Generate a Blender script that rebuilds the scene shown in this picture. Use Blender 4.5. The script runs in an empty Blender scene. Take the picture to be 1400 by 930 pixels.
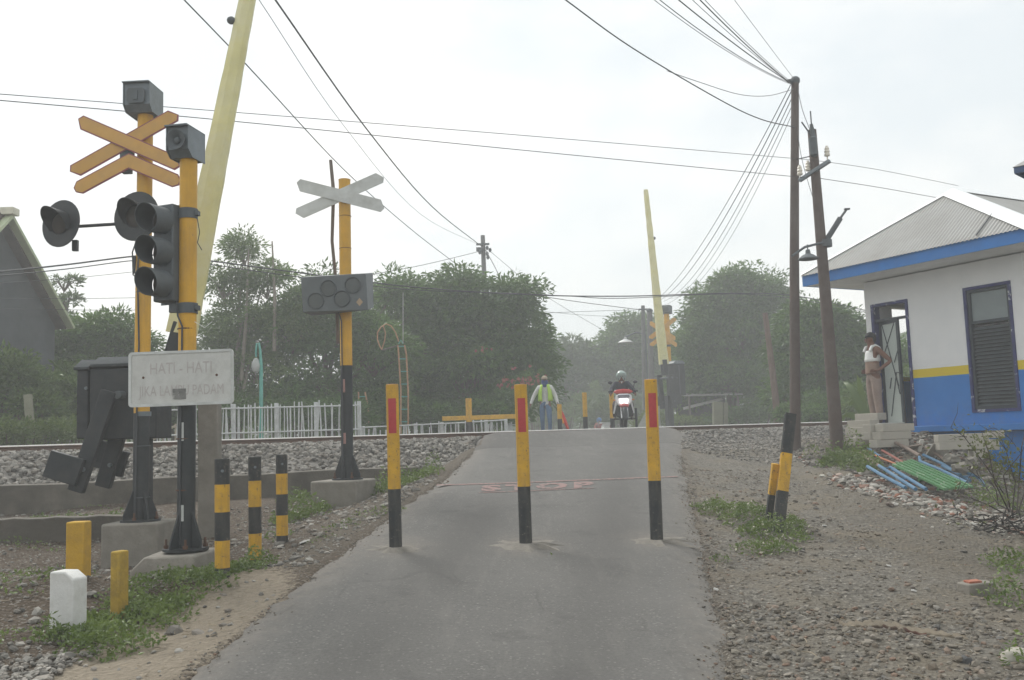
import bpy, math, random
import numpy as np
from mathutils import Vector, Matrix, Quaternion
R = math.radians
random.seed(7)
rng = np.random.default_rng(11)
sc = bpy.context.scene
COL = sc.collection
V3 = Vector

# ------------------------------------------------------------------ camera
F, ZC = 1320.0, 1.3
CAM = V3((0, 0, ZC))
PITCH, ROLL = math.atan(133 / F), -0.033
RM = Matrix.Rotation(math.pi / 2 + PITCH, 3, 'X') @ Matrix.Rotation(ROLL, 3, 'Z')
cd = bpy.data.cameras.new('camera'); cam = bpy.data.objects.new('camera', cd); COL.objects.link(cam)
cd.sensor_width = 36; cd.lens = 36 * F / 1400; cd.clip_end = 2000; cd.clip_start = 0.1
cam.location = CAM; cam.rotation_euler = RM.to_euler(); sc.camera = cam

def P(px, py, Y):
    """world point at forward distance Y seen at photo pixel (px, py): used to read places off the photograph"""
    d = RM @ V3(((px - 700) / F, (465 - py) / F, -1)); return CAM + d * (Y / d.y)

# ------------------------------------------------------------------ track frame, terrain
P0 = (-8.5, 16.0); T = V3((.866, .5, 0)); N = V3((-.5, .866, 0))
def uv(X, Y): return ((X - P0[0]) * .866 + (Y - P0[1]) * .5, -.5 * (X - P0[0]) + .866 * (Y - P0[1]))
def TV(u, v, z=0): return V3((P0[0] + u * .866 - v * .5, P0[1] + u * .5 + v * .866, z))

_rv = np.array([-60, -25, -18, -13.7, -10.6, -7.1, -3, -.2, 1.3, 4, 10, 20, 60, 400.])
_rz = np.array([-.05, -.05, 0, .0, .31, .71, 1.13, 1.415, 1.415, 1.30, .98, .78, .7, .7])
_fv = np.linspace(-60, 400, 9201); _fz = np.interp(_fv, _rv, _rz)
_k = np.exp(-np.linspace(-2, 2, 33) ** 2); _k /= _k.sum()
_fz = np.convolve(np.pad(_fz, 16, mode='edge'), _k, 'valid')
def zroad(X, Y): return np.interp(uv(X, Y)[1], _fv, _fz)

def ray_road(px, py):
    lo, hi = 3.0, None
    for Y in np.arange(3.0, 30, .05):
        p = P(px, py, float(Y))
        if p.z < zroad(p.x, p.y): return p
    return P(px, py, 22.0)
_le = [(232, 930), (270, 900), (352, 842), (440, 775), (517, 715), (572, 677), (603, 655), (640, 622), (661, 597)]
_re = [(1006, 930), (991, 870), (977, 800), (962, 740), (948, 690), (939, 650), (934, 620), (935, 592)]
L = [ray_road(*p) for p in _le]; Rr = [ray_road(*p) for p in _re]
lx, ly = [L[0].x - .1] + [p.x for p in L] + [-.35, 3.5], [-6] + [p.y for p in L] + [27, 90]
rx, ry = [Rr[0].x + .1] + [p.x for p in Rr] + [3.9, 8.5], [-6] + [p.y for p in Rr] + [27, 90]
def xl(Y): return np.interp(Y, ly, lx)
def xr(Y): return np.interp(Y, ry, rx)

cp = []
def c(px, py, Y): p = P(px, py, Y); cp.append((p.x, p.y, p.z))
for a in [(185, 772, 10.4), (245, 800, 8.4), (304, 783, 7.6), (349, 772, 8.8), (385, 743, 9.7), (93, 862, 6.5), (108, 790, 7.8),
          (165, 850, 6.9), (470, 692, 12.9), (0, 706, 13.4), (300, 690, 14.0), (560, 652, 16.6), (0, 900, 6.0), (0, 738, 11.3), (100, 930, 5.4),
          (1063, 722, 10), (1150, 925, 5.5), (1390, 925, 5.4), (1400, 765, 9), (1250, 702, 11.5), (1100, 650, 14.5), (1000, 620, 18), (1085, 616, 18),
          (1147, 630, 16.5), (1280, 668, 13.4), (1200, 648, 14.2), (1225, 612, 16.2), (1330, 640, 15.4), (1250, 594, 17.1), (1395, 695, 15.0), (1330, 690, 12.6),
          (1180, 600, 17), (1130, 690, 12), (1060, 800, 7.6), (1300, 800, 7.8)]: c(*a)
for Y in (-5, 1): cp += [(-6, Y, .0), (5, Y, -.15), (-15, Y, 0), (14, Y, -.1)]
for u in range(-30, 50, 7):
    left = u < 8
    cp += [tuple(TV(u, -3, .46 if left else .95)), tuple(TV(u, 0, .85 if left else 1.05)), tuple(TV(u, 4, 1.02)), tuple(TV(u, 10, .92)), tuple(TV(u, 24, .8))]
cp += [(x, y, z) for x, y, z in [(12, 13, .2), (12, 18, .9), (15, 8, 0), (-14, 8, .1), (-16, 12, .3), (-60, 60, .8), (0, 90, .7), (60, 90, .8), (70, 10, .3), (-70, 10, .2), (0, -60, 0), (60, -50, 0), (-60, -50, 0)]]
for v in (-16, -13, -11, -9, -7, -5):
    for e in (xl, xr):
        Yq = 18.1 + v
        for _ in range(8): Yq = (v + 18.106 + .5 * (float(e(Yq)) ) ) / .866
        Yq = max(Yq, 2.5); X = float(e(Yq)); cp.append((X + (-.12 if e is xl else .12), Yq, float(zroad(X, Yq)) - .03))
cp = np.array(cp)
def _ker(d2): return .5 * d2 * np.log(d2 + 1e-9)
def _fit(lam=.03):
    n = len(cp); d2 = ((cp[:, None, :2] - cp[None, :, :2]) ** 2).sum(-1)
    A = np.zeros((n + 3, n + 3)); A[:n, :n] = _ker(d2) + lam * np.eye(n)
    A[:n, n] = 1; A[:n, n + 1:] = cp[:, :2]; A[n, :n] = 1; A[n + 1:, :n] = cp[:, :2].T
    return np.linalg.solve(A, np.concatenate([cp[:, 2], np.zeros(3)]))
_w = _fit()
def tps(X, Y):
    X = np.asarray(X, float); Y = np.asarray(Y, float); s = X.shape; q = np.stack([X.ravel(), Y.ravel()], 1); out = np.empty(len(q))
    for i in range(0, len(q), 8000):
        b = q[i:i + 8000]; d2 = ((b[:, None] - cp[None, :, :2]) ** 2).sum(-1)
        out[i:i + 8000] = _ker(d2) @ _w[:len(cp)] + _w[len(cp)] + b @ _w[len(cp) + 1:]
    return out.reshape(s)
def _hash(i, j): 
    h = np.sin(i * 127.1 + j * 311.7) * 43758.5453; return h - np.floor(h)
def vnoise(X, Y, f):
    X = np.asarray(X) * f; Y = np.asarray(Y) * f; i = np.floor(X); j = np.floor(Y); a = X - i; b = Y - j
    a = a * a * (3 - 2 * a); b = b * b * (3 - 2 * b)
    return (_hash(i, j) * (1 - a) + _hash(i + 1, j) * a) * (1 - b) + (_hash(i, j + 1) * (1 - a) + _hash(i + 1, j + 1) * a) * b
def ground_z(X, Y, rough=True):
    X = np.asarray(X, float); Y = np.asarray(Y, float)
    z = tps(X, Y); far = np.clip((np.hypot(X, Y - 15) - 30) / 40, 0, 1); z = z * (1 - far) + .75 * far
    u, v = uv(X, Y)
    if rough: z = z + (vnoise(X, Y, 1.3) - .5) * .07 + (vnoise(X, Y, 4.1) - .5) * .035 + (vnoise(X, Y, 11) - .5) * .015
    a, b = xl(Y), xr(Y); out = np.maximum(np.maximum(a - X, X - b), 0)
    w = np.clip(1 - out / .7, 0, 1) ; w = w * w * (3 - 2 * w)
    w = w * np.where((v > -2.6) & (v < 3.5), np.clip(1 - out / .3, 0, 1), 1)
    z = z * (1 - w) + (zroad(X, Y) - .02 - out * .12) * w
    inside = np.clip(np.minimum(X - a, b - X) / .12, 0, 1)
    return z - inside * .07
def gz(X, Y): return float(ground_z(np.array([X]), np.array([Y]))[0])

# ------------------------------------------------------------------ materials
MATS = {}
def nt(name):
    m = bpy.data.materials.new(name); m.use_nodes = True; t = m.node_tree; t.nodes.clear()
    o = t.nodes.new('ShaderNodeOutputMaterial'); b = t.nodes.new('ShaderNodeBsdfPrincipled'); t.links.new(b.outputs[0], o.inputs[0])
    return m, t, b, o
def nd(t, typ, ins=None, **kw):
    n = t.nodes.new(typ)
    for k, v in kw.items(): setattr(n, k, v)
    for k, v in (ins or {}).items():
        if hasattr(v, 'links'): t.links.new(v, n.inputs[k])
        else: n.inputs[k].default_value = v
    return n
def c4(c, k=1): return (min(c[0] * k, 1), min(c[1] * k, 1), min(c[2] * k, 1), 1)
def mixc(t, f, a, b):
    n = t.nodes.new('ShaderNodeMix'); n.data_type = 'RGBA'
    for i, v in ((0, f), (6, a), (7, b)):
        if hasattr(v, 'links'): t.links.new(v, n.inputs[i])
        else: n.inputs[i].default_value = v
    return n.outputs[2]
def ramp(t, f, p0, p1):
    n = nd(t, 'ShaderNodeMapRange', {0: f, 1: p0, 2: p1}); n.clamp = True; return n.outputs[0]
def noise(t, vec, s, det=5, rough=.6): return nd(t, 'ShaderNodeTexNoise', {'Vector': vec, 'Scale': s, 'Detail': det, 'Roughness': rough}).outputs[0]
def mat(name, col, rough=.65, var=.18, scale=5, bump=.0, bscale=60, metal=0, chips=None, dirt=None, spec=.4, streak=None):
    """chips = (colour, amount 0..1, scale): flaked patches of another colour; dirt = (colour, amount, scale): soft blotches"""
    if name in MATS: return MATS[name]
    m, t, b, o = nt(name); tc = nd(t, 'ShaderNodeTexCoord').outputs['Object']
    colr = mixc(t, ramp(t, noise(t, tc, scale), .3, .7), c4(col, 1 - var), c4(col, 1 + var))
    if dirt: colr = mixc(t, nd(t, 'ShaderNodeMath', {0: ramp(t, noise(t, tc, dirt[2], 8, .7), .42, .72), 1: dirt[1]}, operation='MULTIPLY').outputs[0], colr, c4(dirt[0]))
    if chips: colr = mixc(t, ramp(t, noise(t, tc, chips[2], 8, .75), .72 - chips[1] * .3, .74 - chips[1] * .3), colr, c4(chips[0]))
    if streak:
        mp = nd(t, 'ShaderNodeMapping', {'Vector': tc}); mp.inputs['Scale'].default_value = (1, 1, .10)
        colr = mixc(t, nd(t, 'ShaderNodeMath', {0: ramp(t, noise(t, mp.outputs[0], streak[2], 6, .7), .50, .72), 1: streak[1]}, operation='MULTIPLY').outputs[0], colr, c4(streak[0]))
    t.links.new(colr, b.inputs['Base Color']); b.inputs['Metallic'].default_value = metal
    b.inputs['Specular IOR Level'].default_value = spec
    t.links.new(nd(t, 'ShaderNodeMapRange', {0: noise(t, tc, scale * 3), 3: rough - .12, 4: min(rough + .12, 1)}).outputs[0], b.inputs['Roughness'])
    if bump: t.links.new(nd(t, 'ShaderNodeBump', {'Strength': bump, 'Distance': .02, 'Height': noise(t, tc, bscale, 6)}).outputs[0], b.inputs['Normal'])
    MATS[name] = m; return m
def leafmat(name, ca, cb, trans=.35):
    m, t, b, o = nt(name); g = nd(t, 'ShaderNodeNewGeometry'); tc = nd(t, 'ShaderNodeTexCoord').outputs['Object']
    tone = nd(t, 'ShaderNodeAttribute', attribute_name='tone').outputs['Fac']; ri = nd(t, 'ShaderNodeMath', {0: g.outputs['Random Per Island'], 1: .45}, operation='MULTIPLY').outputs[0]
    f2 = nd(t, 'ShaderNodeMath', {0: nd(t, 'ShaderNodeMath', {0: tone, 1: .75}, operation='MULTIPLY').outputs[0], 1: ri}, operation='ADD').outputs[0]
    colr = mixc(t, f2, c4(ca), c4(cb)); t.links.new(colr, b.inputs['Base Color']); b.inputs['Roughness'].default_value = .45; b.inputs['Specular IOR Level'].default_value = .45
    tr = nd(t, 'ShaderNodeBsdfTranslucent', {0: mixc(t, .5, colr, (.12, .16, .02, 1))}); mx = nd(t, 'ShaderNodeMixShader', {0: trans, 1: b.outputs[0], 2: tr.outputs[0]})
    t.links.new(mx.outputs[0], o.inputs[0]); return m
def stonemat(name, cols, rough=.9):
    m, t, b, o = nt(name); g = nd(t, 'ShaderNodeNewGeometry'); tc = nd(t, 'ShaderNodeTexCoord').outputs['Object']
    r = t.nodes.new('ShaderNodeValToRGB'); e = r.color_ramp.elements; e[0].color = c4(cols[0]); e[1].color = c4(cols[-1])
    for i, cc in enumerate(cols[1:-1]): e.new((i + 1) / (len(cols) - 1)).color = c4(cc)
    r.color_ramp.interpolation = 'LINEAR'; t.links.new(g.outputs['Random Per Island'], r.inputs[0])
    n = noise(t, tc, 35, 4); t.links.new(mixc(t, ramp(t, n, .35, .75), r.outputs[0], (.30, .275, .24, 1)) if 0 else r.outputs[0], b.inputs['Base Color'])
    b.inputs['Roughness'].default_value = rough; b.inputs['Specular IOR Level'].default_value = .25
    t.links.new(nd(t, 'ShaderNodeBump', {'Strength': .5, 'Distance': .01, 'Height': n}).outputs[0], b.inputs['Normal']); return m

YEL = mat('yellow_paint', (.62, .35, .022), .6, .12, 7, .25, 60, chips=((.20, .13, .06), .41, 20), dirt=((.36, .22, .06), .6, 6), streak=((.28, .18, .07), .65, 16))
YELT = mat('yellow_pole_paint', (.66, .36, .03), .55, .08, 4, .1, 40, dirt=((.42, .25, .06), .55, 3), streak=((.38, .22, .06), .5, 12), chips=((.3, .17, .08), .2, 16))
BLK = mat('black_paint', (.024, .028, .031), .6, .25, 8, .2, 70, chips=((.13, .11, .09), .40, 20), dirt=((.085, .08, .07), .7, 5), streak=((.10, .09, .075), .6, 15))
BLKM = mat('black_metal', (.022, .027, .031), .55, .25, 6, .05, 80, dirt=((.06, .062, .06), .6, 4))
GRYM = mat('grey_metal', (.17, .20, .22), .45, .15, 6, metal=.2, dirt=((.11, .12, .12), .6, 4))
DGRY = mat('dark_grey_metal', (.085, .10, .11), .6, .2, 6, dirt=((.10, .105, .10), .5, 4))  # grey raised so the base colour carries some windscreen glare
RED = mat('red_reflector', (.42, .04, .045), .35, .12, 30)
ORG = mat('amber_sign_face', (.60, .34, .085), .5, .08, 6, dirt=((.42, .27, .12), .5, 4))
MAR = mat('maroon_edge', (.30, .10, .11), .5)
WHT = mat('white_paint', (.74, .75, .74), .6, .05, 4, dirt=((.5, .49, .45), .5, 3))
WOLD = mat('weathered_white_paint', (.60, .62, .61), .65, .08, 6, .08, 60, dirt=((.36, .37, .34), .7, 4))
SIGNW = mat('faded_sign_white', (.58, .585, .56), .5, .06, 5, dirt=((.42, .42, .39), .7, 6))
CONC = mat('concrete', (.24, .222, .19), .9, .18, 4, .35, 40, dirt=((.14, .13, .11), .7, 3), chips=((.36, .34, .30), .12, 14))
CONCD = mat('stained_concrete', (.135, .122, .10), .92, .3, 2.5, .4, 30, dirt=((.055, .05, .04), .85, 1.3), chips=((.26, .24, .20), .14, 6))
AAC = mat('aerated_block', (.40, .375, .325), .95, .08, 5, .3, 90, dirt=((.34, .32, .27), .6, 4))
BRICK = mat('red_brick', (.36, .12, .07), .9, .2, 9, .4, 40, dirt=((.30, .26, .21), .7, 7))
RUST = mat('rusty_steel', (.12, .065, .042), .8, .25, 7, .2, 50, dirt=((.07, .05, .04), .5, 4))
RAILTOP = mat('polished_rail_head_glint', (.66, .64, .60), .35, .08, 9, metal=.35)  # worn bare steel, paled further to paint in a white glint
BPLAS = mat('yellow_wrapping', (.66, .61, .28), .45, .1, 3, .6, 7, dirt=((.70, .67, .46), .8, 2.4))
BLUE = mat('blue_wall_paint', (.026, .185, .53), .6, .08, 3, .06, 50, dirt=((.06, .15, .36), .5, 2))
BLUEM = mat('blue_metal_paint', (.055, .145, .25), .7, .12, 7, chips=((.25, .13, .08), .25, 20), dirt=((.16, .25, .33), .6, 5))
GREENM = mat('green_metal_paint', (.065, .19, .075), .55, .12, 7, chips=((.42, .44, .38), .40, 8), dirt=((.13, .25, .12), .6, 6))
REDM = mat('faded_red_paint', (.24, .075, .055), .6, .15, 7, chips=((.3, .26, .22), .25, 15))
TEAL = mat('teal_paint', (.10, .36, .30), .5)
PINKM = mat('orange_rusty_paint', (.42, .25, .13), .6)
WOODG = mat('grey_wood', (.16, .135, .115), .85, .2, 4, .3, 30)
WOODB = mat('brown_wood', (.17, .12, .085), .85, .2, 5, .3, 30)
POLEM = mat('weathered_pole', (.085, .062, .052), .8, .22, 3, .2, 30, dirt=((.14, .12, .11), .7, 2), chips=((.2, .18, .17), .12, 8))
PORC = mat('porcelain', (.72, .67, .58), .25, .06)
CABLE = mat('black_cable', (.06, .065, .07), .7)  # black lifted to grey, haze over the wires put into the colour
TRUNK = mat('bark', (.11, .085, .06), .9, .25, 5, .5, 25)
PTRUNK = mat('pale_bark', (.24, .21, .17), .9, .2, 5, .4, 25)
GLASSD = mat('dark_glass', (.03, .035, .04), .12, .1, 3, spec=.6)
DOORP = mat('pale_door_panel', (.45, .50, .47), .5, .06, 3, dirt=((.36, .40, .37), .5, 3))
FRAMEB = mat('dark_frame', (.035, .045, .055), .5)
FRAMEP = mat('blue_masked_frame', (.035, .038, .15), .6, .1, 3, chips=((.50, .51, .53), .50, 3.6), dirt=((.02, .03, .06), .7, 5))
ROOFM = mat('corrugated_sheet', (.34, .34, .325), .55, .06, 3, metal=.1, dirt=((.25, .24, .22), .6, 2))
ROOFW = mat('white_ridge_sheet', (.82, .84, .84), .45, .04)
LENSA = mat('dull_lens', (.05, .042, .036), .6, .1, spec=.15)
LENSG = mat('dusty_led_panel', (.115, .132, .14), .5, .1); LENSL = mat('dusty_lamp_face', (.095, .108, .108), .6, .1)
SKIN = mat('skin', (.17, .078, .048), .55, .08)
HAIR = mat('black_hair', (.012, .012, .013), .6)
JEANS = mat('blue_denim', (.085, .15, .25), .85, .2, 12, bump=1.0, bscale=11)
SHIRT = mat('pale_shirt', (.58, .58, .57), .85, .08, 9, bump=1.0, bscale=11)
LIME = mat('lime_vest_cloth', (.40, .62, .08), .7, .08, bump=1.0, bscale=11)
MASKB = mat('blue_mask_cloth', (.03, .07, .22), .85)
CAPM = mat('tan_cap_cloth', (.36, .29, .21), .85)
DARKC = mat('dark_jacket_cloth', (.028, .032, .045), .85, bump=1.0, bscale=11)
BROWNT = mat('brown_trouser_cloth', (.27, .205, .175), .9, .14, 8, 1.0, 11)
HELM = mat('pale_green_helmet', (.33, .41, .38), .25, .03)
BIKER = mat('red_bike_plastic', (.50, .035, .03), .3, .05)
BIKEW = mat('white_bike_plastic', (.62, .62, .63), .3, .05)
RUBBER = mat('rubber', (.016, .016, .017), .85)
CHROME = mat('chrome', (.5, .5, .5), .2, .05, metal=.9)
PINKF = mat('pink_petals', (.33, .12, .10), .7)
ORF = mat('orange_flag_cloth', (.72, .30, .02), .8)
RDF = mat('red_flag_cloth', (.55, .05, .035), .8)
TILEW = mat('white_tile', (.62, .61, .57), .5, .08)
MARK = mat('faded_red_road_paint', (.255, .165, .150), .9, .1, 20, chips=((.115, .105, .097), .66, 16))
LETTER = mat('faded_lettering', (.455, .425, .41), .6, .06, 20, chips=((.575, .575, .55), .40, 30))

# ------------------------------------------------------------------ mesh helpers
def tag(o, label=None, cat=None, group=None, kind=None):
    if label: o['label'] = label
    if cat: o['category'] = cat
    if group: o['group'] = group
    if kind: o['kind'] = kind
    return o
def frame(d, up=(0, 0, 1)):
    z = V3(d).normalized(); u = V3(up)
    if abs(z.dot(u)) > .98: u = V3((0, 1, 0))
    x = u.cross(z).normalized(); y = z.cross(x)
    return Matrix((x, y, z)).transposed()
def place(c, d=(0, 0, 1), up=(0, 0, 1), spin=0):
    return Matrix.Translation(V3(c)) @ (frame(d, up) @ Matrix.Rotation(spin, 3, 'Z')).to_4x4()
class MB:
    def __init__(s): s.v = []; s.f = []; s.m = []
    def add(s, vs, fs, mi=0):
        k = len(s.v); s.v += [tuple(q) for q in vs]; s.f += [tuple(i + k for i in f) for f in fs]; s.m += [mi] * len(fs); return s
    def box(s, c, d, mx=None, mi=0):
        c = V3(c); h = V3(d) / 2; vs = [V3((x * h.x, y * h.y, z * h.z)) for x in (-1, 1) for y in (-1, 1) for z in (-1, 1)]
        vs = [(c + (mx @ q if mx is not None else q)) for q in vs]
        return s.add(vs, [(0, 1, 3, 2), (4, 6, 7, 5), (0, 4, 5, 1), (2, 3, 7, 6), (0, 2, 6, 4), (1, 5, 7, 3)], mi)
    def cyl(s, p0, p1, r0, r1=None, n=16, caps=True, mi=0):
        return s.tube([p0, p1], [r0, r0 if r1 is None else r1], n, mi, caps)
    def tube(s, pts, r, n=8, mi=0, caps=True):
        pts = [V3(p) for p in pts]; rs = r if isinstance(r, (list, tuple)) else [r] * len(pts); vs = []; fs = []
        up = V3((0, 0, 1))
        for i, p in enumerate(pts):
            d = (pts[min(i + 1, len(pts) - 1)] - pts[max(i - 1, 0)])
            d = d.normalized() if d.length > 1e-9 else V3((0, 0, 1))
            if i == 0 and abs(d.z) > .95: up = V3((0, 1, 0))
            x = up.cross(d); x = x.normalized() if x.length > 1e-6 else V3((1, 0, 0)); y = d.cross(x); up = y if abs(y.dot(d)) < .5 else up
            for k in range(n):
                a = 2 * math.pi * k / n; vs.append(p + (x * math.cos(a) + y * math.sin(a)) * rs[i])
        for i in range(len(pts) - 1):
            for k in range(n): fs.append((i * n + k, i * n + (k + 1) % n, (i + 1) * n + (k + 1) % n, (i + 1) * n + k))
        if caps: fs += [tuple(range(n - 1, -1, -1)), tuple(range((len(pts) - 1) * n, len(pts) * n))]
        return s.add(vs, fs, mi)
    def prism(s, poly, t, mx=None, mi=0, z0=None):
        n = len(poly); a, b = (-t / 2, t / 2) if z0 is None else (z0, z0 + t)
        vs = [V3((x, y, a)) for x, y in poly] + [V3((x, y, b)) for x, y in poly]
        if mx is not None: vs = [mx @ q for q in vs]
        return s.add(vs, [tuple(range(n - 1, -1, -1)), tuple(range(n, 2 * n))] + [(i, (i + 1) % n, n + (i + 1) % n, n + i) for i in range(n)], mi)
    def lathe(s, prof, mx=None, n=24, mi=0, a0=0, a1=2 * math.pi):
        full = abs(a1 - a0 - 2 * math.pi) < 1e-6; k = n if full else n + 1; vs = []; fs = []
        for (r, z) in prof:
            for i in range(k):
                a = a0 + (a1 - a0) * i / n; q = V3((r * math.cos(a), r * math.sin(a), z)); vs.append(mx @ q if mx is not None else q)
        for j in range(len(prof) - 1):
            for i in range(n): fs.append((j * k + i, j * k + (i + 1) % k, (j + 1) * k + (i + 1) % k, (j + 1) * k + i))
        return s.add(vs, fs, mi)
    def sph(s, c, r, n=14, mi=0, mx=None, zmin=-1, zmax=1):
        r = V3(r) if hasattr(r, '__len__') else V3((r, r, r)); vs = []; fs = []; m = max(n // 2, 4); a0, a1 = math.asin(zmin), math.asin(zmax)
        for j in range(m + 1):
            a = a0 + (a1 - a0) * j / m
            for i in range(n):
                b = 2 * math.pi * i / n; q = V3((r.x * math.cos(a) * math.cos(b), r.y * math.cos(a) * math.sin(b), r.z * math.sin(a)))
                vs.append(V3(c) + (mx @ q if mx is not None else q))
        for j in range(m):
            for i in range(n): fs.append((j * n + i, j * n + (i + 1) % n, (j + 1) * n + (i + 1) % n, (j + 1) * n + i))
        return s.add(vs, fs, mi)
    def build(s, name, mats, parent=None, loc=None, bevel=0, smooth=True, angle=38):
        vs = s.v
        if parent is None and loc is None:
            a = np.array(vs); loc = V3(((a[:, 0].min() + a[:, 0].max()) / 2, (a[:, 1].min() + a[:, 1].max()) / 2, a[:, 2].min()))
            vs = [tuple(V3(q) - loc) for q in vs]
        me = bpy.data.meshes.new(name); me.from_pydata(vs, [], s.f); me.update()
        mats = mats if isinstance(mats, (list, tuple)) else [mats]
        for m in mats: me.materials.append(m)
        if len(mats) > 1: me.polygons.foreach_set('material_index', s.m)
        if smooth: me.shade_smooth(); me.set_sharp_from_angle(angle=R(angle))
        o = bpy.data.objects.new(name, me); COL.objects.link(o)
        if parent is not None: o.parent = parent
        if loc is not None: o.location = loc
        if bevel:
            b = o.modifiers.new('bevel', 'BEVEL'); b.width = bevel; b.segments = 2; b.limit_method = 'ANGLE'; b.angle_limit = R(40)
        return o
def empty(name, loc, rz=0, label=None, cat=None, group=None):
    o = bpy.data.objects.new(name, None); o.empty_display_size = .2; COL.objects.link(o); o.location = loc; o.rotation_euler = (0, 0, rz)
    return tag(o, label, cat, group)
def np_obj(name, V, Fc, mats, mi=None, parent=None, smooth=False):
    me = bpy.data.meshes.new(name); V = np.asarray(V, np.float32); Fc = np.asarray(Fc, np.int32); k = Fc.shape[1]
    me.vertices.add(len(V)); me.vertices.foreach_set('co', V.ravel()); me.loops.add(Fc.size); me.loops.foreach_set('vertex_index', Fc.ravel())
    me.polygons.add(len(Fc)); me.polygons.foreach_set('loop_start', np.arange(len(Fc), dtype=np.int32) * k)
    for m in (mats if isinstance(mats, (list, tuple)) else [mats]): me.materials.append(m)
    if mi is not None: me.polygons.foreach_set('material_index', np.asarray(mi, np.int32))
    me.update(calc_edges=True); me.validate()
    me.polygons.foreach_set('use_smooth', np.full(len(Fc), smooth))
    o = bpy.data.objects.new(name, me); COL.objects.link(o)
    if parent is not None: o.parent = parent
    return o
def copy_tree(o, parent=None):
    q = o.copy(); COL.objects.link(q)
    if parent is not None: q.parent = parent
    for ch in [x for x in list(COL.objects) if x.parent == o]: copy_tree(ch, q)
    return q
_ICO = None
def ico():
    g = (1 + 5 ** .5) / 2
    v = np.array([(-1, g, 0), (1, g, 0), (-1, -g, 0), (1, -g, 0), (0, -1, g), (0, 1, g), (0, -1, -g), (0, 1, -g), (g, 0, -1), (g, 0, 1), (-g, 0, -1), (-g, 0, 1)], float)
    f = np.array([(0, 11, 5), (0, 5, 1), (0, 1, 7), (0, 7, 10), (0, 10, 11), (1, 5, 9), (5, 11, 4), (11, 10, 2), (10, 7, 6), (7, 1, 8), (3, 9, 4), (3, 4, 2), (3, 2, 6), (3, 6, 8), (3, 8, 9), (4, 9, 5), (2, 4, 11), (6, 2, 10), (8, 6, 7), (9, 8, 1)])
    return v / np.linalg.norm(v[0]), f
def randrot(n):
    q = rng.normal(size=(n, 4)); q /= np.linalg.norm(q, axis=1)[:, None]; w, x, y, z = q.T
    return np.stack([np.stack([1 - 2 * (y * y + z * z), 2 * (x * y - z * w), 2 * (x * z + y * w)], 1), np.stack([2 * (x * y + z * w), 1 - 2 * (x * x + z * z), 2 * (y * z - x * w)], 1), np.stack([2 * (x * z - y * w), 2 * (y * z + x * w), 1 - 2 * (x * x + y * y)], 1)], 1)
def stones(name, pts, size, m, flat=.7):
    n = len(pts); b, f = ico(); k = len(b)
    v = b[None] * (1 + rng.uniform(-.28, .28, (n, k, 1))) * rng.uniform(.55, 1.25, (n, 1, 3))
    v = np.einsum('nij,nkj->nki', randrot(n), v) * np.asarray(size)[:, None, None]; v[:, :, 2] *= flat
    v = v + np.asarray(pts)[:, None, :]
    fc = (f[None] + (np.arange(n) * k)[:, None, None]).reshape(-1, 3)
    return np_obj(name, v.reshape(-1, 3), fc, m)
def set_tone(o, tone):
    a = o.data.attributes.new('tone', 'FLOAT', 'FACE'); a.data.foreach_set('value', np.asarray(tone, np.float32)); return o
def leaf_quads(pts, d, Ln, wd, fold=.18):
    """one folded diamond leaf per point"""
    n = len(pts); d = d / (np.linalg.norm(d, axis=1)[:, None] + 1e-9); r = rng.normal(size=(n, 3)); s = np.cross(d, r); s /= np.linalg.norm(s, axis=1)[:, None] + 1e-9
    up = np.cross(s, d); Ln = np.asarray(Ln).reshape(-1, 1); wd = np.asarray(wd).reshape(-1, 1)
    mid = pts + d * Ln * .45
    v = np.stack([pts, mid + s * wd / 2 + up * Ln * fold * .5, pts + d * Ln - up * Ln * fold, mid - s * wd / 2 + up * Ln * fold * .5], 1)
    return v.reshape(-1, 3), np.arange(4 * n).reshape(-1, 4)

# ------------------------------------------------------------------ ground, road, track
def lines(a, b, fine0, fine1, st, coarse):
    q = list(np.arange(fine0, fine1 + 1e-6, st)); x = fine0; s = st; lo = []
    while x > a: s *= 1.35; x -= min(s, coarse); lo.append(max(x, a))
    x = fine1; s = st; hi = []
    while x < b: s *= 1.35; x += min(s, coarse); hi.append(min(x, b))
    return np.array(lo[::-1] + q + hi)
gx = lines(-170, 170, -11, 10, .11, 12); gy = lines(-60, 190, 4.2, 19.5, .11, 12)
GX, GY = np.meshgrid(gx, gy); GZ = ground_z(GX, GY)
nx, ny = len(gx), len(gy); ii = np.arange(nx * ny).reshape(ny, nx)
m, t, b, o = nt('earth_and_gravel'); tc = nd(t, 'ShaderNodeTexCoord').outputs['Object']; at = nd(t, 'ShaderNodeAttribute', attribute_name='zone'); sep = nd(t, 'ShaderNodeSeparateColor', {0: at.outputs['Color']})
vor = nd(t, 'ShaderNodeTexVoronoi', {'Vector': tc, 'Scale': 28.0, 'Randomness': 1.0}); vor2 = nd(t, 'ShaderNodeTexVoronoi', {'Vector': tc, 'Scale': 60.0}); nlo = noise(t, tc, 1.1, 6); nhi = noise(t, tc, 22, 8, .75)
hs = nd(t, 'ShaderNodeSeparateColor', {0: vor.outputs['Color']}).outputs[0]; hs2 = nd(t, 'ShaderNodeSeparateColor', {0: vor2.outputs['Color']}).outputs[1]
grav = mixc(t, hs, (.106, .097, .082, 1), (.205, .190, .162, 1)); grav = mixc(t, ramp(t, hs2, .93, .95), grav, (.30, .28, .24, 1)); grav = mixc(t, ramp(t, nlo, .46, .66), grav, (.182, .158, .120, 1))
dirt = mixc(t, ramp(t, nhi, .35, .7), (.052, .039, .028, 1), (.135, .104, .074, 1)); dirt = mixc(t, ramp(t, hs2, .86, .88), dirt, (.19, .17, .145, 1))
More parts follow.
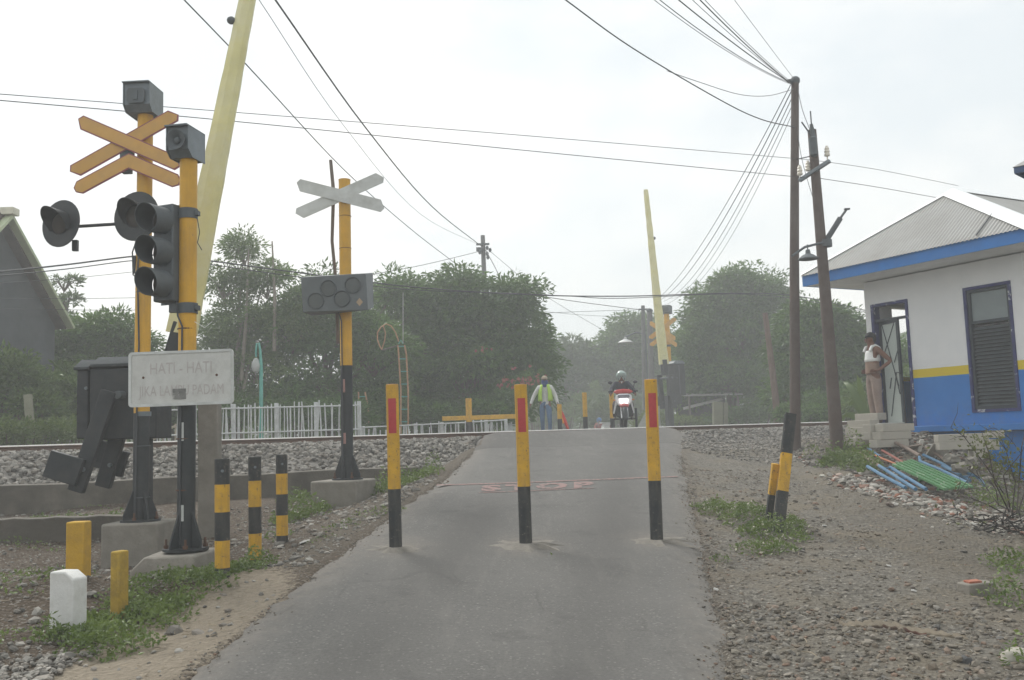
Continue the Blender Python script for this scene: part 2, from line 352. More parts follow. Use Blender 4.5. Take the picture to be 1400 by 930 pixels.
sand = mixc(t, ramp(t, nhi, .3, .75), (.22, .185, .138, 1), (.35, .30, .232, 1))
dk = mixc(t, ramp(t, nhi, .3, .7), (.09, .077, .06, 1), (.165, .146, .116, 1))
cl = mixc(t, sep.outputs[0], dirt, grav); cl = mixc(t, sep.outputs[2], cl, dk); cl = mixc(t, ramp(t, nd(t, 'ShaderNodeMath', {0: sep.outputs[1], 1: nd(t, 'ShaderNodeMath', {0: nhi, 1: -.5}, operation='ADD').outputs[0]}, operation='ADD').outputs[0], .40, .60), cl, sand)
cl = mixc(t, nd(t, 'ShaderNodeMath', {0: ramp(t, noise(t, tc, 4, 7, .7), .58, .70), 1: .45}, operation='MULTIPLY').outputs[0], cl, (.06, .05, .04, 1))
t.links.new(cl, b.inputs['Base Color']); b.inputs['Roughness'].default_value = .95; b.inputs['Specular IOR Level'].default_value = .2
hsum = nd(t, 'ShaderNodeMath', {0: vor.outputs['Distance'], 1: nhi}, operation='ADD').outputs[0]
t.links.new(nd(t, 'ShaderNodeBump', {'Strength': .85, 'Distance': .03, 'Height': hsum}).outputs[0], b.inputs['Normal'])
EARTH = m
g = np_obj('ground', np.stack([GX.ravel(), GY.ravel(), GZ.ravel()], 1), np.stack([ii[:-1, :-1].ravel(), ii[:-1, 1:].ravel(), ii[1:, 1:].ravel(), ii[1:, :-1].ravel()], 1), EARTH, smooth=True)
tag(g, 'brown earth and grey gravel lot on both sides of the road', 'ground', kind='structure')
att = g.data.color_attributes.new('zone', 'FLOAT_COLOR', 'POINT'); X, Y = GX.ravel(), GY.ravel()
dl = xl(Y) - X; right = np.clip((X - xr(Y) + .3) / .5, 0, 1)
sandw = np.clip(1 - np.abs(dl - .45) / .75, 0, 1) * np.clip((8.8 - Y) / 2.0, 0, 1) * np.clip((dl + .25) / .2, 0, 1)
darkv = np.clip(1 - np.abs(dl - .35) / .7, 0, 1) * np.clip((Y - 7.2) / 1.5, 0, 1)
litter = np.clip((uv(X, Y)[1] + 40) * 0, 0, 1)
pth = np.exp(-((X - (3.9 + .12 * (Y - 8))) / .55) ** 2) * np.clip((15 - Y) / 4, 0, 1) * .55
att.data.foreach_set('color', np.stack([right, np.clip(sandw * 1.4, 0, 1), np.clip(darkv * .8 + pth * right, 0, 1), np.ones_like(X)], 1).astype(np.float32).ravel())

m, t, b, o = nt('worn_asphalt'); tc = nd(t, 'ShaderNodeTexCoord').outputs['Object']
n1 = noise(t, tc, .8, 6, .6); n2 = noise(t, tc, 48, 5, .75); vo = nd(t, 'ShaderNodeTexVoronoi', {'Vector': tc, 'Scale': 75.0}); vs_ = nd(t, 'ShaderNodeSeparateColor', {0: vo.outputs['Color']}).outputs[0]
cl = mixc(t, ramp(t, n1, .3, .7), (.078, .076, .071, 1), (.118, .114, .106, 1)); cl = mixc(t, nd(t, 'ShaderNodeMath', {0: ramp(t, n2, .35, .65), 1: .75}, operation='MULTIPLY').outputs[0], cl, (.150, .145, .134, 1))
cl = mixc(t, ramp(t, vs_, .955, .975), cl, (.19, .184, .17, 1)); cl = mixc(t, nd(t, 'ShaderNodeMath', {0: ramp(t, noise(t, tc, 2.6, 8, .7), .56, .7), 1: .6}, operation='MULTIPLY').outputs[0], cl, (.06, .058, .054, 1))
atr = nd(t, 'ShaderNodeAttribute', attribute_name='wear'); sw = nd(t, 'ShaderNodeSeparateColor', {0: atr.outputs['Color']})
cl = mixc(t, nd(t, 'ShaderNodeMath', {0: sw.outputs[0], 1: ramp(t, noise(t, tc, 9, 6, .7), .3, .62)}, operation='MULTIPLY').outputs[0], cl, (.19, .172, .148, 1))
cl = mixc(t, sw.outputs[1], cl, (.05, .047, .043, 1))
mpc = nd(t, 'ShaderNodeMapping', {'Vector': nd(t, 'ShaderNodeMixRGB', {0: .12, 1: tc, 2: nd(t, 'ShaderNodeTexNoise', {'Vector': tc, 'Scale': 2.5, 'Detail': 5.0}).outputs['Color']}).outputs[0]}); ed = nd(t, 'ShaderNodeTexVoronoi', {'Vector': mpc.outputs[0], 'Scale': 1.15}, feature='DISTANCE_TO_EDGE').outputs[0]
crk = nd(t, 'ShaderNodeMath', {0: nd(t, 'ShaderNodeMapRange', {0: ed, 1: .004, 2: .012, 3: 1.0, 4: 0.0}).outputs[0], 1: ramp(t, noise(t, tc, .9, 4), .50, .60)}, operation='MULTIPLY').outputs[0]
cl = mixc(t, nd(t, 'ShaderNodeMath', {0: crk, 1: .28}, operation='MULTIPLY').outputs[0], cl, (.05, .047, .043, 1))
mps = nd(t, 'ShaderNodeMapping', {'Vector': tc}); mps.inputs['Scale'].default_value = (2.2, .35, 1); mps.inputs['Rotation'].default_value = (0, 0, .5)
cl = mixc(t, nd(t, 'ShaderNodeMath', {0: ramp(t, noise(t, mps.outputs[0], 3.2, 7, .7), .52, .70), 1: .38}, operation='MULTIPLY').outputs[0], cl, (.195, .186, .168, 1))
cl = mixc(t, sw.outputs[2], cl, (.075, .072, .067, 1))
t.links.new(cl, b.inputs['Base Color']); b.inputs['Roughness'].default_value = .88; b.inputs['Specular IOR Level'].default_value = .3
t.links.new(nd(t, 'ShaderNodeBump', {'Strength': .5, 'Distance': .008, 'Height': n2}).outputs[0], b.inputs['Normal']); ASPH = m
ys = np.concatenate([np.arange(-5, 4, .6), np.arange(4, 24, .05), np.arange(24, 90, 1.0)]); K = 44
s = np.linspace(0, 1, K); YY, SS = np.meshgrid(ys, s, indexing='ij')
jl = (vnoise(ys * 0, ys, 1.1) - .5) * .12 + (vnoise(ys * 0 + 3, ys, 6) - .5) * .05 + (vnoise(ys * 0 + 7, ys, 14) - .5) * .06; jr = (vnoise(ys * 0 + 9, ys, 1.1) - .5) * .12 + (vnoise(ys * 0 + 5, ys, 6) - .5) * .05 + (vnoise(ys * 0 + 11, ys, 14) - .5) * .06
A, B = (xl(ys) + jl)[:, None], (xr(ys) + jr)[:, None]; SS = .5 - .5 * np.cos(np.pi * SS); XX = A + (B - A) * SS
def zsurf(x, y): return zroad(x, y) + (vnoise(x, y, .9) - .5) * .012
ZZ = zsurf(XX, YY) - .045 * np.clip(1 - np.minimum(XX - A, B - XX) / .28, 0, 1) ** 2
VV = np.stack([XX, YY, ZZ], -1); sk = VV.copy()
lft, rgt = VV[:, :1].copy(), VV[:, -1:].copy(); lft[..., 2] -= .4; rgt[..., 2] -= .4; lft[..., 0] -= .25; rgt[..., 0] += .25
VV = np.concatenate([lft, VV, rgt], 1); k2 = K + 2; jj = np.arange(VV.shape[0] * k2).reshape(-1, k2)
road = np_obj('road', VV.reshape(-1, 3), np.stack([jj[:-1, :-1].ravel(), jj[:-1, 1:].ravel(), jj[1:, 1:].ravel(), jj[1:, :-1].ravel()], 1), ASPH, smooth=True)
tag(road, 'narrow worn grey asphalt road climbing to the level crossing', 'road', kind='structure')
aw = road.data.color_attributes.new('wear', 'FLOAT_COLOR', 'POINT'); q = VV.reshape(-1, 3); dd = np.minimum(q[:, 0] - xl(q[:, 1]), xr(q[:, 1]) - q[:, 0])
dust = np.clip(1 - dd / .35, 0, 1) * .9
for bx, by in ((541, 748), (719, 745), (898, 738)):
    p = ray_road(bx, by); dust = np.maximum(dust, np.clip(1.15 - np.hypot((q[:, 0] - p.x) / .42, (q[:, 1] - p.y) / .55), 0, 1))
u_, v_ = uv(q[:, 0], q[:, 1]); seam = np.exp(-((v_ + 3.4 - .5 * vnoise(u_, v_ * 0, .8) - .12 * vnoise(u_, v_ * 0, 4)) / .035) ** 2) * .9
patch = np.clip((v_ + 3.1) / .1, 0, 1) * np.clip((.2 - v_) / .1, 0, 1) * (.22 + .45 * np.clip((1.4 - q[:, 0]) / 1.6, 0, 1) * vnoise(u_, v_, 1.2))
fx_ = (q[:, 0] - xl(q[:, 1])) / (xr(q[:, 1]) - xl(q[:, 1])); trk = (np.exp(-((fx_ - .30) / .09) ** 2) + np.exp(-((fx_ - .72) / .09) ** 2)) * .45 * (.5 + vnoise(q[:, 0], q[:, 1], .6))
aw.data.foreach_set('color', np.stack([dust, np.clip(seam + patch, 0, 1), np.clip(trk, 0, 1), dust * 0 + 1], 1).astype(np.float32).ravel())

# painted stop line and lettering, draped on the road a few millimetres up
def drape(name, vs, fs, label):
    vv = [(x, y, float(zsurf(x, y)) + .005) for x, y in vs]; ob = MB().add(vv, fs).build(name, MARK, smooth=False)
    return tag(ob, label, 'road marking', kind='structure')
a, b_ = ray_road(597, 664.5), ray_road(926, 652.5)
pts = [a.lerp(b_, i / 40) for i in range(41)]
drape('stop_line', [(p.x, p.y - .045) for p in pts] + [(p.x, p.y + .045) for p in pts], [(i, i + 1, 42 + i, 41 + i) for i in range(40)], 'faint pink stop line painted across the road')
a2, b2 = ray_road(655, 674), ray_road(812, 668); pts = [a2.lerp(b2, i / 20) for i in range(21)]
drape('marking_line', [(p.x, p.y - .02) for p in pts] + [(p.x, p.y + .02) for p in pts], [(i, i + 1, 22 + i, 21 + i) for i in range(20)], 'thin faint line painted under the road lettering')
def text_data(body, size=1.0, spacing=1.0, bold=0.0):
    cu = bpy.data.curves.new('text', 'FONT'); cu.body = body; cu.size = size; cu.align_x = 'CENTER'; cu.space_character = spacing; cu.resolution_u = 3; cu.offset = bold
    ob = bpy.data.objects.new('text', cu); COL.objects.link(ob); bpy.context.view_layer.update()
    me = bpy.data.meshes.new_from_object(ob.evaluated_get(bpy.context.evaluated_depsgraph_get()))
    vs = [tuple(v.co) for v in me.vertices]; fs = [tuple(p.vertices) for p in me.polygons]; bpy.data.objects.remove(ob); bpy.data.curves.remove(cu); bpy.data.meshes.remove(me); return vs, fs
vs, fs = text_data('STOP', 1, 1.35, .06); xs_ = [v[0] for v in vs]; x0, x1 = min(xs_), max(xs_); ysv = [v[1] for v in vs]; h0, h1 = min(ysv), max(ysv)
c0, c1 = ray_road(658, 673), ray_road(812, 667); t0, t1 = ray_road(658, 664.5), ray_road(812, 659)
vv = []
for v in vs:
    fx, fy = (v[0] - x0) / (x1 - x0), (v[1] - h0) / (h1 - h0); p = c0.lerp(c1, fx).lerp(t0.lerp(t1, fx), fy); vv.append((p.x, p.y))
drape('road_lettering', vv, fs, 'faded pink word STOP painted on the road')

# ballast bed, stones, rails
prof = [(-2.5, .55), (-2.42, .82), (-2.2, .88), (-.95, 1.24), (-.6, 1.275), (1.7, 1.275), (2.1, 1.24), (3.6, .95), (3.7, .6)]
BAL = [(.095, .09, .08), (.19, .18, .162), (.30, .285, .255), (.155, .146, .13), (.235, .21, .18), (.37, .35, .315)]
STB = stonemat('ballast_stone', BAL)
STG = stonemat('lot_gravel', [(.09, .08, .066), (.16, .142, .116), (.215, .195, .16), (.125, .112, .092), (.18, .148, .112), (.125, .12, .112), (.26, .24, .205), (.185, .12, .085)])
STR = stonemat('rubble_pieces', [(.09, .083, .072), (.14, .13, .115), (.36, .34, .30), (.13, .12, .10), (.10, .092, .08), (.20, .09, .06), (.17, .155, .135), (.11, .10, .09), (.42, .40, .36)])
us = np.concatenate([np.arange(-60, -12, 3.), np.arange(-12, 36, .25), np.arange(36, 90, 3.)])
Vb = np.array([[tuple(TV(u, v, z + (vnoise(u, v, 2.2) - .5) * .09 * (0 if z < .6 else 1))) for v, z in prof] for u in us]); kk = len(prof); jj = np.arange(len(us) * kk).reshape(-1, kk)
bb = np_obj('track_bed', Vb.reshape(-1, 3), np.stack([jj[:-1, :-1].ravel(), jj[1:, :-1].ravel(), jj[1:, 1:].ravel(), jj[:-1, 1:].ravel()], 1), mat('ballast_grit', (.15, .14, .125), .95, .35, 9, .9, 30), smooth=True)
tag(bb, 'raised bed of crushed stone under the railway rails', 'track bed', kind='structure')
pz = np.array([p[1] for p in prof]); pv = np.array([p[0] for p in prof])
n = 21000; u = rng.uniform(-9, 33, n); v = rng.uniform(-2.5, -.02, n) ; v[n * 9 // 10:] = rng.uniform(.1, 1.1, n - n * 9 // 10)
X = P0[0] + u * .866 - v * .5; Y = P0[1] + u * .5 + v * .866; keep = ~((X > xl(Y) - .12) & (X < xr(Y) + .12)); u, v, X, Y = u[keep], v[keep], X[keep], Y[keep]
z = np.interp(v, pv, pz) + rng.uniform(0, .045, len(u)); rightside = (X > xr(Y))
sz = rng.uniform(.028, .062, len(u)) * np.where(rightside, .8, 1.0)
tag(stones('ballast_stones', np.stack([X, Y, z], 1), sz, STB, .8), 'loose grey ballast stones piled against the rail', 'ballast', kind='stuff')
# stones that spilled down the slope right of the road
n = 17000; u = rng.uniform(11, 32, n); v = -1.9 - np.abs(rng.normal(0, 2.6, n)); X = P0[0] + u * .866 - v * .5; Y = P0[1] + u * .5 + v * .866; k = (X > xr(Y) - .05 - .1 * rng.random(n)) & (X < 6.3); X, Y = X[k], Y[k]
tag(stones('spilled_gravel', np.stack([X, Y, ground_z(X, Y) + .01], 1), rng.uniform(.012, .036, len(X)), STB, .7), 'grey gravel spilled down the slope right of the road', 'gravel', kind='stuff')
# right lot gravel
n = 20000; Y = 4.6 + 10.5 * rng.random(n) ** 1.5; X = xr(Y) + .02 + rng.random(n) * (7.2 + .1 * Y - xr(Y)); k = rng.random(n) < (.25 + .75 * np.clip(vnoise(X, Y, .8) * 1.6 - .25, 0, 1)); k &= ~((np.abs(X - (3.9 + .12 * (Y - 8))) < .55) & (rng.random(n) < .7)); X, Y = X[k], Y[k]
sz = np.clip(rng.lognormal(math.log(.0105), .5, len(X)), .004, .04)
tag(stones('lot_gravel', np.stack([X, Y, ground_z(X, Y) + sz * .15], 1), sz, STG, .65), 'loose dark gravel scattered over the lot right of the road', 'gravel', kind='stuff')
n = 3000; Y = 4.7 + 2.4 * rng.random(n) ** 1.3; X = xr(Y) + .02 + rng.random(n) ** 1.3 * 3.2; sz = np.clip(rng.lognormal(math.log(.0155), .35, n), .007, .034)
tag(stones('coarse_gravel', np.stack([X, Y, ground_z(X, Y) + sz * .2], 1), sz, STG, .7), 'coarse rounded stones in the near corner of the lot', 'gravel', kind='stuff')
# grit that has spilled over the road edges
n = 4200; Y = 4.7 + 12 * rng.random(n) ** 1.3; sd_ = rng.random(n) < .7; off = np.abs(rng.normal(0, .10, n)) - .06; X = np.where(sd_, xr(Y) - off, xl(Y) + off * .8); sz = np.clip(rng.lognormal(math.log(.0062), .45, n), .003, .018)
tag(stones('road_grit', np.stack([X, Y, zroad(X, Y) - .03 + np.clip(off, 0, .25) * .12], 1), sz, STG, .6), 'grit and small stones spilled over the edges of the road', 'grit', kind='stuff')
# left side stones
n = 8500; Y = 4.8 + 9 * rng.random(n); X = xl(Y) - .1 - rng.random(n) ** 1.2 * 6.5; k = uv(X, Y)[1] < -2.8; k &= ~((xl(Y) - X < .9) & (Y < 8.0) & (rng.random(n) < .8)); X, Y = X[k], Y[k]
sz = np.clip(rng.lognormal(math.log(.0125), .6, len(X)), .005, .055)
tag(stones('verge_stones', np.stack([X, Y, ground_z(X, Y) + sz * .15], 1), sz, STB, .65), 'loose stones strewn over the brown earth left of the road', 'gravel', kind='stuff')
n = 900; pp = P(40, 915, 5.6); X = pp.x + rng.normal(.1, .45, n); Y = pp.y + rng.normal(0, .28, n); k = X < xl(Y) - .75; X, Y = X[k], Y[k]; sz = rng.uniform(.010, .026, len(X))
tag(stones('heaped_gravel', np.stack([X, Y, ground_z(X, Y) + sz * .3 + .01], 1), sz, STB, .7), 'low heap of grey gravel below the white post', 'gravel', kind='stuff')

tr = empty('railway_track', TV(0, 0, 1.288), R(30), 'rusty railway track with bright rail heads crossing the road', 'railway track')
for v in (0, 1.1):
    q = MB(); pr = [(-.06, 0), (.06, 0), (.06, .014), (.012, .03), (.012, .1), (.034, .112), (.034, .130), (.014, .15), (-.014, .15), (-.034, .130), (-.034, .112), (-.012, .1), (-.012, .03), (-.06, .014)]
    nn = len(pr); vs = [(x, a + v, z) for x in (-60, 90) for a, z in pr]; fs = [(i, (i + 1) % nn, nn + (i + 1) % nn, nn + i) for i in range(nn)]
    q.add(vs, fs); q.m = [1 if i in (6, 7, 8) else 0 for i in range(nn)]
    q.build('rail', [RUST, RAILTOP], tr, smooth=False)
# retaining wall and low kerb wall left of the road
q = MB(); st = np.linspace(-14, 6.3, 30)
for i in range(len(st) - 1):
    a, b_ = TV(st[i], -2.62), TV(st[i + 1], -2.62); c_ = (a + b_) / 2; q.box((c_.x, c_.y, .5 + .006 * math.sin(i * 2.1)), (st[i + 1] - st[i] + .001, .2, .78), Matrix.Rotation(R(30), 3, 'Z'))
w = MB(); vs = []; fs = []
for i, u in enumerate(st):
    dz = .012 * math.sin(i * 1.7); vs += [tuple(TV(u, -2.74, .1)), tuple(TV(u, -2.74 , .855 + dz)), tuple(TV(u, -2.52, .865 + dz)), tuple(TV(u, -2.52, .1))]
for i in range(len(st) - 1):
    k = i * 4; fs += [(k, k + 4, k + 5, k + 1), (k + 1, k + 5, k + 6, k + 2), (k + 2, k + 6, k + 7, k + 3)]
fs += [(0, 1, 2, 3), (len(vs) - 1, len(vs) - 2, len(vs) - 3, len(vs) - 4)]
tag(w.add(vs, fs).build('retaining_wall', CONCD, bevel=.012), 'long stained concrete retaining wall holding the ballast', 'wall')
w = MB(); vs = []; fs = []; a, b_ = P(-60, 712, 11.0), P(172, 704, 11.9)
for i in range(13):
    p = a.lerp(b_, i / 12); zt = p.z + .008 * math.sin(i * 2); zb = zt - .5
    for dx, z in ((-.1, zb), (-.1, zt), (.09, zt + .005), (.09, zb)): vs.append((p.x - .3 * dx, p.y + dx, z))
for i in range(12):
    k = i * 4; fs += [(k, k + 4, k + 5, k + 1), (k + 1, k + 5, k + 6, k + 2), (k + 2, k + 6, k + 7, k + 3)]
fs += [(0, 1, 2, 3), (51, 50, 49, 48)]
tag(w.add(vs, fs).build('low_wall', CONCD, bevel=.012), 'short low concrete kerb wall behind the yellow post at left', 'wall')

# ------------------------------------------------------------------ bollards and posts
def root_at(name, px, py, Y, label, cat, group=None, rz=0, sink=0.0):
    p = P(px, py, Y); return empty(name, (p.x, p.y, gz(p.x, p.y) - sink if not (xl(p.y) < p.x < xr(p.y)) else float(zroad(p.x, p.y)) - sink), rz, label, cat, group)
def banded(name, r, bands, parent, mats, cap=True, n=20):
    q = MB(); z = -.25
    for zt, mi in bands: q.lathe([(r, z), (r, zt)], None, n, mi); z = zt
    q.lathe([(r, z), (r * .9, z + .004), (r * .82, z - .012), (.0005, z - .03)], None, n, len(mats) - 1)
    return q.build(name, mats, parent)
RIMP = mat('chipped_rim', (.46, .22, .07), .7, .2, 20, chips=((.5, .25, .2), .5, 30))
for i, (px, py, top, lean, lab) in enumerate([(541, 748, 526, -.002, 'leftmost of the three yellow and black bollards with red reflectors across the road'),
                                        (719, 744, 526, 0, 'middle one of the three yellow and black bollards with red reflectors across the road'),
                                        (898, 738, 519, .008, 'rightmost of the three yellow and black bollards with red reflectors across the road')]):
    YBo = ray_road(px, py + 2).y; r = root_at('road_bollard', px, py, YBo, lab, 'bollard', 'bollards across the near road'); r.rotation_euler = (0, lean, 0)
    h = P(px, top, YBo).z - r.location.z; hb = h * (.36 if i < 2 else .37)
    rb_ = .059 * YBo / 9.0; banded('post', rb_, [(hb, 1), (h, 0)], r, [YEL, BLK, RIMP])
    q = MB(); q.lathe([(rb_ + .0015, h * .70), (rb_ + .0022, h * .707), (rb_ + .0022, h * .907), (rb_ + .0015, h * .914)], None, 8, 0, R(-90 - 36 + 2), R(-90 + 36 + 2)); q.build('reflector', RED, r)
    q = MB(); nn = 26; ring = [(.20 if i == 0 else .30) * (1 + .33 * math.sin(k * 1.9 + i) + .2 * math.sin(k * 4.7)) for k in range(nn)]
    vs = [(0, 0, .012)] + [(ring[k] * .45 * math.cos(6.2832 * k / nn), ring[k] * .45 * math.sin(6.2832 * k / nn), .016) for k in range(nn)]
    for k in range(nn):
        a = 6.2832 * k / nn; x, y = ring[k] * math.cos(a), ring[k] * .9 * math.sin(a)
        vs.append((x, y, float(zroad(r.location.x + x, r.location.y + y)) - r.location.z - .006))
    q.add(vs, [(0, 1 + k, 1 + (k + 1) % nn) for k in range(nn)] + [(1 + k, 1 + nn + k, 1 + nn + (k + 1) % nn, 1 + (k + 1) % nn) for k in range(nn)])
    q.build('mortar_collar', mat('pale_mortar', (.19, .175, .15), .95, .25, 9, .4, 60), r)
for px, py, top, Y, rr, lab in [(304, 783, 628, 7.6, .057, 'striped black and yellow bollard standing in the weeds beside the concrete footing'),
                               (349, 774, 625, 8.8, .057, 'middle of the three short black and yellow striped bollards left of the road'),
                               (386, 744, 622, 9.7, .057, 'short striped bollard farthest along the left verge, nearest the footing with the crossed white boards')]:
    r = root_at('striped_bollard', px, py, Y, lab, 'bollard', 'striped bollards on the left verge'); h = P(px, top, Y).z - r.location.z
    banded('post', rr, [(h * .08, 1), (h * .31, 0), (h * .55, 1), (h * .785, 0), (h, 1)], r, [YEL, BLK, BLK])
    MB().lathe([(.0005, 0), (.012, 0), (.012, .006), (.0005, .008)], place((.02, -rr, h - .09), (0, -1, 0)), 8).build('bolt', GRYM, r)
def conc_post(name, px, py, top, Y, w, d, paint, lab, cham=0, rz=0, group=None):
    r = root_at(name, px, py, Y, lab, 'post', group, rz); h = P(px, top, Y).z - r.location.z; x = w / 2
    poly = [(-x, -.3), (x, -.3), (x, h - cham), (x - cham * 1.4, h), (-x, h)] if cham else [(-x, -.3), (x, -.3), (x, h), (-x, h)]
    MB().prism(poly, d, Matrix.Rotation(math.pi / 2, 4, 'X')).build('post_body', paint, r, bevel=.012); return r
YCON = mat('yellow_painted_concrete', (.56, .33, .03), .85, .14, 5, .3, 50, chips=((.33, .31, .27), .26, 9), dirt=((.25, .17, .06), .6, 6))
YCOR = mat('worn_yellow_concrete', (.44, .29, .045), .9, .2, 6, .4, 50, chips=((.38, .37, .33), .30, 7), dirt=((.16, .12, .05), .7, 8))
conc_post('concrete_post', 107, 792, 713, 7.8, .15, .13, YCON, 'solid yellow painted concrete post with a white chipped top behind the white post', rz=-.05)
r = conc_post('concrete_post', 163, 850, 753, 6.9, .075, .105, YCOR, 'thin worn mustard yellow concrete post among the weeds in front of the concrete footings', rz=-.35)
WCON = mat('whitewashed_concrete', (.66, .66, .64), .9, .06, 6, .25, 50, dirt=((.42, .40, .36), .6, 5))
conc_post('concrete_post', 93, 862, 780, 6.5, .185, .14, WCON, 'stubby whitewashed concrete post with one cut corner in the weeds at lower left', .05, -.25)
# grey concrete post behind the warning board
r = root_at('concrete_post', 287, 682, 11.6, 'tall rough grey concrete post standing behind the right end of the warning board', 'post', rz=.05)
h = P(287, 540, 11.6).z - r.location.z
MB().box((0, 0, h / 2 - .15), (.235, .2, h + .3)).build('post_body', CONC, r, bevel=.012)
# leaning rail post on the right with its broken stub
r = root_at('leaning_post', 1063, 722, 10.0, 'dark steel rail post with a yellow band leaning in the weeds right of the road', 'post')
a, b_ = V3((0, 0, 0)), P(1080, 566, 10.15) - r.location
d = (b_ - a).normalized(); Lh = (b_ - a).length; mx = place(a, d, (0, 1, 0))
pr = [(-.055, -.05), (.055, -.05), (.055, -.03), (.012, -.02), (.012, .03), (.04, .035), (.04, .06), (-.04, .06), (-.04, .035), (-.012, .03), (-.012, -.02), (-.055, -.03)]
q = MB()
for z0, z1, mi in ((-.3, .42, 1), (.42, Lh * .66, 0), (Lh * .66, Lh, 1)): q.prism(pr, z1 - z0, mx, mi, z0)
q.build('rail_section', [YEL, BLK], r)
r2 = root_at('broken_post', 1049, 700, 10.25, 'short broken yellow and black stub leaning against the dark leaning post', 'post')
b2 = P(1060, 634, 10.15) - r2.location; d = b2.normalized(); Lh = b2.length; mx = place((0, 0, 0), d, (0, 1, 0)); q = MB()
for z0, z1, mi in ((-.2, Lh * .5, 1), (Lh * .5, Lh, 0)): q.prism([(-.035, -.03), (.035, -.03), (.035, .03), (-.035, .03)], z1 - z0, mx, mi, z0)
q.build('stub', [YEL, BLK], r2, bevel=.006)

# ------------------------------------------------------------------ signal poles
def footing(r, cx, cy, w, d, top, rz, name='concrete_footing'):
    q = MB(); mx = Matrix.Rotation(rz, 3, 'Z'); q.box((cx, cy, top / 2 - .15), (w, d, top + .3), mx); return q.build(name, CONC, r, bevel=.025)
def flange(r, top, pr, rz=0):
    q = MB(); q.lathe([(.0005, top + .022), (pr * 2.5, top + .022), (pr * 2.5, top)], None, 24)
    for k in range(4):
        a = rz + R(45) + k * math.pi / 2; mx = Matrix.Translation((0, 0, top + .022)) @ Matrix.Rotation(a, 4, 'Z') @ Matrix.Rotation(math.pi / 2, 4, 'X')
        q.prism([(pr * .9, 0), (pr * 2.35, 0), (pr * 2.3, .05), (pr * 1.05, .30), (pr * .9, .30)], .016, mx)
    q.build('base_flange', BLKM, r)
    for k in range(4):
        a = rz + k * math.pi / 2; q = MB(); x, y = pr * 2.1 * math.cos(a), pr * 2.1 * math.sin(a)
        q.cyl((x, y, top + .02), (x, y, top + .10), .011, n=8).lathe([(.0005, .05), (.022, .05), (.022, .022)], Matrix.Translation((x, y, top)), 6); q.build('anchor_bolt', RUST, r)
def pole_mesh(r, pts, rad, zc, name='pole'):
    """pole through local points; black below local height zc, yellow above"""
    a, b_ = pts; f = (zc - a.z) / (b_.z - a.z); mid = a.lerp(b_, f); q = MB(); q.tube([a, mid], rad, 20, 1); q.tube([mid, b_], rad, 20, 0); return q.build(name, [YELT, BLKM], r)
def blade(r, name, p0, p1, w, th, nrm, m, border=None, tip=.06):
    d = p1 - p0; Lh = d.length; x = d.normalized(); z = V3(nrm); z = (z - x * z.dot(x)).normalized(); y = z.cross(x)
    mx = Matrix.Translation((p0 + p1) / 2) @ Matrix((x, y, z)).transposed().to_4x4(); a, b_ = Lh / 2, w / 2
    def pl(a, b_, t): return [(-a, .25 * b_), (-a + t * 1.25, -b_), (a - t * .6, -b_), (a, -.25 * b_), (a - t * 1.25, b_), (-a + t * .6, b_)]
    o = MB().prism(pl(a, b_, tip), th, mx).build(name, border or m, r, smooth=False)
    if border: MB().prism(pl(a - .013, b_ - .013, tip), .004, mx, 0, th / 2).build('face_sheet', m, o, smooth=False)
    return o
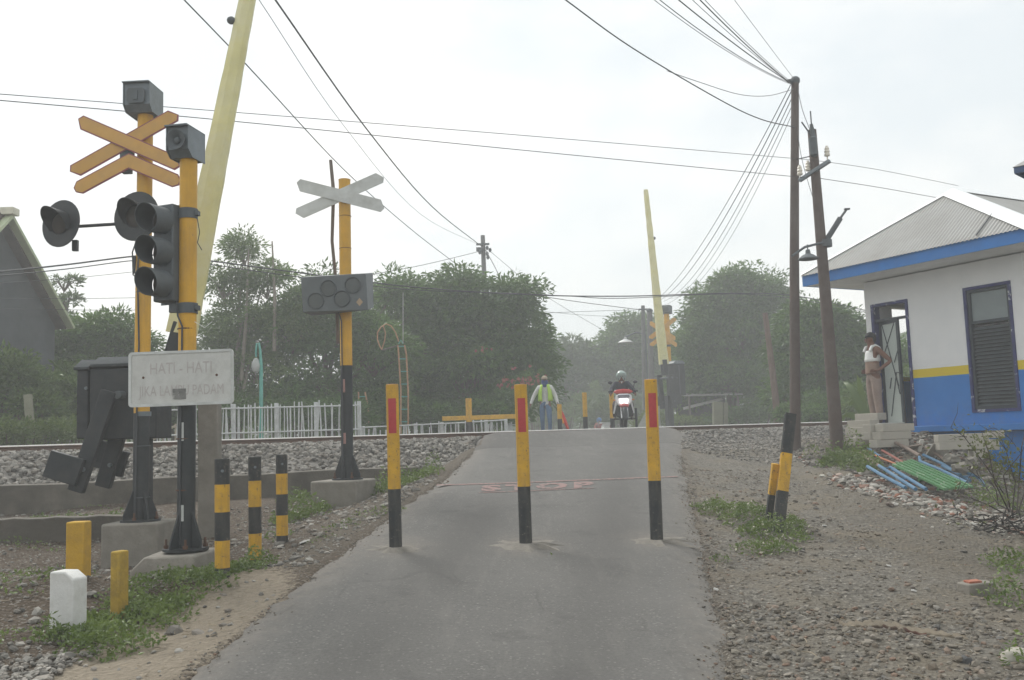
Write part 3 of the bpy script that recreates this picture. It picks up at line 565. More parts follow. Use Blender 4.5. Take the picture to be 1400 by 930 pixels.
def horn_box(r, c, w, h, dp, yaw, horn=True):
    """weather box with an open front, chamfered underside, and a horn mouth inside"""
    mx = Matrix.Translation(c) @ Matrix.Rotation(yaw, 4, 'Z'); q = MB(); rot = Matrix.Rotation(math.pi / 2, 4, 'Z') @ Matrix.Rotation(math.pi / 2, 4, 'X')
    prof_ = [(-dp / 2, h * .5), (-dp / 2, -h * .28), (-dp / 2 + .07, -h * .5), (dp / 2, -h * .5), (dp / 2, h * .5)]   # (y, z)
    for sgn in (-1, 1): q.prism(prof_, .01, mx @ Matrix.Translation((sgn * (w / 2 - .005), 0, 0)) @ rot)
    q.add([mx @ V3(v) for v in [(-w / 2, -dp / 2 - .03, h * .5 + .002), (w / 2, -dp / 2 - .03, h * .5 + .002), (w / 2, dp / 2, h * .5 + .002), (-w / 2, dp / 2, h * .5 + .002), (-w / 2, -dp / 2 - .03, h * .5 - .01), (w / 2, -dp / 2 - .03, h * .5 - .01), (w / 2, dp / 2, h * .5 - .01), (-w / 2, dp / 2, h * .5 - .01)]],
          [(0, 1, 2, 3), (4, 7, 6, 5), (0, 4, 5, 1), (1, 5, 6, 2), (2, 6, 7, 3), (3, 7, 4, 0)])
    q.box((0, dp / 2 - .005, 0), (w - .02, .008, h - .02)); vs = q.v[-8:]; q.v[-8:] = [tuple(mx @ V3(v)) for v in vs]
    q.box((0, 0, -h * .5 + .012), (w - .022, dp - .15, .012)); vs = q.v[-8:]; q.v[-8:] = [tuple(mx @ V3(v)) for v in vs]
    # front plate set back, with sloping lower lip
    fp = [(-w / 2 + .01, -dp / 2 + .012, h * .49), (w / 2 - .01, -dp / 2 + .012, h * .49), (w / 2 - .01, -dp / 2 + .012, -h * .28), (-w / 2 + .01, -dp / 2 + .012, -h * .28), (w / 2 - .01, -dp / 2 + .08, -h * .49), (-w / 2 + .01, -dp / 2 + .08, -h * .49)]
    q.add([mx @ V3(v) for v in fp], [(0, 1, 2, 3), (3, 2, 4, 5)])
    o = q.build('speaker_housing', GRYM, r, smooth=False)
    hm = mx @ Matrix.Translation((0, -dp / 2 - .012, 0)) @ Matrix.Rotation(math.pi / 2, 4, 'X')
    if horn == 'round': MB().lathe([(w * .40, .0), (w * .42, .02), (w * .36, .015), (w * .16, -.02), (w * .12, .0), (.0005, .01)], hm, 24).build('horn_mouth', DGRY, o)
    else:
        a, b_ = w * .33, h * .26; MB().prism([(-a, -b_ * .6), (-a * .8, -b_), (a * .8, -b_), (a, -b_ * .6), (a, b_ * .6), (a * .8, b_), (-a * .8, b_), (-a, b_ * .6)], .02, hm).prism([(-a * .25, -b_ * .6), (a * .25, -b_ * .6), (a * .25, b_ * .6), (-a * .25, b_ * .6)], .04, hm).build('horn_mouth', DGRY, o)
    return o
def lamp_head(r, c, d, rad):
    mx = place(c, d); o = MB().lathe([(.0005, 0), (rad, 0), (rad, .012), (rad * .5, .014), (rad * .46, -.02)], mx, 32).lathe([(rad * .46, -.001), (rad * .44, -.10), (rad * .3, -.15), (.0005, -.16)], mx, 24).build('lamp_head', BLKM, r)
    MB().lathe([(rad * .44, .02), (rad * .35, .035), (rad * .2, .045), (.0005, .05)], mx, 24).build('lens', LENSA, o)
    q = MB(); n = 20; prs = []
    for k in range(n + 1):
        a = R(-35) + R(250) * k / n; e = .05 + .17 * max(math.sin(a) * .75 + .35, .05); prs.append((a, e))
    vs = []
    for a, e in prs:
        for rr in (rad * .52, rad * .50): vs += [mx @ V3((rr * math.cos(a), rr * math.sin(a), .012)), mx @ V3((rr * math.cos(a) * 1.03, rr * math.sin(a) * 1.03, e))]
    fs = []
    for k in range(n): i = k * 4; fs += [(i, i + 4, i + 5, i + 1), (i + 2, i + 3, i + 7, i + 6), (i + 1, i + 5, i + 7, i + 3)]
    q.add(vs, fs).build('visor', BLKM, o); return o

# --- pole with crossbuck and flashing lamps
Y1 = 10.4; r = root_at('crossing_signal', 192, 780, Y1, 'tall yellow and black pole with orange crossed boards and two round black lamps', 'railway signal')
O = r.location.copy()
def lo(px, py, Y): return P(px, py, Y) - O
ft = lo(190, 713, Y1).z
footing(r, lo(190, 713, Y1).x + .0, .05, .60, .60, ft, -.02)
bx = lo(192, 708, Y1).x; pb, pt = V3((bx, 0, ft)), lo(199, 150, Y1); pt.y = 0
pole_mesh(r, [pb, pt], .082, lo(195, 565, Y1).z)
fl = empty('tmp', (0, 0, 0)); bpy.data.objects.remove(fl)
q0 = len(COL.objects); flange(r, ft, .082)
for o_ in list(COL.objects)[q0:]: o_.location.x += bx
horn_box(r, lo(196, 139, Y1 - .02), .30, .32, .36, R(-3))
YB = Y1 - .13; nr = V3((.10, -1, 0))
blade(r, 'crossbuck_board', lo(97, 237, YB), lo(243, 155, YB), .155, .016, nr, ORG, MAR)
blade(r, 'crossbuck_board', lo(106, 165, YB - .02), lo(247, 226, YB - .02), .155, .016, nr, ORG, MAR)
ap = lo(176, 220, YB - .02); e0, e1 = lo(102, 260, YB - .02), lo(246, 250, YB - .02)
q = MB(); w_ = .155
def band_pts(e, ap, tip): 
    d = (ap - e).normalized(); return d
pl = []
for (k, e) in ((0, e0), (1, e1)):
    d = (ap - e).normalized(); up = V3((-d.z, 0, d.x)) if d.x > 0 else V3((d.z, 0, -d.x)); pl.append((e, d, up))
(eA, dA, uA), (eB, dB, uB) = pl; h_ = w_ / 2
def chev(g, th, yo):
    a = h_ - g; t_ = .06
    pts2 = [eA + dA * g - uA * a * .35, eA + dA * g + uA * a * .35, eA + dA * t_ + uA * a, ap + V3((0, 0, a * 1.12)), eB + dB * t_ + uB * a, eB + dB * g + uB * a * .35, eB + dB * g - uB * a * .35, eB + dB * t_ - uB * a, ap - V3((0, 0, a * 1.12)), eA + dA * t_ - uA * a]
    vs = [p + V3((0, yo, 0)) for p in pts2] + [p + V3((0, yo + th, 0)) for p in pts2]; n_ = 10
    return vs, [(0, 1, 2, 9), (2, 3, 8, 9), (3, 4, 7, 8), (4, 5, 6, 7), (19, 12, 11, 10), (19, 18, 13, 12), (18, 17, 14, 13), (17, 16, 15, 14)] + [(i, n_ + i, n_ + (i + 1) % n_, (i + 1) % n_) for i in range(n_)]
o_ = MB().add(*chev(0, .016, 0)).build('chevron_board', MAR, r, smooth=False); MB().add(*chev(.013, .004, -.0045)).build('face_sheet', ORG, o_, smooth=False)
for py_, d_ in ((211, (.14, .07, .11)), (234, (.10, .06, .06))): MB().box(lo(174, py_, Y1 - .09), d_).build('board_bracket', DGRY, r, bevel=.005)
q = MB(); q.cyl(lo(84, 311, Y1 - .02), lo(196, 304, Y1 - .02), .019, n=10); q.build('cross_arm', BLKM, r)
lamp_head(r, lo(84, 306, Y1 - .08), (-.38, -1, .05), .262); lamp_head(r, lo(187, 296, Y1 - .12), (-.25, -1, .05), .275)
q = MB(); q.box(lo(103, 336, Y1), (.055, .05, .12)); q.build('lamp_bracket', BLKM, r)
q = MB(); q.tube([lo(186, 330, Y1 - .05), lo(181, 345, Y1 - .06), lo(182, 376, Y1 - .06), lo(188, 380, Y1 - .05)], .008, 6).tube([lo(184, 350, Y1 - .06), lo(183, 374, Y1 - .07)], .016, 6).build('cable_loop', CABLE, r)
q = MB(); z_ = lo(195, 563, Y1).z; q.lathe([(.083, z_ - .05), (.086, z_ - .05), (.086, z_), (.083, z_)], Matrix.Translation((bx + .02, 0, 0)), 20).build('pole_band', GRYM, r)

MB().tube([lo(190, 325, Y1 - .1), lo(188, 380, Y1 - .09), lo(190, 470, Y1 - .09), lo(187, 560, Y1 - .095), lo(186, 640, Y1 - .09), lo(184, 705, Y1 - .10)], .009, 6).build('conduit', CABLE, r)
for py in (400, 500, 610, 680): MB().lathe([(.0835, -.006), (.0875, 0), (.0835, .006)], Matrix.Translation(lo(199 - (py - 150) * .0102, py, Y1)), 18).build('wire_tie', DGRY, r)
# --- traffic light pole
Y2 = 8.3; r = root_at('traffic_light', 254, 800, Y2, 'yellow and black pole with a three lamp traffic light and a speaker box on top', 'traffic light')
O = r.location.copy(); ft = lo(252, 754, Y2).z
q = MB(); fx = lo(243, 775, Y2).x; n_ = 4
poly = [(-.30, -.32), (.28, -.32), (.30, .32), (-.30, .32)]
vs = [(fx - .31, -.3, -.3), (fx + .27, -.34, -.3), (fx + .30, .30, -.3), (fx - .27, .3, -.3), (fx - .30, -.28, ft * .55), (fx + .25, -.33, ft * .6), (fx + .29, .28, ft * .6), (fx - .26, .3, ft * .5), (fx - .20, -.22, ft - .012), (fx + .24, -.31, ft - .004), (fx + .28, .27, ft), (fx - .2, .27, ft)]
q.add(vs, [(0, 1, 5, 4), (1, 2, 6, 5), (2, 3, 7, 6), (3, 0, 4, 7), (4, 5, 9, 8), (5, 6, 10, 9), (6, 7, 11, 10), (7, 4, 8, 11), (8, 9, 10, 11)]); q.build('concrete_footing', CONC, r, bevel=.02)
bx = lo(254, 752, Y2).x; pb, pt = V3((bx, 0, ft)), lo(258, 216, Y2); pt.y = 0
pole_mesh(r, [pb, pt], .075, lo(256, 548, Y2).z)
q0 = len(COL.objects); flange(r, ft + .01, .075, .3)
for o_ in list(COL.objects)[q0:]: o_.location.x += bx
horn_box(r, lo(254, 199, Y2 - .02), .21, .27, .30, R(-10), 'round')
# signal head turned to the left
d3 = V3((-.36, -.93, 0)).normalized(); ctr = lo(229, 347, Y2 - .02); hh = (lo(231, 281, Y2).z - lo(231, 412, Y2).z)
mx = Matrix.Translation(ctr) @ frame(d3).to_4x4()
q = MB(); q.box((0, 0, 0), (.21, hh, .12)); q.v = [tuple(mx @ V3(v)) for v in q.v]; hd = q.build('signal_head', DGRY, r, bevel=.012)
q = MB(); q.box((0, 0, -.068), (.25, hh + .03, .008)); q.v = [tuple(mx @ V3(v)) for v in q.v]; q.build('back_plate', GRYM, hd)
for k in (-1, 0, 1):
    c_ = V3((0, -k * hh * .325, .06)); m4 = mx @ Matrix.Translation(c_)
    MB().lathe([(.0005, .035), (.06, .028), (.10, .004), (.10, -.002)], m4, 20).build('lens', LENSA, hd)
    q = MB(); n_ = 26; vs = []; fs = []
    for j in range(n_ + 1):
        a = R(-80) + R(340) * j / n_; e = .205 + .035 * math.sin(a)
        for rr in (.118, .113): vs += [m4 @ V3((rr * math.cos(a), rr * math.sin(a), -.001)), m4 @ V3((rr * math.cos(a), rr * math.sin(a), e))]
    for j in range(n_): i = j * 4; fs += [(i, i + 4, i + 5, i + 1), (i + 2, i + 3, i + 7, i + 6), (i + 1, i + 5, i + 7, i + 3)]
    q.add(vs, fs).build('visor', DGRY, hd)
for py in (293, 422):
    q = MB(); z_ = lo(257, py, Y2).z; x_ = lo(257, py, Y2).x
    q.lathe([(.077, -.045), (.083, -.045), (.083, .045), (.077, .045)], Matrix.Translation((x_, 0, z_)), 20).box((x_ - .10, -.02, z_), (.10, .05, .07)).box((x_ + .09, -.02, z_), (.03, .06, .04)); q.build('pole_clamp', DGRY, r)
MB().tube([lo(270, 300, Y2 - .06), lo(273, 318, Y2 - .07), lo(270, 332, Y2 - .05), lo(276, 342, Y2 - .05)], .004, 5).build('loose_wire', CABLE, r)
q = MB(); q.tube([lo(266, 440, Y2 - .05), lo(280, 448, Y2 - .06), lo(290, 440, Y2)], .0025, 4).build('loose_wire', WHT, r)
for y0, y1 in ((578, 603), (690, 712)):
    c_ = lo(249, (y0 + y1) / 2, Y2); hz = lo(249, y0, Y2).z - lo(249, y1, Y2).z
    MB().lathe([(.0762, c_.z - hz / 2), (.0768, c_.z + hz / 2)], Matrix.Translation((lo(254, 640, Y2).x, 0, 0)), 4, 0, R(-112), R(-84)).build('reflector', WOLD, r)

MB().tube([lo(240, 400, Y2 - .02), lo(243, 432, Y2 - .08), lo(249, 446, Y2 - .085), lo(248, 520, Y2 - .08), lo(246, 640, Y2 - .078), lo(246, 745, Y2 - .08)], .008, 6).build('conduit', CABLE, r)
for py in (450, 600, 670): MB().lathe([(.0765, -.006), (.080, 0), (.0765, .006)], Matrix.Translation(lo(258 - (py - 216) * .0112, py, Y2)), 18).build('wire_tie', RUST, r)
# --- warning board on that pole
YW = Y2 - .13; c_ = P(248, 517, YW); r = empty('warning_sign', c_, 0, 'white board with faded words HATI - HATI and JIKA LAMPU PADAM on the traffic light pole', 'sign')
O = c_; w_ = (P(319, 517, YW) - P(176, 517, YW)).length; h_ = P(248, 479, YW).z - P(248, 554, YW).z
rot = Matrix.Rotation(-ROLL * .55, 4, 'Y'); rot = Matrix.Rotation(R(-.3), 4, 'Y')
def rr_poly(a, b_, rad, n=5):
    out = []
    for sx, sy, a0 in ((1, -1, -90), (1, 1, 0), (-1, 1, 90), (-1, -1, 180)):
        for k in range(n + 1): th = R(a0 + 90 * k / n); out.append((sx * (a - rad) + rad * math.cos(th), sy * (b_ - rad) + rad * math.sin(th)))
    return out
up = rot @ Matrix.Rotation(math.pi / 2, 4, 'X')
MB().prism(rr_poly(w_ / 2, h_ / 2, .03), .018, up).build('sign_board', SIGNW, r, bevel=.002)
outer, inner = rr_poly(w_ / 2, h_ / 2, .03), rr_poly(w_ / 2 - .022, h_ / 2 - .022, .02); n_ = len(outer); q = MB()
for za, zb in ((.009, .016),):
    vs = [up @ V3((x, y, zb)) for x, y in outer] + [up @ V3((x, y, zb)) for x, y in inner] + [up @ V3((x, y, za)) for x, y in outer] + [up @ V3((x, y, za)) for x, y in inner]
    fs = []
    for i in range(n_): j = (i + 1) % n_; fs += [(i, j, n_ + j, n_ + i), (i, 2 * n_ + i, 2 * n_ + j, j), (n_ + i, n_ + j, 3 * n_ + j, 3 * n_ + i)]
    q.add(vs, fs)
q.build('sign_rim', WOLD, r, smooth=False)
for body, cy, size, wid in (('HATI - HATI', .085, .10, .54), ('JIKA LAMPU PADAM', -.105, .09, .745)):
    vs, fs = text_data(body, 1); xs_ = [v[0] for v in vs]; ys_ = [v[1] for v in vs]; sx = wid * w_ / .92 / (max(xs_) - min(xs_)); sy = size / .72
    MB().add([up @ V3((v[0] * sx - (max(xs_) + min(xs_)) / 2 * sx, v[1] * sy + cy - size * .45, .0105)) for v in vs], fs).build('lettering', LETTER, r, smooth=False)
SMG = mat('dark_smudge', (.20, .20, .19), .7, .25, 20, chips=((.46, .46, .44), .5, 22))
q = MB(); q.box((-.01, 0, 0), (.115, .09, .001)); q.v = [tuple(up @ Matrix.Translation((-.005, -.135, .0117)) @ V3(v)) for v in q.v]; q.build('torn_sticker', SMG, r)
for x in (-w_ * .36, w_ * .34): MB().lathe([(.0005, .006), (.009, .004), (.011, 0)], up @ Matrix.Translation((x, .015, .0095)), 10).build('screw', RUST, r)

# --- pole with the back of crossed boards and a lamp box
Y3 = 12.9; r = root_at('crossing_signal', 474, 692, Y3, 'yellow and black pole with white crossed boards above a grey four lamp box', 'railway signal')
O = r.location.copy(); ft = lo(474, 656, Y3).z
footing(r, lo(470, 670, Y3).x, .0, .66, .62, ft, -.28)
bx = lo(475, 648, Y3).x; pb, pt = V3((bx, 0, ft)), lo(471, 247, Y3); pt.y = 0; pole_mesh(r, [pb, pt], .080, lo(474, 500, Y3).z)
q0 = len(COL.objects); flange(r, ft, .082, .5)
for o_ in list(COL.objects)[q0:]: o_.location.x += bx
MB().lathe([(.082, 0), (.083, .012), (.03, .02), (.0005, .02)], Matrix.Translation(pt), 20).build('pole_cap', YELT, r)
YB = Y3 - .12; nr = V3((-.05, -1, 0))
blade(r, 'crossbuck_board', lo(405, 294, YB + .02), lo(524, 241, YB + .02), .165, .012, nr, WOLD)
blade(r, 'crossbuck_board', lo(405, 252, YB), lo(526, 283, YB), .165, .012, nr, WOLD)
def lpt(px, py, Y): return lo(px, py, Y)
c00, c10, c11, c01 = lo(411, 379, Y3 - .22), lo(500, 374, Y3 - .28), lo(503, 424, Y3 - .30), lo(414, 427, Y3 - .24)
b10, b11 = lo(510, 373, Y3 + .12), lo(511, 421, Y3 + .10); sh = b10 - c10; b00, b01 = c00 + sh, c01 + V3((sh.x, b11.y - c11.y, 0))
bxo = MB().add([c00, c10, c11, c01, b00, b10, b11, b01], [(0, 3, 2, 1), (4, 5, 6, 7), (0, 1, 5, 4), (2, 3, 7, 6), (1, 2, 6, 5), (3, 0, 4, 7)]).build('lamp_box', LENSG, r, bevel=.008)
ex = (c10 - c00); ey = (c01 - c00); nn_ = ex.cross(ey).normalized() * (1 if ex.cross(ey).y < 0 else -1)
for fx, fy in ((.21, .70), (.415, .36), (.61, .68), (.79, .31)):
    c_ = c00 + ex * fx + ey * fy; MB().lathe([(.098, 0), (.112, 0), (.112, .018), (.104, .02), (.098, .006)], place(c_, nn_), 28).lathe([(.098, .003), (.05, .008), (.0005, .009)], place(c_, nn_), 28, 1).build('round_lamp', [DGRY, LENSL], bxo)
c_ = c00 + ex * .875 + ey * .80; MB().prism([(-.045, 0), (0, -.055), (.045, 0), (0, .055)], .004, place(c_ + nn_ * .002, nn_)).build('diamond_mark', mat('pale_amber_sticker', (.40, .30, .20)), bxo)
q = MB(); x_ = lo(472, 400, Y3).x; q.box((x_, -.03, lo(472, 385, Y3).z), (.2, .2, .05)).box((x_, -.03, lo(472, 415, Y3).z), (.2, .2, .05)); q.build('pole_clamp', DGRY, r)
for py in (296, 340): 
    c_ = lo(472, py, Y3); MB().lathe([(.082, -.004), (.0865, 0), (.082, .004)], Matrix.Translation((c_.x, 0, c_.z)), 18).build('wire_tie', RUST, r)
for px, y0, y1 in ((469, 519, 537), (470, 592, 607)):
    c_ = lo(px, (y0 + y1) / 2, Y3); hz = lo(px, y0, Y3).z - lo(px, y1, Y3).z; MB().lathe([(.0815, c_.z - hz / 2), (.082, c_.z + hz / 2)], Matrix.Translation((lo(474, 560, Y3).x, 0, 0)), 4, 0, R(-125), R(-92)).build('reflector', mat('worn_reflector', (.42, .24, .22), chips=((.10, .08, .08), .4, 20)), r)
MB().tube([lo(462, 424, Y3 - .1), lo(467, 440, Y3 - .09), lo(468, 520, Y3 - .085), lo(469, 640, Y3 - .085)], .008, 6).build('conduit', CABLE, r)
a = P(459, 380, Y3 + .16); st_ = MB().tube([P(462, 470, Y3 + .16), P(460, 400, Y3 + .16), P(458, 372, Y3 + .15), P(454, 330, Y3 + .14), P(456, 262, Y3 + .12), P(452, 219, Y3 + .12)], [.024, .024, .023, .022, .026, .023], 8).build('wooden_stick', WOODG)
tag(st_, 'crooked grey wooden stick tied behind the pole with white crossed boards', 'stick')

# ------------------------------------------------------------------ barrier gates
def barrier(base, pivot_z, lean, sgn, label, group, blen, yaw, hsize=(.55, .5, 1.25), wid=(.44, .16)):
    """root at base; x along the barrier's swing plane, boom raised and leaning by LEAN towards +x * sgn"""
    r = empty('barrier_gate', base, yaw, label, 'barrier', group)
    w, d, h = hsize; zb = pivot_z - h * .55
    MB().box((-sgn * .10, 0, zb / 2 - .1), (.22, .22, zb + .2)).build('pedestal', BLKM, r, bevel=.01)
    hs = MB().box((-sgn * .52, 0, zb + h / 2), (w, d, h)).build('housing', BLKM, r, bevel=.012)
    mx = Matrix.Translation((-sgn * .52, 0, zb + h)) @ Matrix.Rotation(math.pi / 2, 4, 'X')
    MB().prism([(-w / 2 - .02, 0), (w / 2 + .02, 0), (w / 2 + .02, .02), (w * .3, .12), (-w * .3, .12), (-w / 2 - .02, .02)], d + .04, mx).build('housing_lid', GRYM, hs, bevel=.006)
    MB().box((-sgn * .52 - .02, -d / 2 - .008, zb + h * .5), (.03, .012, h * .9)).lathe([(.0005, .03), (.028, .03), (.028, 0)], place((-sgn * .52 - .15, -d / 2, zb + h * .55), (0, -1, 0)), 10).build('housing_door_seam', DGRY, hs)
    pz = V3((0, 0, pivot_z)); dirv = V3((sgn * math.sin(lean), 0, math.cos(lean)))
    MB().cyl((0, -d * .85, pivot_z), (0, d * .85, pivot_z), .045, n=12).build('pivot_shaft', DGRY, r)
    lat = V3((dirv.z, 0, -dirv.x))
    q = MB(); s0 = .55; n = 22; vs = []; fs = []
    for k in range(n + 1):
        f = k / n; c = pz + dirv * (s0 + (blen - s0) * f); ww = wid[0] * (1 - f) + wid[1] * f; ww *= 1 + .035 * math.sin(k * 2.3) + .03 * math.sin(k * 5.1); tt = .05 + .012 * math.sin(k * 3.1)
        for a, b_ in ((-.5, -1), (0, -1.25), (.5, -1), (.5, 1), (0, 1.25), (-.5, 1)): vs.append(c + lat * (a * ww) + V3((0, b_ * tt, 0)))
    for k in range(n):
        for j in range(6): fs.append((k * 6 + j, k * 6 + (j + 1) % 6, k * 6 + 6 + (j + 1) % 6, k * 6 + 6 + j))
    fs += [tuple(range(5, -1, -1)), tuple(range(n * 6, n * 6 + 6))]
    q.add(vs, fs).build('boom', BPLAS, r)
    q = MB(); c = pz + dirv * .42; x = frame(dirv, (0, 1, 0)); q.box(c, (.2, .2, .62), Matrix((lat, V3((0, 1, 0)), dirv)).transposed()); q.build('boom_socket', BLKM, r, bevel=.01)
    c = pz + dirv * (blen * .74) - lat * (.17 * sgn); MB().sph(c, .065, 12).cyl(c, c + lat * .12 * sgn, .02, n=8).build('boom_lamp', DGRY, r)
    q = Matrix((lat, V3((0, 1, 0)), dirv)).transposed()
    for sy in (-1, 1):
        a = MB().box(pz - dirv * .52 + V3((0, sy * d * .72, 0)), (.21, .1, 1.35), q).build('counterweight_arm', BLKM, r, bevel=.01)
        MB().box(pz - dirv * .88 + V3((0, sy * (d * .72 + (.085 if sy > 0 else -.085)), 0)) - lat * .22 * sgn * (1 if sy < 0 else -.35), (.50 if sy < 0 else .3, .08, .36), q).build('counterweight', BLKM, a, bevel=.012)
        MB().lathe([(.0005, .03), (.03, .03), (.03, 0)], place(pz - dirv * .92 + V3((0, sy * d * .72 - .055, 0)), (0, -1, 0)), 8).build('bolt', DGRY, a)
    return r
YG = 11.2; gp = P(194, 640, YG); NG = empty('barrier_gate', (gp.x, gp.y, gz(gp.x, gp.y)), 0, 'near raised railway barrier with yellow wrapped boom and black counterweights', 'barrier', 'barrier gates'); O = NG.location.copy()
gl = lambda px, py, Y=YG: P(px, py, Y) - O
MB().box((0, .1, gl(194, 600).z / 2 - .1), (.13, .16, gl(194, 600).z + .2)).build('pedestal', BLKM, NG, bevel=.01)
def gbox(px0, px1, py0, py1, Y, d, name, m, par, bev=.012):
    a, b_ = gl(px0, py1, Y), gl(px1, py0, Y); return MB().box(((a.x + b_.x) / 2, (a.y + b_.y) / 2 + d / 2, (a.z + b_.z) / 2), (b_.x - a.x, d, b_.z - a.z)).build(name, m, par, bevel=bev)
hs_ = gbox(122, 214, 502, 602, YG - .25, .5, 'housing', BLKM, NG); gbox(104, 121, 506, 600, YG - .22, .44, 'side_cabinet', BLKM, hs_)
for px0, px1, py0, dp_ in ((100, 121, 506, .50), (123, 217, 502, .56)):
    a, b_ = gl(px0, py0, YG - .27), gl(px1, py0, YG - .27); MB().prism([(0, 0), (dp_, 0), (dp_, .05), (dp_ * .6, .13), (dp_ * .4, .13), (0, .03)], b_.x - a.x, Matrix.Translation(((a.x + b_.x) / 2, a.y, a.z)) @ Matrix(((0, 0, 1, 0), (1, 0, 0, 0), (0, 1, 0, 0), (0, 0, 0, 1)))).build('housing_lid', mat('dull_lid_metal', (.06, .068, .072), .9, .2, 6, spec=.08), hs_, bevel=.006)
MB().lathe([(.0005, .02), (.018, .02), (.02, 0)], place(gl(118, 531, YG - .23), (0, -1, 0)), 10).build('lock', GRYM, hs_)
def gbar(p0, p1, w, d, name, m, par, ext=0):
    v = p1 - p0; q = Matrix((V3((v.z, 0, -v.x)).normalized(), V3((0, 1, 0)), v.normalized())).transposed(); return MB().box((p0 + p1) / 2, (w, d, v.length), q).build(name, m, par, bevel=.01), q
for (p0, p1, Ya), plates in ((((150, 535), (104, 672), YG - .42), (((88, 640), .38, .30, -.10),)), (((180, 530), (141, 666), YG + .05), (((141, 622), .19, .32, .12), ((165, 634), .12, .30, .12)))):
    arm, q = gbar(gl(*p0, Ya), gl(*p1, Ya), .175, .09, 'counterweight_arm', BLKM, NG)
    for c_, w_, h_, dy in plates: MB().box(gl(*c_, Ya + dy), (w_, .08, h_), q).build('counterweight', BLKM, arm, bevel=.01)
    c_ = gl(p1[0] + 10, p1[1] - 30, Ya - .045); MB().lathe([(.0005, .03), (.026, .03), (.026, 0)], place(c_, (0, -1, 0)), 8).build('bolt', GRYM, arm)
MB().cyl(gl(160, 540, YG - .45), gl(188, 540, YG + .3), .045, n=12).build('pivot_shaft', DGRY, NG)
b0_, b1_ = gl(248, 456, YG + .1), gl(338, 0, YG + .45); dv = (b1_ - b0_); Lb = dv.length; dv.normalize(); lat = V3((dv.z, 0, -dv.x)).normalized(); n = 30; vs = []; fs = []; Lt = 6.3
for k in range(n + 1):
    f = k / n; c_ = b0_ + dv * (Lt * f); ww = .36 - .24 * f; ww *= 1 + .012 * math.sin(k * 2.3) + .012 * math.sin(k * 5.1); tt = .06 + .012 * math.sin(k * 3.1)
    for a, b_ in ((-.5, -.4), (-.12, -1.2), (.3, -1.0), (.5, -.3), (.5, .6), (0, 1.2), (-.5, .6)): vs.append(c_ + lat * (a * ww) + V3((0, b_ * tt, 0)))
for k in range(n):
    for j in range(7): fs.append((k * 7 + j, k * 7 + (j + 1) % 7, k * 7 + 7 + (j + 1) % 7, k * 7 + 7 + j))
MB().add(vs, fs + [tuple(range(6, -1, -1)), tuple(range(n * 7, n * 7 + 7))]).build('boom', BPLAS, NG, angle=28)
gbar(gl(215, 560, YG + .1), b0_ + dv * .12, .2, .14, 'boom_socket', BLKM, NG)
c_ = gl(316, 28, YG + .4); MB().sph(c_, (.055, .055, .05), 12).cyl(c_, c_ + V3((.12, .02, .0)), .02, n=8).build('boom_lamp', DGRY, NG)
pv_ = P(911, 545, 38.0)
FG = barrier((pv_.x, pv_.y, .8), pv_.z, R(4), -1, 'far raised railway barrier with pale yellow boom beyond the crossing', 'barrier gates', 7.55, R(30))

# far crossing signal (same kind as the near one, seen across the track)
Y4 = 38.6; p = P(914, 575, Y4); r = empty('crossing_signal', (p.x, p.y, .75), 0, 'far orange pole with crossed boards and a grey box on top beyond the track', 'railway signal'); O = r.location.copy()
pb, pt = V3((lo(917, 560, Y4).x, 0, 0)), lo(911, 428, Y4); pt.y = 0; pole_mesh(r, [pb, pt], .11, lo(914, 541, Y4).z); horn_box(r, lo(911, 424, Y4), .40, .33, .42, R(-20)); nr = V3((.35, 1, 0))
for a, b_ in (((888, 441), (924, 464)), ((888, 463), (924, 435))): blade(r, 'crossbuck_board', lo(*a, Y4 - .16), lo(*b_, Y4 - .16), .17, .03, (.2, -1, 0), ORG)
for a, b_ in (((907, 452), (926, 466)), ((907, 452), (889, 466))): blade(r, 'chevron_board', lo(a[0], a[1] + 7, Y4 - .2), lo(b_[0], b_[1] + 7, Y4 - .2), .16, .03, (.2, -1, 0), ORG)
MB().lathe([(.112, -.04), (.125, -.04), (.125, .04), (.112, .04)], Matrix.Translation(lo(913, 473, Y4)), 14).build('pole_clamp', DGRY, r)
MB().box(V3((pb.x, 0, .2)), (.8, .8, .4)).build('concrete_footing', CONC, r, bevel=.03)

# ------------------------------------------------------------------ guard hut (local x along the front wall towards us, y into the hut)
HC = V3((6.83, 18.5, 0)); HF = 1.26; hut = empty('guard_hut', (HC.x, HC.y, HF), R(-61), 'small white and blue guard hut with grey corrugated hip roof', 'hut')
HL, HD, HH = 3.26, 4.3, 2.78
m, t, b, o = nt('hut_wall_paint'); tc = nd(t, 'ShaderNodeTexCoord').outputs['Object']; sz_ = nd(t, 'ShaderNodeSeparateXYZ', {0: tc}).outputs[2]
wz = nd(t, 'ShaderNodeMath', {0: sz_, 1: nd(t, 'ShaderNodeMath', {0: noise(t, tc, 8), 1: .012}, operation='MULTIPLY').outputs[0]}, operation='ADD').outputs[0]
nz = ramp(t, noise(t, tc, 2.2, 7, .65), .35, .75)
blu = mixc(t, nz, (.022, .170, .50, 1), (.034, .205, .56, 1)); wh = mixc(t, nz, (.72, .73, .735, 1), (.80, .80, .795, 1)); wh = mixc(t, nd(t, 'ShaderNodeMath', {0: ramp(t, noise(t, tc, 6, 8, .75), .6, .75), 1: .25}, operation='MULTIPLY').outputs[0], wh, (.60, .585, .55, 1))
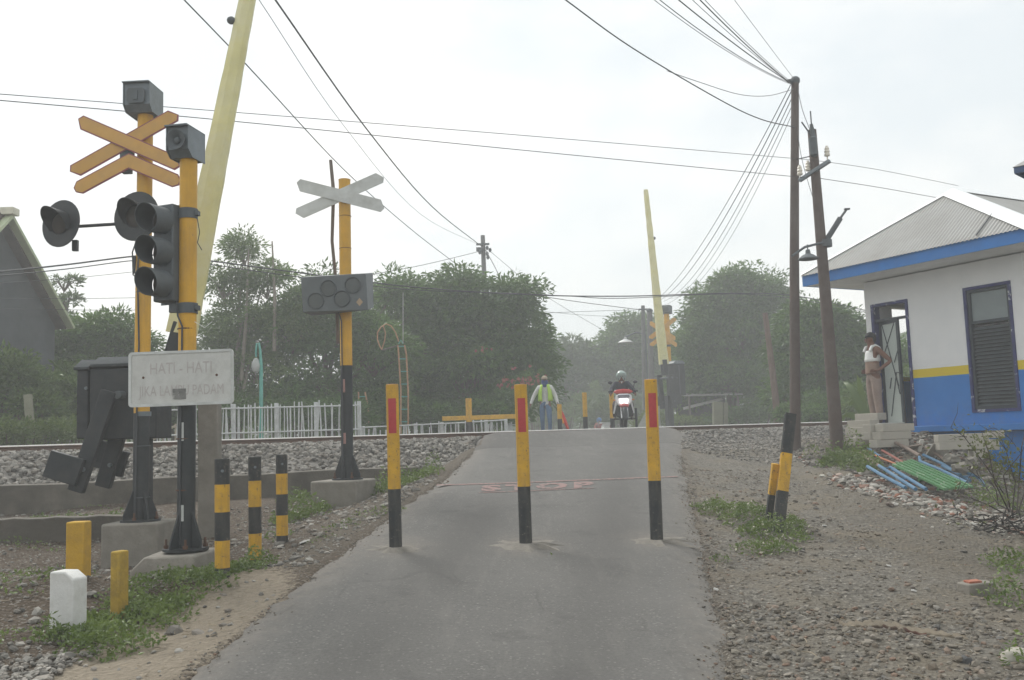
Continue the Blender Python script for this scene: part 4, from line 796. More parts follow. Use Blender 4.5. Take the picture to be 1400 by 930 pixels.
blu = mixc(t, nd(t, 'ShaderNodeMath', {0: nd(t, 'ShaderNodeMath', {0: nd(t, 'ShaderNodeMapRange', {0: sz_, 1: 0.0, 2: .55, 3: 1.0, 4: 0.0}).outputs[0], 1: ramp(t, noise(t, tc, 7, 8, .75), .40, .68)}, operation='MULTIPLY').outputs[0], 1: .38}, operation='MULTIPLY').outputs[0], blu, (.15, .19, .24, 1))
cl = mixc(t, ramp(t, wz, .875, .878), blu, (.66, .50, .015, 1)); cl = mixc(t, ramp(t, wz, 1.03, 1.033), cl, wh)
t.links.new(cl, b.inputs['Base Color']); b.inputs['Roughness'].default_value = .7
t.links.new(nd(t, 'ShaderNodeBump', {'Strength': .25, 'Distance': .01, 'Height': noise(t, tc, 40, 5)}).outputs[0], b.inputs['Normal']); HWALL = m
def wall(xs0, xs1, y, th, ax, holes, name, mt, z0=0, z1=HH):
    """wall along axis ax ('x' or 'y') with rectangular holes (a0, a1, z0, z1)"""
    ab = sorted({xs0, xs1, *[h[0] for h in holes], *[h[1] for h in holes]}); zb = sorted({z0, z1, *[h[2] for h in holes], *[h[3] for h in holes]}); q = MB()
    for i in range(len(ab) - 1):
        for j in range(len(zb) - 1):
            a, b_, e, f = ab[i], ab[i + 1], zb[j], zb[j + 1]
            if any(h[0] <= a and b_ <= h[1] and h[2] <= e and f <= h[3] for h in holes): continue
            c = ((a + b_) / 2, y, (e + f) / 2) if ax == 'x' else (y, (a + b_) / 2, (e + f) / 2); d = (b_ - a, th, f - e) if ax == 'x' else (th, b_ - a, f - e); q.box(c, d)
    o = q.build(name, mt, hut, smooth=False)
    bm_ = __import__('bmesh').new(); bm_.from_mesh(o.data); __import__('bmesh').ops.remove_doubles(bm_, verts=bm_.verts, dist=1e-5)
    seen = {}
    for f in bm_.faces: seen.setdefault(frozenset(v.index for v in f.verts), []).append(f)
    __import__('bmesh').ops.delete(bm_, geom=[f for k in seen.values() if len(k) > 1 for f in k], context='FACES'); bm_.to_mesh(o.data); bm_.free(); return o
D0, D1, DZ = .14, .98, 2.34; W0, W1, WZ0, WZ1 = 2.13, 3.02, .20, 2.36
wall(0, HL, .08, .16, 'x', [(D0, D1, 0, DZ), (W0, W1, WZ0, WZ1)], 'front_wall', HWALL)
wall(0, HL, HD - .08, .16, 'x', [], 'back_wall', HWALL)
wall(.16, HD - .16, .08, .16, 'y', [(.55, 1.75, .95, 2.3)], 'end_wall', HWALL); wall(.16, HD - .16, HL - .08, .16, 'y', [], 'end_wall', HWALL)
MB().box((HL / 2, HD / 2, -.06), (HL - .33, HD - .33, .115)).build('floor_slab', CONC, hut)
MB().box((HL / 2, HD / 2, -.75), (HL + .1, HD + .1, 1.26)).build('plinth', BLUE, hut, bevel=.01)
MB().box(((D1 + .02 + HL + .12) / 2, -.11, -.055), (HL + .12 - D1 - .02, .215, .108)).build('plinth_ledge', BLUE, hut, bevel=.008)
MB().box((.45, -.20, -.085), (1.06, .40, .16)).build('door_step', TILEW, hut, bevel=.006)
def frame_rect(a, b_, z0, z1, w, dp, y, name, mt, parent, bottom=True):
    q = MB(); q.box((a + w / 2, y, (z0 + z1) / 2), (w, dp, z1 - z0)).box((b_ - w / 2, y, (z0 + z1) / 2), (w, dp, z1 - z0)).box(((a + b_) / 2, y, z1 - w / 2), (b_ - a - 2 * w, dp, w))
    if bottom: q.box(((a + b_) / 2, y, z0 + w / 2), (b_ - a - 2 * w, dp, w))
    return q.build(name, mt, parent, smooth=False)
dr = frame_rect(D0 + .002, D1 - .002, 0, DZ - .002, .055, .18, .07, 'door_frame', FRAMEP, hut, False)
MB().box(((D0 + D1) / 2, .06, DZ - .32), (D1 - D0 - .112, .09, .045)).build('transom_bar', FRAMEB, dr)
# leaf stands ajar, hinged on the left jamb
lf = empty('door', (D0 + .06, .13, 0), R(-13)); lf.parent = hut; dw, dh = .55, DZ - .36
q = MB(); q.box((.03, 0, dh / 2 + .02), (.06, .04, dh)).box((dw - .03, 0, dh / 2 + .02), (.06, .04, dh)).box((dw / 2, 0, dh - .01), (dw - .12, .04, .06)).box((dw / 2, 0, .05), (dw - .12, .04, .06)); q.build('leaf_frame', FRAMEB, lf, smooth=False)
MB().box((dw / 2, .004, dh / 2), (dw - .12, .012, dh - .1)).build('leaf_panel', DOORP, lf)
for x0, z0, x1, z1 in ((.08, 1.93, .42, .75), (.42, 1.95, .10, 1.40), (.46, 1.42, .35, 1.2), (.24, .92, .18, .72), (.38, 1.0, .17, .2), (.34, 1.02, .44, .6)):
    a, b_ = V3((x0 * 1.06, -.01, z0)), V3((x1 * 1.06, -.01, z1)); MB().tube([a, b_], .009, 5).build('taped_strip', FRAMEB, lf)
MB().cyl((dw - .09, -.06, 1.0), (dw - .02, -.06, 1.0), .011, n=8).cyl((dw - .03, -.06, 1.0), (dw - .03, 0, 1.0), .009, n=8).build('handle', DGRY, lf)
wn = empty('window', (0, 0, 0)); wn.parent = hut
frame_rect(W0 + .002, W1 - .002, WZ0 + .002, WZ1 - .002, .05, .18, .07, 'window_frame', FRAMEP, wn); frame_rect(W0 + .056, W1 - .056, WZ0 + .056, WZ1 - .056, .045, .08, .05, 'sash', FRAMEB, wn)
zt = WZ1 - .62; MB().box(((W0 + W1) / 2, .05, zt), (W1 - W0 - .21, .07, .05)).build('rail', FRAMEB, wn)
MB().box(((W0 + W1) / 2, .06, (zt + WZ1 - .08) / 2), (W1 - W0 - .21, .008, WZ1 - zt - .14)).build('frosted_pane', mat('frosted_pane', (.20, .235, .24), .35, .12, 2), wn)
q = MB(); k = 0; z = WZ0 + .13
lm = Matrix.Rotation(R(38), 3, 'X')
while z < zt - .05: q.box(((W0 + W1) / 2, .06, z), (W1 - W0 - .21, .075, .006), lm); z += .062
q.build('louvres', DGRY, wn, smooth=False); MB().box(((W0 + W1) / 2, .115, (WZ0 + zt) / 2), (W1 - W0 - .15, .005, zt - WZ0 - .1)).build('backing', GLASSD, wn)
OV = .8; EX0, EX1, EY0, EY1 = -OV, HL + OV - .02, -OV, HD + OV; AX = (EX0 + EX1) / 2; INS = 1.44; EZ, RZ = 3.03, 4.28
def corr(name, e0, e1, t0, t1, mt=ROOFM):
    """corrugated sheet face from eave edge e0-e1 up to top edge t0-t1"""
    e0, e1, t0, t1 = map(V3, (e0, e1, t0, t1)); wd = (e1 - e0).length; n = int(wd / .0115); nr = (e1 - e0).cross(t0 + t1 - e0 - e1).normalized(); nr = nr if nr.z > 0 else -nr
    ed = (e1 - e0).normalized(); sl = ((t0 + t1) / 2 - (e0 + e1) / 2); sl = (sl - ed * sl.dot(ed)); vs = []
    a0, a1 = (t0 - e0).dot(ed), (t1 - e0).dot(ed)
    for i in range(n + 1):
        x = wd * i / n; off = nr * (.009 * math.sin(2 * math.pi * x / .076))
        f = 1.0 if a0 <= x <= a1 else (x / a0 if x < a0 else (wd - x) / (wd - a1)); f = max(f, .004)
        vs += [e0 + ed * x - sl.normalized() * .045 + off, e0 + ed * x + sl * f + off]
    return MB().add(vs, [(2 * i, 2 * i + 2, 2 * i + 3, 2 * i + 1) for i in range(n)]).build(name, mt, rf, angle=60)
rf = empty('roof', (0, 0, 0)); rf.parent = hut
A0, A1 = V3((AX, EY0 + INS, RZ)), V3((AX, EY1 - INS, RZ)); c00, c10, c11, c01 = V3((EX0, EY0, EZ)), V3((EX1, EY0, EZ)), V3((EX1, EY1, EZ)), V3((EX0, EY1, EZ))
corr('roof_sheet', c00, c10, A0, A0); corr('roof_sheet', c10, c11, A0, A1); corr('roof_sheet', c11, c01, A1, A1); corr('roof_sheet', c01, c00, A1, A0)
def cap(p, q_, na, nb, w=.17):
    d = (q_ - p).normalized(); up = V3((0, 0, .028)); a = (na.cross(d)).normalized(); b_ = (nb.cross(d)).normalized()
    a = a if a.z < 0 else -a; b_ = b_ if b_.z < 0 else -b_; vs = []
    for pt in (p, q_): vs += [pt + up + a * w, pt + up * 1.5, pt + up + b_ * w]
    o = MB().add(vs, [(0, 3, 4, 1), (1, 4, 5, 2)]).build('ridge_cap', ROOFW, rf, smooth=False); s_ = o.modifiers.new('sheet', 'SOLIDIFY'); s_.thickness = .008
nF = (c10 - c00).cross(A0 - c00).normalized(); nL = (c00 - c01).cross(A0 - c01).normalized(); nR = (c11 - c10).cross(A0 - c10).normalized(); nBk = (c01 - c11).cross(A1 - c11).normalized()
cap(c00, A0, nF, nL, .06); cap(c10, A0, nF, nR, .2); cap(A0, A1, nL, nR); cap(c11, A1, nR, nBk); cap(c01, A1, nL, nBk)
fh = .215
for a, b_, ax in ((c00, c10, 0), (c00, c01, 1), (c10, c11, 1), (c01, c11, 0)):
    c_ = (a + b_) / 2 + V3((0, 0, -fh / 2 - .015)); ln = (b_ - a).length; off = .02
    MB().box(c_ + (V3((0, .025 if a.y < 0 else -.025, 0)) if ax == 0 else V3((.025 if a.x < 0 else -.025, 0, 0))), (ln - .002, .03, fh) if ax == 0 else (.03, ln - .064, fh)).build('fascia', BLUE, hut, smooth=False)
MB().box(((EX0 + EX1) / 2, (EY0 + EY1) / 2, EZ - fh + .0), (EX1 - EX0 - .1, EY1 - EY0 - .1, .02)).build('soffit', WHT, hut)
e_ = c00.lerp(c10, .79) + V3((0, 0, .03)); t_ = e_ + V3((0, INS, RZ - EZ)) * .37
MB().tube([e_, e_.lerp(t_, .5) + V3((.01, 0, .006)), t_], .010, 5).build('sheet_lap', CABLE, rf)

# roof corner of the neighbouring kiosk that reaches into the frame at upper right
kp = P(1384, 229, 9.0); kz = gz(6.5, 9); ko = empty('kiosk', (kp.x, kp.y, kz), R(-45), 'blue edged roof corner of a kiosk at the right edge of the picture', 'kiosk'); kh = kp.z - kz
MB().add([(0, 0, kh), (3.0, 0, kh), (3.0, 3.0, kh), (0, 3.0, kh), (1.5, 1.5, kh + 1.1)], [(0, 1, 4), (1, 2, 4), (2, 3, 4), (3, 0, 4), (3, 2, 1, 0)]).build('roof', ROOFM, ko, smooth=False)
q = MB()
for c_, d in (((1.5, .02, kh - .034), (2.98, .03, .055)), ((1.5, 2.98, kh - .034), (2.98, .03, .055)), ((.02, 1.5, kh - .034), (.03, 2.92, .055)), ((2.98, 1.5, kh - .034), (.03, 2.92, .055))): q.box(c_, d)
q.build('fascia_trim', mat('slate_blue_paint', (.06, .10, .19), .6), ko, smooth=False); MB().box((1.6, 1.6, kh / 2 - .1), (1.9, 1.9, kh + .16)).build('kiosk_wall', WHT, ko)

# ------------------------------------------------------------------ utility poles
def pole_from(name, base_px, top_px, Y, r0, r1, label, group=None, m=POLEM, Yt=None):
    a = P(*base_px, Y); b_ = P(*top_px, Yt or Y); r = empty(name, a, 0, label, 'utility pole', group); d = b_ - a
    MB().tube([V3((0, 0, -.6)) - d * .03, d * .5, d], [r0, (r0 + r1) / 2, r1], 14).build('pole', m, r); return r, a, b_
rA, pA0, pA = pole_from('utility_pole', (1085, 614), (1087, 112), 18.0, .105, .072, 'tall straight utility pole carrying a fan of wires at its top right of the road')
oA = pA - pA0
MB().sph(oA + V3((0, 0, .02)), (.1, .1, .09), 10).cyl(oA - V3((.14, 0, -.02)), oA + V3((.06, 0, .02)), .04, n=8).build('pole_top_cap', DGRY, rA)
Lp = lambda r, px, py, Y: P(px, py, Y) - r.location
la = rA
rB, pB0, pB = pole_from('utility_pole', (1147, 630), (1110, 178), 16.5, .118, .075, 'leaning dark utility pole with white insulators in front of the hut roof')
MB().cyl(Lp(rB, 1110, 180, 16.5), Lp(rB, 1108, 152, 16.5), .012, n=6).build('spike', DGRY, rB)
MB().tube([Lp(rB, 1109, 170, 16.45), Lp(rB, 1112, 188, 16.45), Lp(rB, 1111, 190, 16.4), Lp(rB, 1113, 212, 16.4), Lp(rB, 1112, 214, 16.4)], [.03, .05, .075, .07, .03], 10).build('fuse_unit', DGRY, rB)
MB().cyl(Lp(rB, 1096, 167, 16.3), Lp(rB, 1108, 184, 16.45), .014, n=6).build('fuse_arm', DGRY, rB)
xb = [Lp(rB, 1091, 249, 16.75), Lp(rB, 1132, 222, 16.3)]; d = (xb[1] - xb[0]); q = MB(); q.box((xb[0] + xb[1]) / 2 + V3((0, -.09, 0)), (.07, .06, d.length), frame(d)); ca = q.build('cross_arm', GRYM, rB, bevel=.004)
for px, py in ((1092, 238), (1103, 232), (1129, 212)):
    c_ = Lp(rB, px, py, 16.4 + (1129 - px) * .008); MB().lathe([(.0005, -.09), (.045, -.09), (.052, -.06), (.035, -.04), (.05, -.01), (.033, .015), (.042, .04), (.025, .07), (.02, .09), (.0005, .095)], Matrix.Translation(c_ + V3((0, -.07, .05))), 14).cyl(c_ + V3((0, -.07, -.13)), c_ + V3((0, -.07, .0)), .012, n=6).build('insulator', PORC, rB)
MB().tube([Lp(rB, 1083, 350, 16.1), Lp(rB, 1100, 338, 16.2), Lp(rB, 1128, 331, 16.45)], .022, 7).build('lamp_arm', DGRY, rB)
lc = Lp(rB, 1105, 352, 16.1); MB().lathe([(.0005, .14), (.035, .13), (.045, .06), (.09, .04), (.17, -.02), (.172, -.035), (.15, -.025), (.0005, .02)], Matrix.Translation(lc), 20).cyl(lc + V3((0, 0, .12)), lc + V3((0, 0, .22)), .01, n=6).build('lamp_shade', DGRY, rB)
MB().tube([Lp(rB, 1129, 330, 16.5), Lp(rB, 1149, 298, 16.4)], .048, 8).tube([Lp(rB, 1147, 301, 16.4), Lp(rB, 1157, 287, 16.35)], .022, 7).build('tube_light', DGRY, rB)
MB().box(Lp(rB, 1158, 286, 16.35), (.09, .06, .025)).build('tube_light_cap', DGRY, rB)
MB().lathe([(.0, -.06), (.12, -.06), (.12, .06), (.0, .06)], place(Lp(rB, 1128, 333, 16.5), (0, 0, 1)), 12).build('pole_clamp', DGRY, rB)
rF, pF0, pF = pole_from('utility_pole', (668, 560), (660, 322), 40, .13, .09, 'distant utility pole rising out of the big dark tree', m=mat('grey_pole', (.14, .14, .14), .8))
MB().box(Lp(rF, 660, 334, 39.9), (.55, .08, .08)).box(Lp(rF, 656, 341, 39.9), (.3, .1, .16)).build('pole_bracket', DGRY, rF)
for i, (px, py) in enumerate(((666, 339), (670, 342), (666, 347), (667, 352), (656, 345))): MB().sph(Lp(rF, px, py, 39.8), (.07, .07, .1), 8).build('insulator', DGRY, rF)
GP = mat('grey_pole', (.14, .14, .14), .8)
rG, pG0, pG = pole_from('utility_pole', (882, 590), (879, 418), 47, .12, .09, 'far thin dark utility pole left of the far yellow boom', m=GP)
MB().box(Lp(rG, 880, 423, 46.9), (.5, .07, .07)).build('cross_arm', DGRY, rG)
rH, pH0, pH = pole_from('utility_pole', (893, 590), (888, 425), 44, .14, .12, 'thicker far dark pole right beside the far yellow boom', m=GP)
MB().sph(pH - pH0, (.16, .16, .12), 8).build('pole_top_cap', DGRY, rH)
rS, pS0, pS = pole_from('leaning_pole', (1066, 585), (1046, 428), 33, .13, .09, 'thin leaning rusty pole standing in front of the dark tree right of the crossing', m=mat('rusty_pole', (.13, .085, .065), .85, .25, 3))
p = P(855, 467, 42); rL = empty('street_lamp', P(860, 592, 42), 0, 'far street lamp with a pale dish shade above the motorcyclist', 'street lamp'); o_ = p - rL.location
MB().lathe([(.0005, .2), (.05, .2), (.07, .1), (.25, .02), (.34, -.05), (.30, -.05), (.0005, -.02)], Matrix.Translation(o_), 16).build('lamp_shade', mat('pale_shade', (.55, .56, .55), .5), rL)
MB().tube([V3((.9, 0, -.3)), V3((.9, 0, o_.z + .3)), V3((.5, 0, o_.z + .38)), o_ + V3((0, 0, .2))], .035, 6).build('lamp_post', DGRY, rL)

# ------------------------------------------------------------------ overhead wires
def cable(pts, r, label, group='overhead wires', sag=0, n=18, name='overhead_cable', parent=None):
    pts = [V3(p) for p in pts]; out = []
    if len(pts) == 2:
        a, b_ = pts; out = [a.lerp(b_, i / n) - V3((0, 0, sag * 4 * (i / n) * (1 - i / n))) for i in range(n + 1)]
    else:
        e = [pts[0] * 2 - pts[1]] + pts + [pts[-1] * 2 - pts[-2]]
        for k in range(1, len(e) - 2):
            for i in range(6):
                s_ = i / 6; a, b_, c_, d_ = e[k - 1:k + 3]; out.append(.5 * ((2 * b_) + (c_ - a) * s_ + (2 * a - 5 * b_ + 4 * c_ - d_) * s_ * s_ + (3 * b_ - a - 3 * c_ + d_) * s_ ** 3))
        out.append(pts[-1])
    if any(k in label for k in ('top edge', 'upper right', 'sweeping past')):   # these run on overhead, past the top of the view
        d = (out[0] - out[1]).normalized(); out = [out[0] + d * 12 - V3((0, 0, 1.2)), out[0] + d * 6 - V3((0, 0, .3))] + out
    return tag(MB().tube(out, r * .8, 5).build(name, CABLE), label, 'cable', group)
cable([P(-60, 124, 9.6), P(300, 152, 11.9), P(700, 184, 14.0), P(1112, 219, 16.4)], .006, 'upper of two thin wires running from the left edge past the signs to the insulators')
cable([P(-60, 132, 9.5), P(300, 164, 11.8), P(700, 204, 13.9), P(1100, 243, 16.4)], .007, 'lower of two thin wires running from the left edge past the signs to the insulators')
cable([P(1112, 219, 16.4), P(1200, 232, 18), P(1310, 254, 20)], .006, 'upper thin wire from the leaning pole to the hut roof')
cable([P(1115, 243, 16.4), P(1200, 256, 17.5), P(1284, 271, 19)], .007, 'lower thin wire from the leaning pole to the hut roof')
wire = [(P(368, -12, 13), .021, 'thick dark cable sweeping down from the top edge to the distant pole'), (P(345, -14, 13), .005, 'hair thin wire sweeping down from the top edge to the distant pole')]
cable([P(368, -12, 13), P(500, 175, 19), P(590, 282, 28), P(657, 336, 39.8)], .019, 'thick dark cable sweeping down from the top edge to the distant pole')
cable([P(345, -14, 13), P(470, 172, 19), P(575, 293, 28), P(655, 335, 39.8)], .007, 'hair thin wire sweeping down from the top edge to the distant pole')
cable([P(246, -6, 13), P(340, 92, 16), P(470, 232, 23), P(560, 312, 29), P(622, 360, 34)], .014, 'dark cable sweeping past the white crossed boards into the big tree')
cable([P(655, 344, 39.8), P(580, 362, 35), P(505, 376, 31)], .014, 'wire running left from the distant pole into the trees')
cable([P(664, 342, 39.8), P(676, 364, 38), P(686, 385, 36)], .022, 'thick guy cable dropping right from the distant pole into the tree')
cable([P(668, 342, 39.8), P(742, 402, 43), P(832, 456, 47)], .012, 'long thin wire sloping from the distant pole down to the right of the big tree')
cable([P(-40, 376, 16), P(90, 362, 17.2), P(188, 350, 18.2), P(240, 350, 18.8), P(290, 357, 19.4), P(410, 373, 20.7), P(560, 392, 22.5), P(720, 403, 24.5), P(860, 405, 26.5), P(1000, 401, 29), P(1090, 405, 31), P(1190, 426, 33)], .02, 'thick bundled cable hanging across the whole picture above the trees')
cable([P(-40, 381, 16), P(90, 368, 17.2), P(186, 356, 18.2), P(240, 357, 18.8), P(290, 362, 19.4), P(410, 379, 20.7), P(560, 396, 22.5), P(700, 401, 24.3), P(780, 405, 25), P(850, 408, 26.5), P(1000, 402, 29), P(1090, 409, 31), P(1190, 428, 33)], .013, 'slimmer bundled cable hanging just below the thick one above the trees')
cable([P(-40, 389, 17), P(90, 381, 18), P(190, 371, 19)], .006, 'thin wire under the bundled cable by the dark gable')
cable([P(-40, 407, 17), P(190, 407, 19)], .006, 'thin level wire crossing the dark gable', sag=.02); cable([P(-40, 420, 17), P(190, 424, 19)], .006, 'lowest thin level wire crossing the dark gable', sag=.02)
cable([P(738, 405, 40), P(800, 414, 43), P(878, 424, 46.8)], .02, 'wire ending at the far thin pole'); cable([P(730, 429, 40), P(870, 424, 46.8)], .013, 'upper faint wire between big tree and far thin pole', sag=-.02); cable([P(745, 426, 40), P(855, 433, 46)], .01, 'lower faint wire between big tree and far thin pole', sag=.05)
tp = pA + V3((-.05, 0, -.02))
FAN = 'wires meeting at the top of the tall pole'
for px, r_, lb in ((884, .006, 'first and leftmost'), (892, .008, 'second'), (918, .011, 'third, darker'), (938, .006, 'fourth, faint'), (949, .011, 'fifth, dark'), (956, .006, 'sixth')):
    cable([P(px, -8, 12), tp + V3((0, 0, -.01 * (px % 5)))], r_, lb + ' of the wires fanning from the top edge to the tall pole top', FAN, .12 if px < 900 else .05)
cable([P(998, -8, 13), tp + V3((.05, 0, .05))], .005, 'faint steep wire reaching the tall pole top from the upper right of the fan', FAN)
cable([P(765, -6, 12), P(865, 66, 13.6), P(985, 137, 15.8), P(1040, 163, 16.9), P(1086, 174, 17.9)], .012, 'dark cable sagging from the top edge to the side of the tall pole', FAN)
cable([P(912, 97, 14.4), P(955, 112, 15.6), P(1010, 129, 16.8), P(1050, 131, 17.4), P(1085, 122, 17.9)], .007, 'looped thin wire branching off the sagging cable to the tall pole', FAN)
for k, (px, py, r_) in enumerate(((896, 412, .011), (902, 411, .013), (908, 412, .010), (905, 418, .008), (915, 408, .007))):
    cable([tp + V3((.02 * k - .04, 0, -.04 - .1 * k)), P(px, py, 44)], r_, 'one of the thin wires fanning down from the tall pole towards the far boom', 'wires fanning down to the far boom', .5 + .12 * k)
cable([P(1090, 118, 18), P(1097, 150, 17.4), P(1109, 182, 16.6)], .008, 'slack wire from the tall pole top to the leaning pole top', 'jumper wires between the two poles'); cable([P(1090, 180, 18), P(1098, 225, 17.5), P(1118, 292, 16.6)], .007, 'long slack jumper wire hanging between the two poles', 'jumper wires between the two poles')
cable([P(1089, 218, 18), P(1111, 213, 16.5)], .014, 'short strut wire between the two poles', 'jumper wires between the two poles')

# ------------------------------------------------------------------ house at left
ap, er = P(8, 293, 22), P(93, 446, 24.4); el_ = V3((ap.x * 2 - er.x, ap.y * 2 - er.y, er.z)); hs = empty('gabled_house', (ap.x, ap.y, .8), 0, 'dark weathered gabled house with pale green bargeboards at the left edge', 'house'); O = hs.location.copy()
n_ = V3((-(er.y - ap.y), er.x - ap.x, 0)).normalized(); dpt = n_ * 7
a_, e_, l_ = ap - O, er - O, el_ - O; gf = lambda v, z: V3((v.x, v.y, z))
inn = n_ * .25
DW = mat('weathered_dark_boards', (.075, .085, .09), .9, .2, 2, .2, 12, dirt=((.12, .125, .125), .6, 1.2))
def sh(v, k=.93): return V3((a_.x + (v.x - a_.x) * k, a_.y + (v.y - a_.y) * k, v.z))
MB().add([gf(sh(l_), 0) + inn, gf(sh(e_), 0) + inn, sh(e_) + inn, a_ + inn - V3((0, 0, .1)), sh(l_) + inn] + [v + dpt for v in (gf(sh(l_), 0), gf(sh(e_), 0), sh(e_), a_ - V3((0, 0, .1)), sh(l_))], [(0, 1, 2, 3, 4), (9, 8, 7, 6, 5), (1, 6, 7, 2), (0, 4, 9, 5), (2, 7, 8, 3), (3, 8, 9, 4)]).build('wall', DW, hs, smooth=False)
for v in (e_, l_):
    o_ = MB().add([a_, v, v + dpt, a_ + dpt], [(0, 1, 2, 3)]).build('roof', mat('dark_roof_tiles', (.10, .075, .06), .85, .25, 4), hs, smooth=False); s_ = o_.modifiers.new('t', 'SOLIDIFY'); s_.thickness = .12
    d = (v - a_); q = MB(); q.box((a_ + v) / 2 - n_ * .05 + V3((0, 0, -.06)), (.07, .28, d.length), frame(d, n_)); q.build('bargeboard', mat('pale_green_board', (.42, .47, .30), .7, .12, 3), hs)
MB().box(a_ + V3((0, 0, .05)) - n_ * .1, (.3, .3, .16)).build('gable_finial', mat('cream_paint', (.6, .58, .46), .7), hs)

# ------------------------------------------------------------------ fences beyond the track
def line_pts(v, x0, x1, n):
    """points on the line at distance v beyond the rail between photo columns x0..x1"""
    out = []
    for i in range(n + 1):
        d = P(x0 + (x1 - x0) * i / n, 590, 1.0) - CAM; k = d.x / d.y; Y = (v + 13.856 + 4.25 ) / (.866 - .5 * k); out.append(V3((k * Y, Y, 0)))
    return out
BAMB = mat('whitewashed_bamboo', (.58, .60, .60), .8, .12, 8, dirt=((.36, .36, .32), .6, 9))
def fence(x0, x1, n, zb, top, label, rails, lean=.03, wr=.016, cat='fence', v=4.2, skip=None, posts=6):
    pts = line_pts(v, x0, x1, n); r = empty('picket_fence', V3((pts[0].x, pts[0].y, zb)), 0, label, cat); q = MB(); O = r.location
    for i, p in enumerate(pts):
        tp_ = top(i / n) - zb + random.uniform(-.11, .06); a = p - V3((O.x, O.y, 0)) + V3((random.uniform(-.03, .03), 0, 0)); l = random.gauss(0, lean * 1.7)
        q.tube([a, a + V3((l * .6, l * .3, tp_))], wr * random.uniform(.7, 1.25), 5)
    q.build('pickets', BAMB, r)
    for f in rails:
        q = MB(); st = [p - V3((O.x, O.y, 0)) + V3((0, -.03, (top(i / n) - zb) * f)) for i, p in enumerate(pts) if i % 4 == 0 or i == n]; q.tube(st, .018, 5); q.build('fence_rail', BAMB, r)
    for k in range(posts):
        i = round(k * n / (posts - 1)); a = pts[i] - V3((O.x, O.y, 0)) + V3((0, .05, 0)); q = MB(); q.box(a + V3((0, 0, (top(i / n) - zb) * .5)), (.09, .08, top(i / n) - zb + .02)); q.build('fence_post', BAMB, r, bevel=.008)
    return r
def ztop(px, py, v=4.2): q = line_pts(v, px, px + 1, 1)[0]; return P(px, py, q.y).z
fence(205, 491, 58, .95, lambda f: ztop(205, 556) * (1 - f) + ztop(491, 549) * f, 'tall uneven white bamboo picket fence behind the rail at left', (.93, .50, .06))
fence(496, 640, 24, .95, lambda f: ztop(496, 583) * (1 - f) + ztop(640, 576) * f, 'low white picket fence behind the rail left of the yellow barred post', (.97, .55), v=4.6, wr=.02, posts=5)
fence(643, 692, 9, .95, lambda f: ztop(643, 576, 4.9) * (1 - f) + ztop(692, 573, 4.9) * f, 'short white picket fence panel right of the yellow barred post', (.97, .5), v=4.9, wr=.02, posts=3)
fence(696, 718, 7, .95, lambda f: ztop(696, 579, 6.5), 'tiny white fence panel just left of the flagman beyond the crossing', (.95, .5), v=6.5, wr=.022, posts=2)
r = empty('field_gate', line_pts(4.6, 172, 205, 1)[0] + V3((0, 0, .95)), 0, 'pale wooden gate with a diagonal brace between the black signal poles', 'gate'); O = r.location.copy(); GW = mat('pale_gate_wood', (.42, .37, .29), .85, .15, 6)
a, b_ = V3((0, 0, 0)), line_pts(4.6, 172, 240, 1)[1] + V3((0, 0, .95)) - O; zt_ = P(200, 580, O.y).z - O.z
for f in (.25, .92): MB().tube([a + V3((0, 0, zt_ * f)), b_ + V3((0, 0, zt_ * f))], .025, 6).build('gate_rail', GW, r)
for k in range(5): c_ = a.lerp(b_, k / 4); MB().tube([c_ + V3((0, 0, -.2)), c_ + V3((0, 0, zt_))], .022, 6).build('gate_upright', GW, r)
MB().tube([a + V3((0, -.03, zt_ * .2)), b_ + V3((0, -.03, zt_ * .95))], .022, 6).build('brace', GW, r)

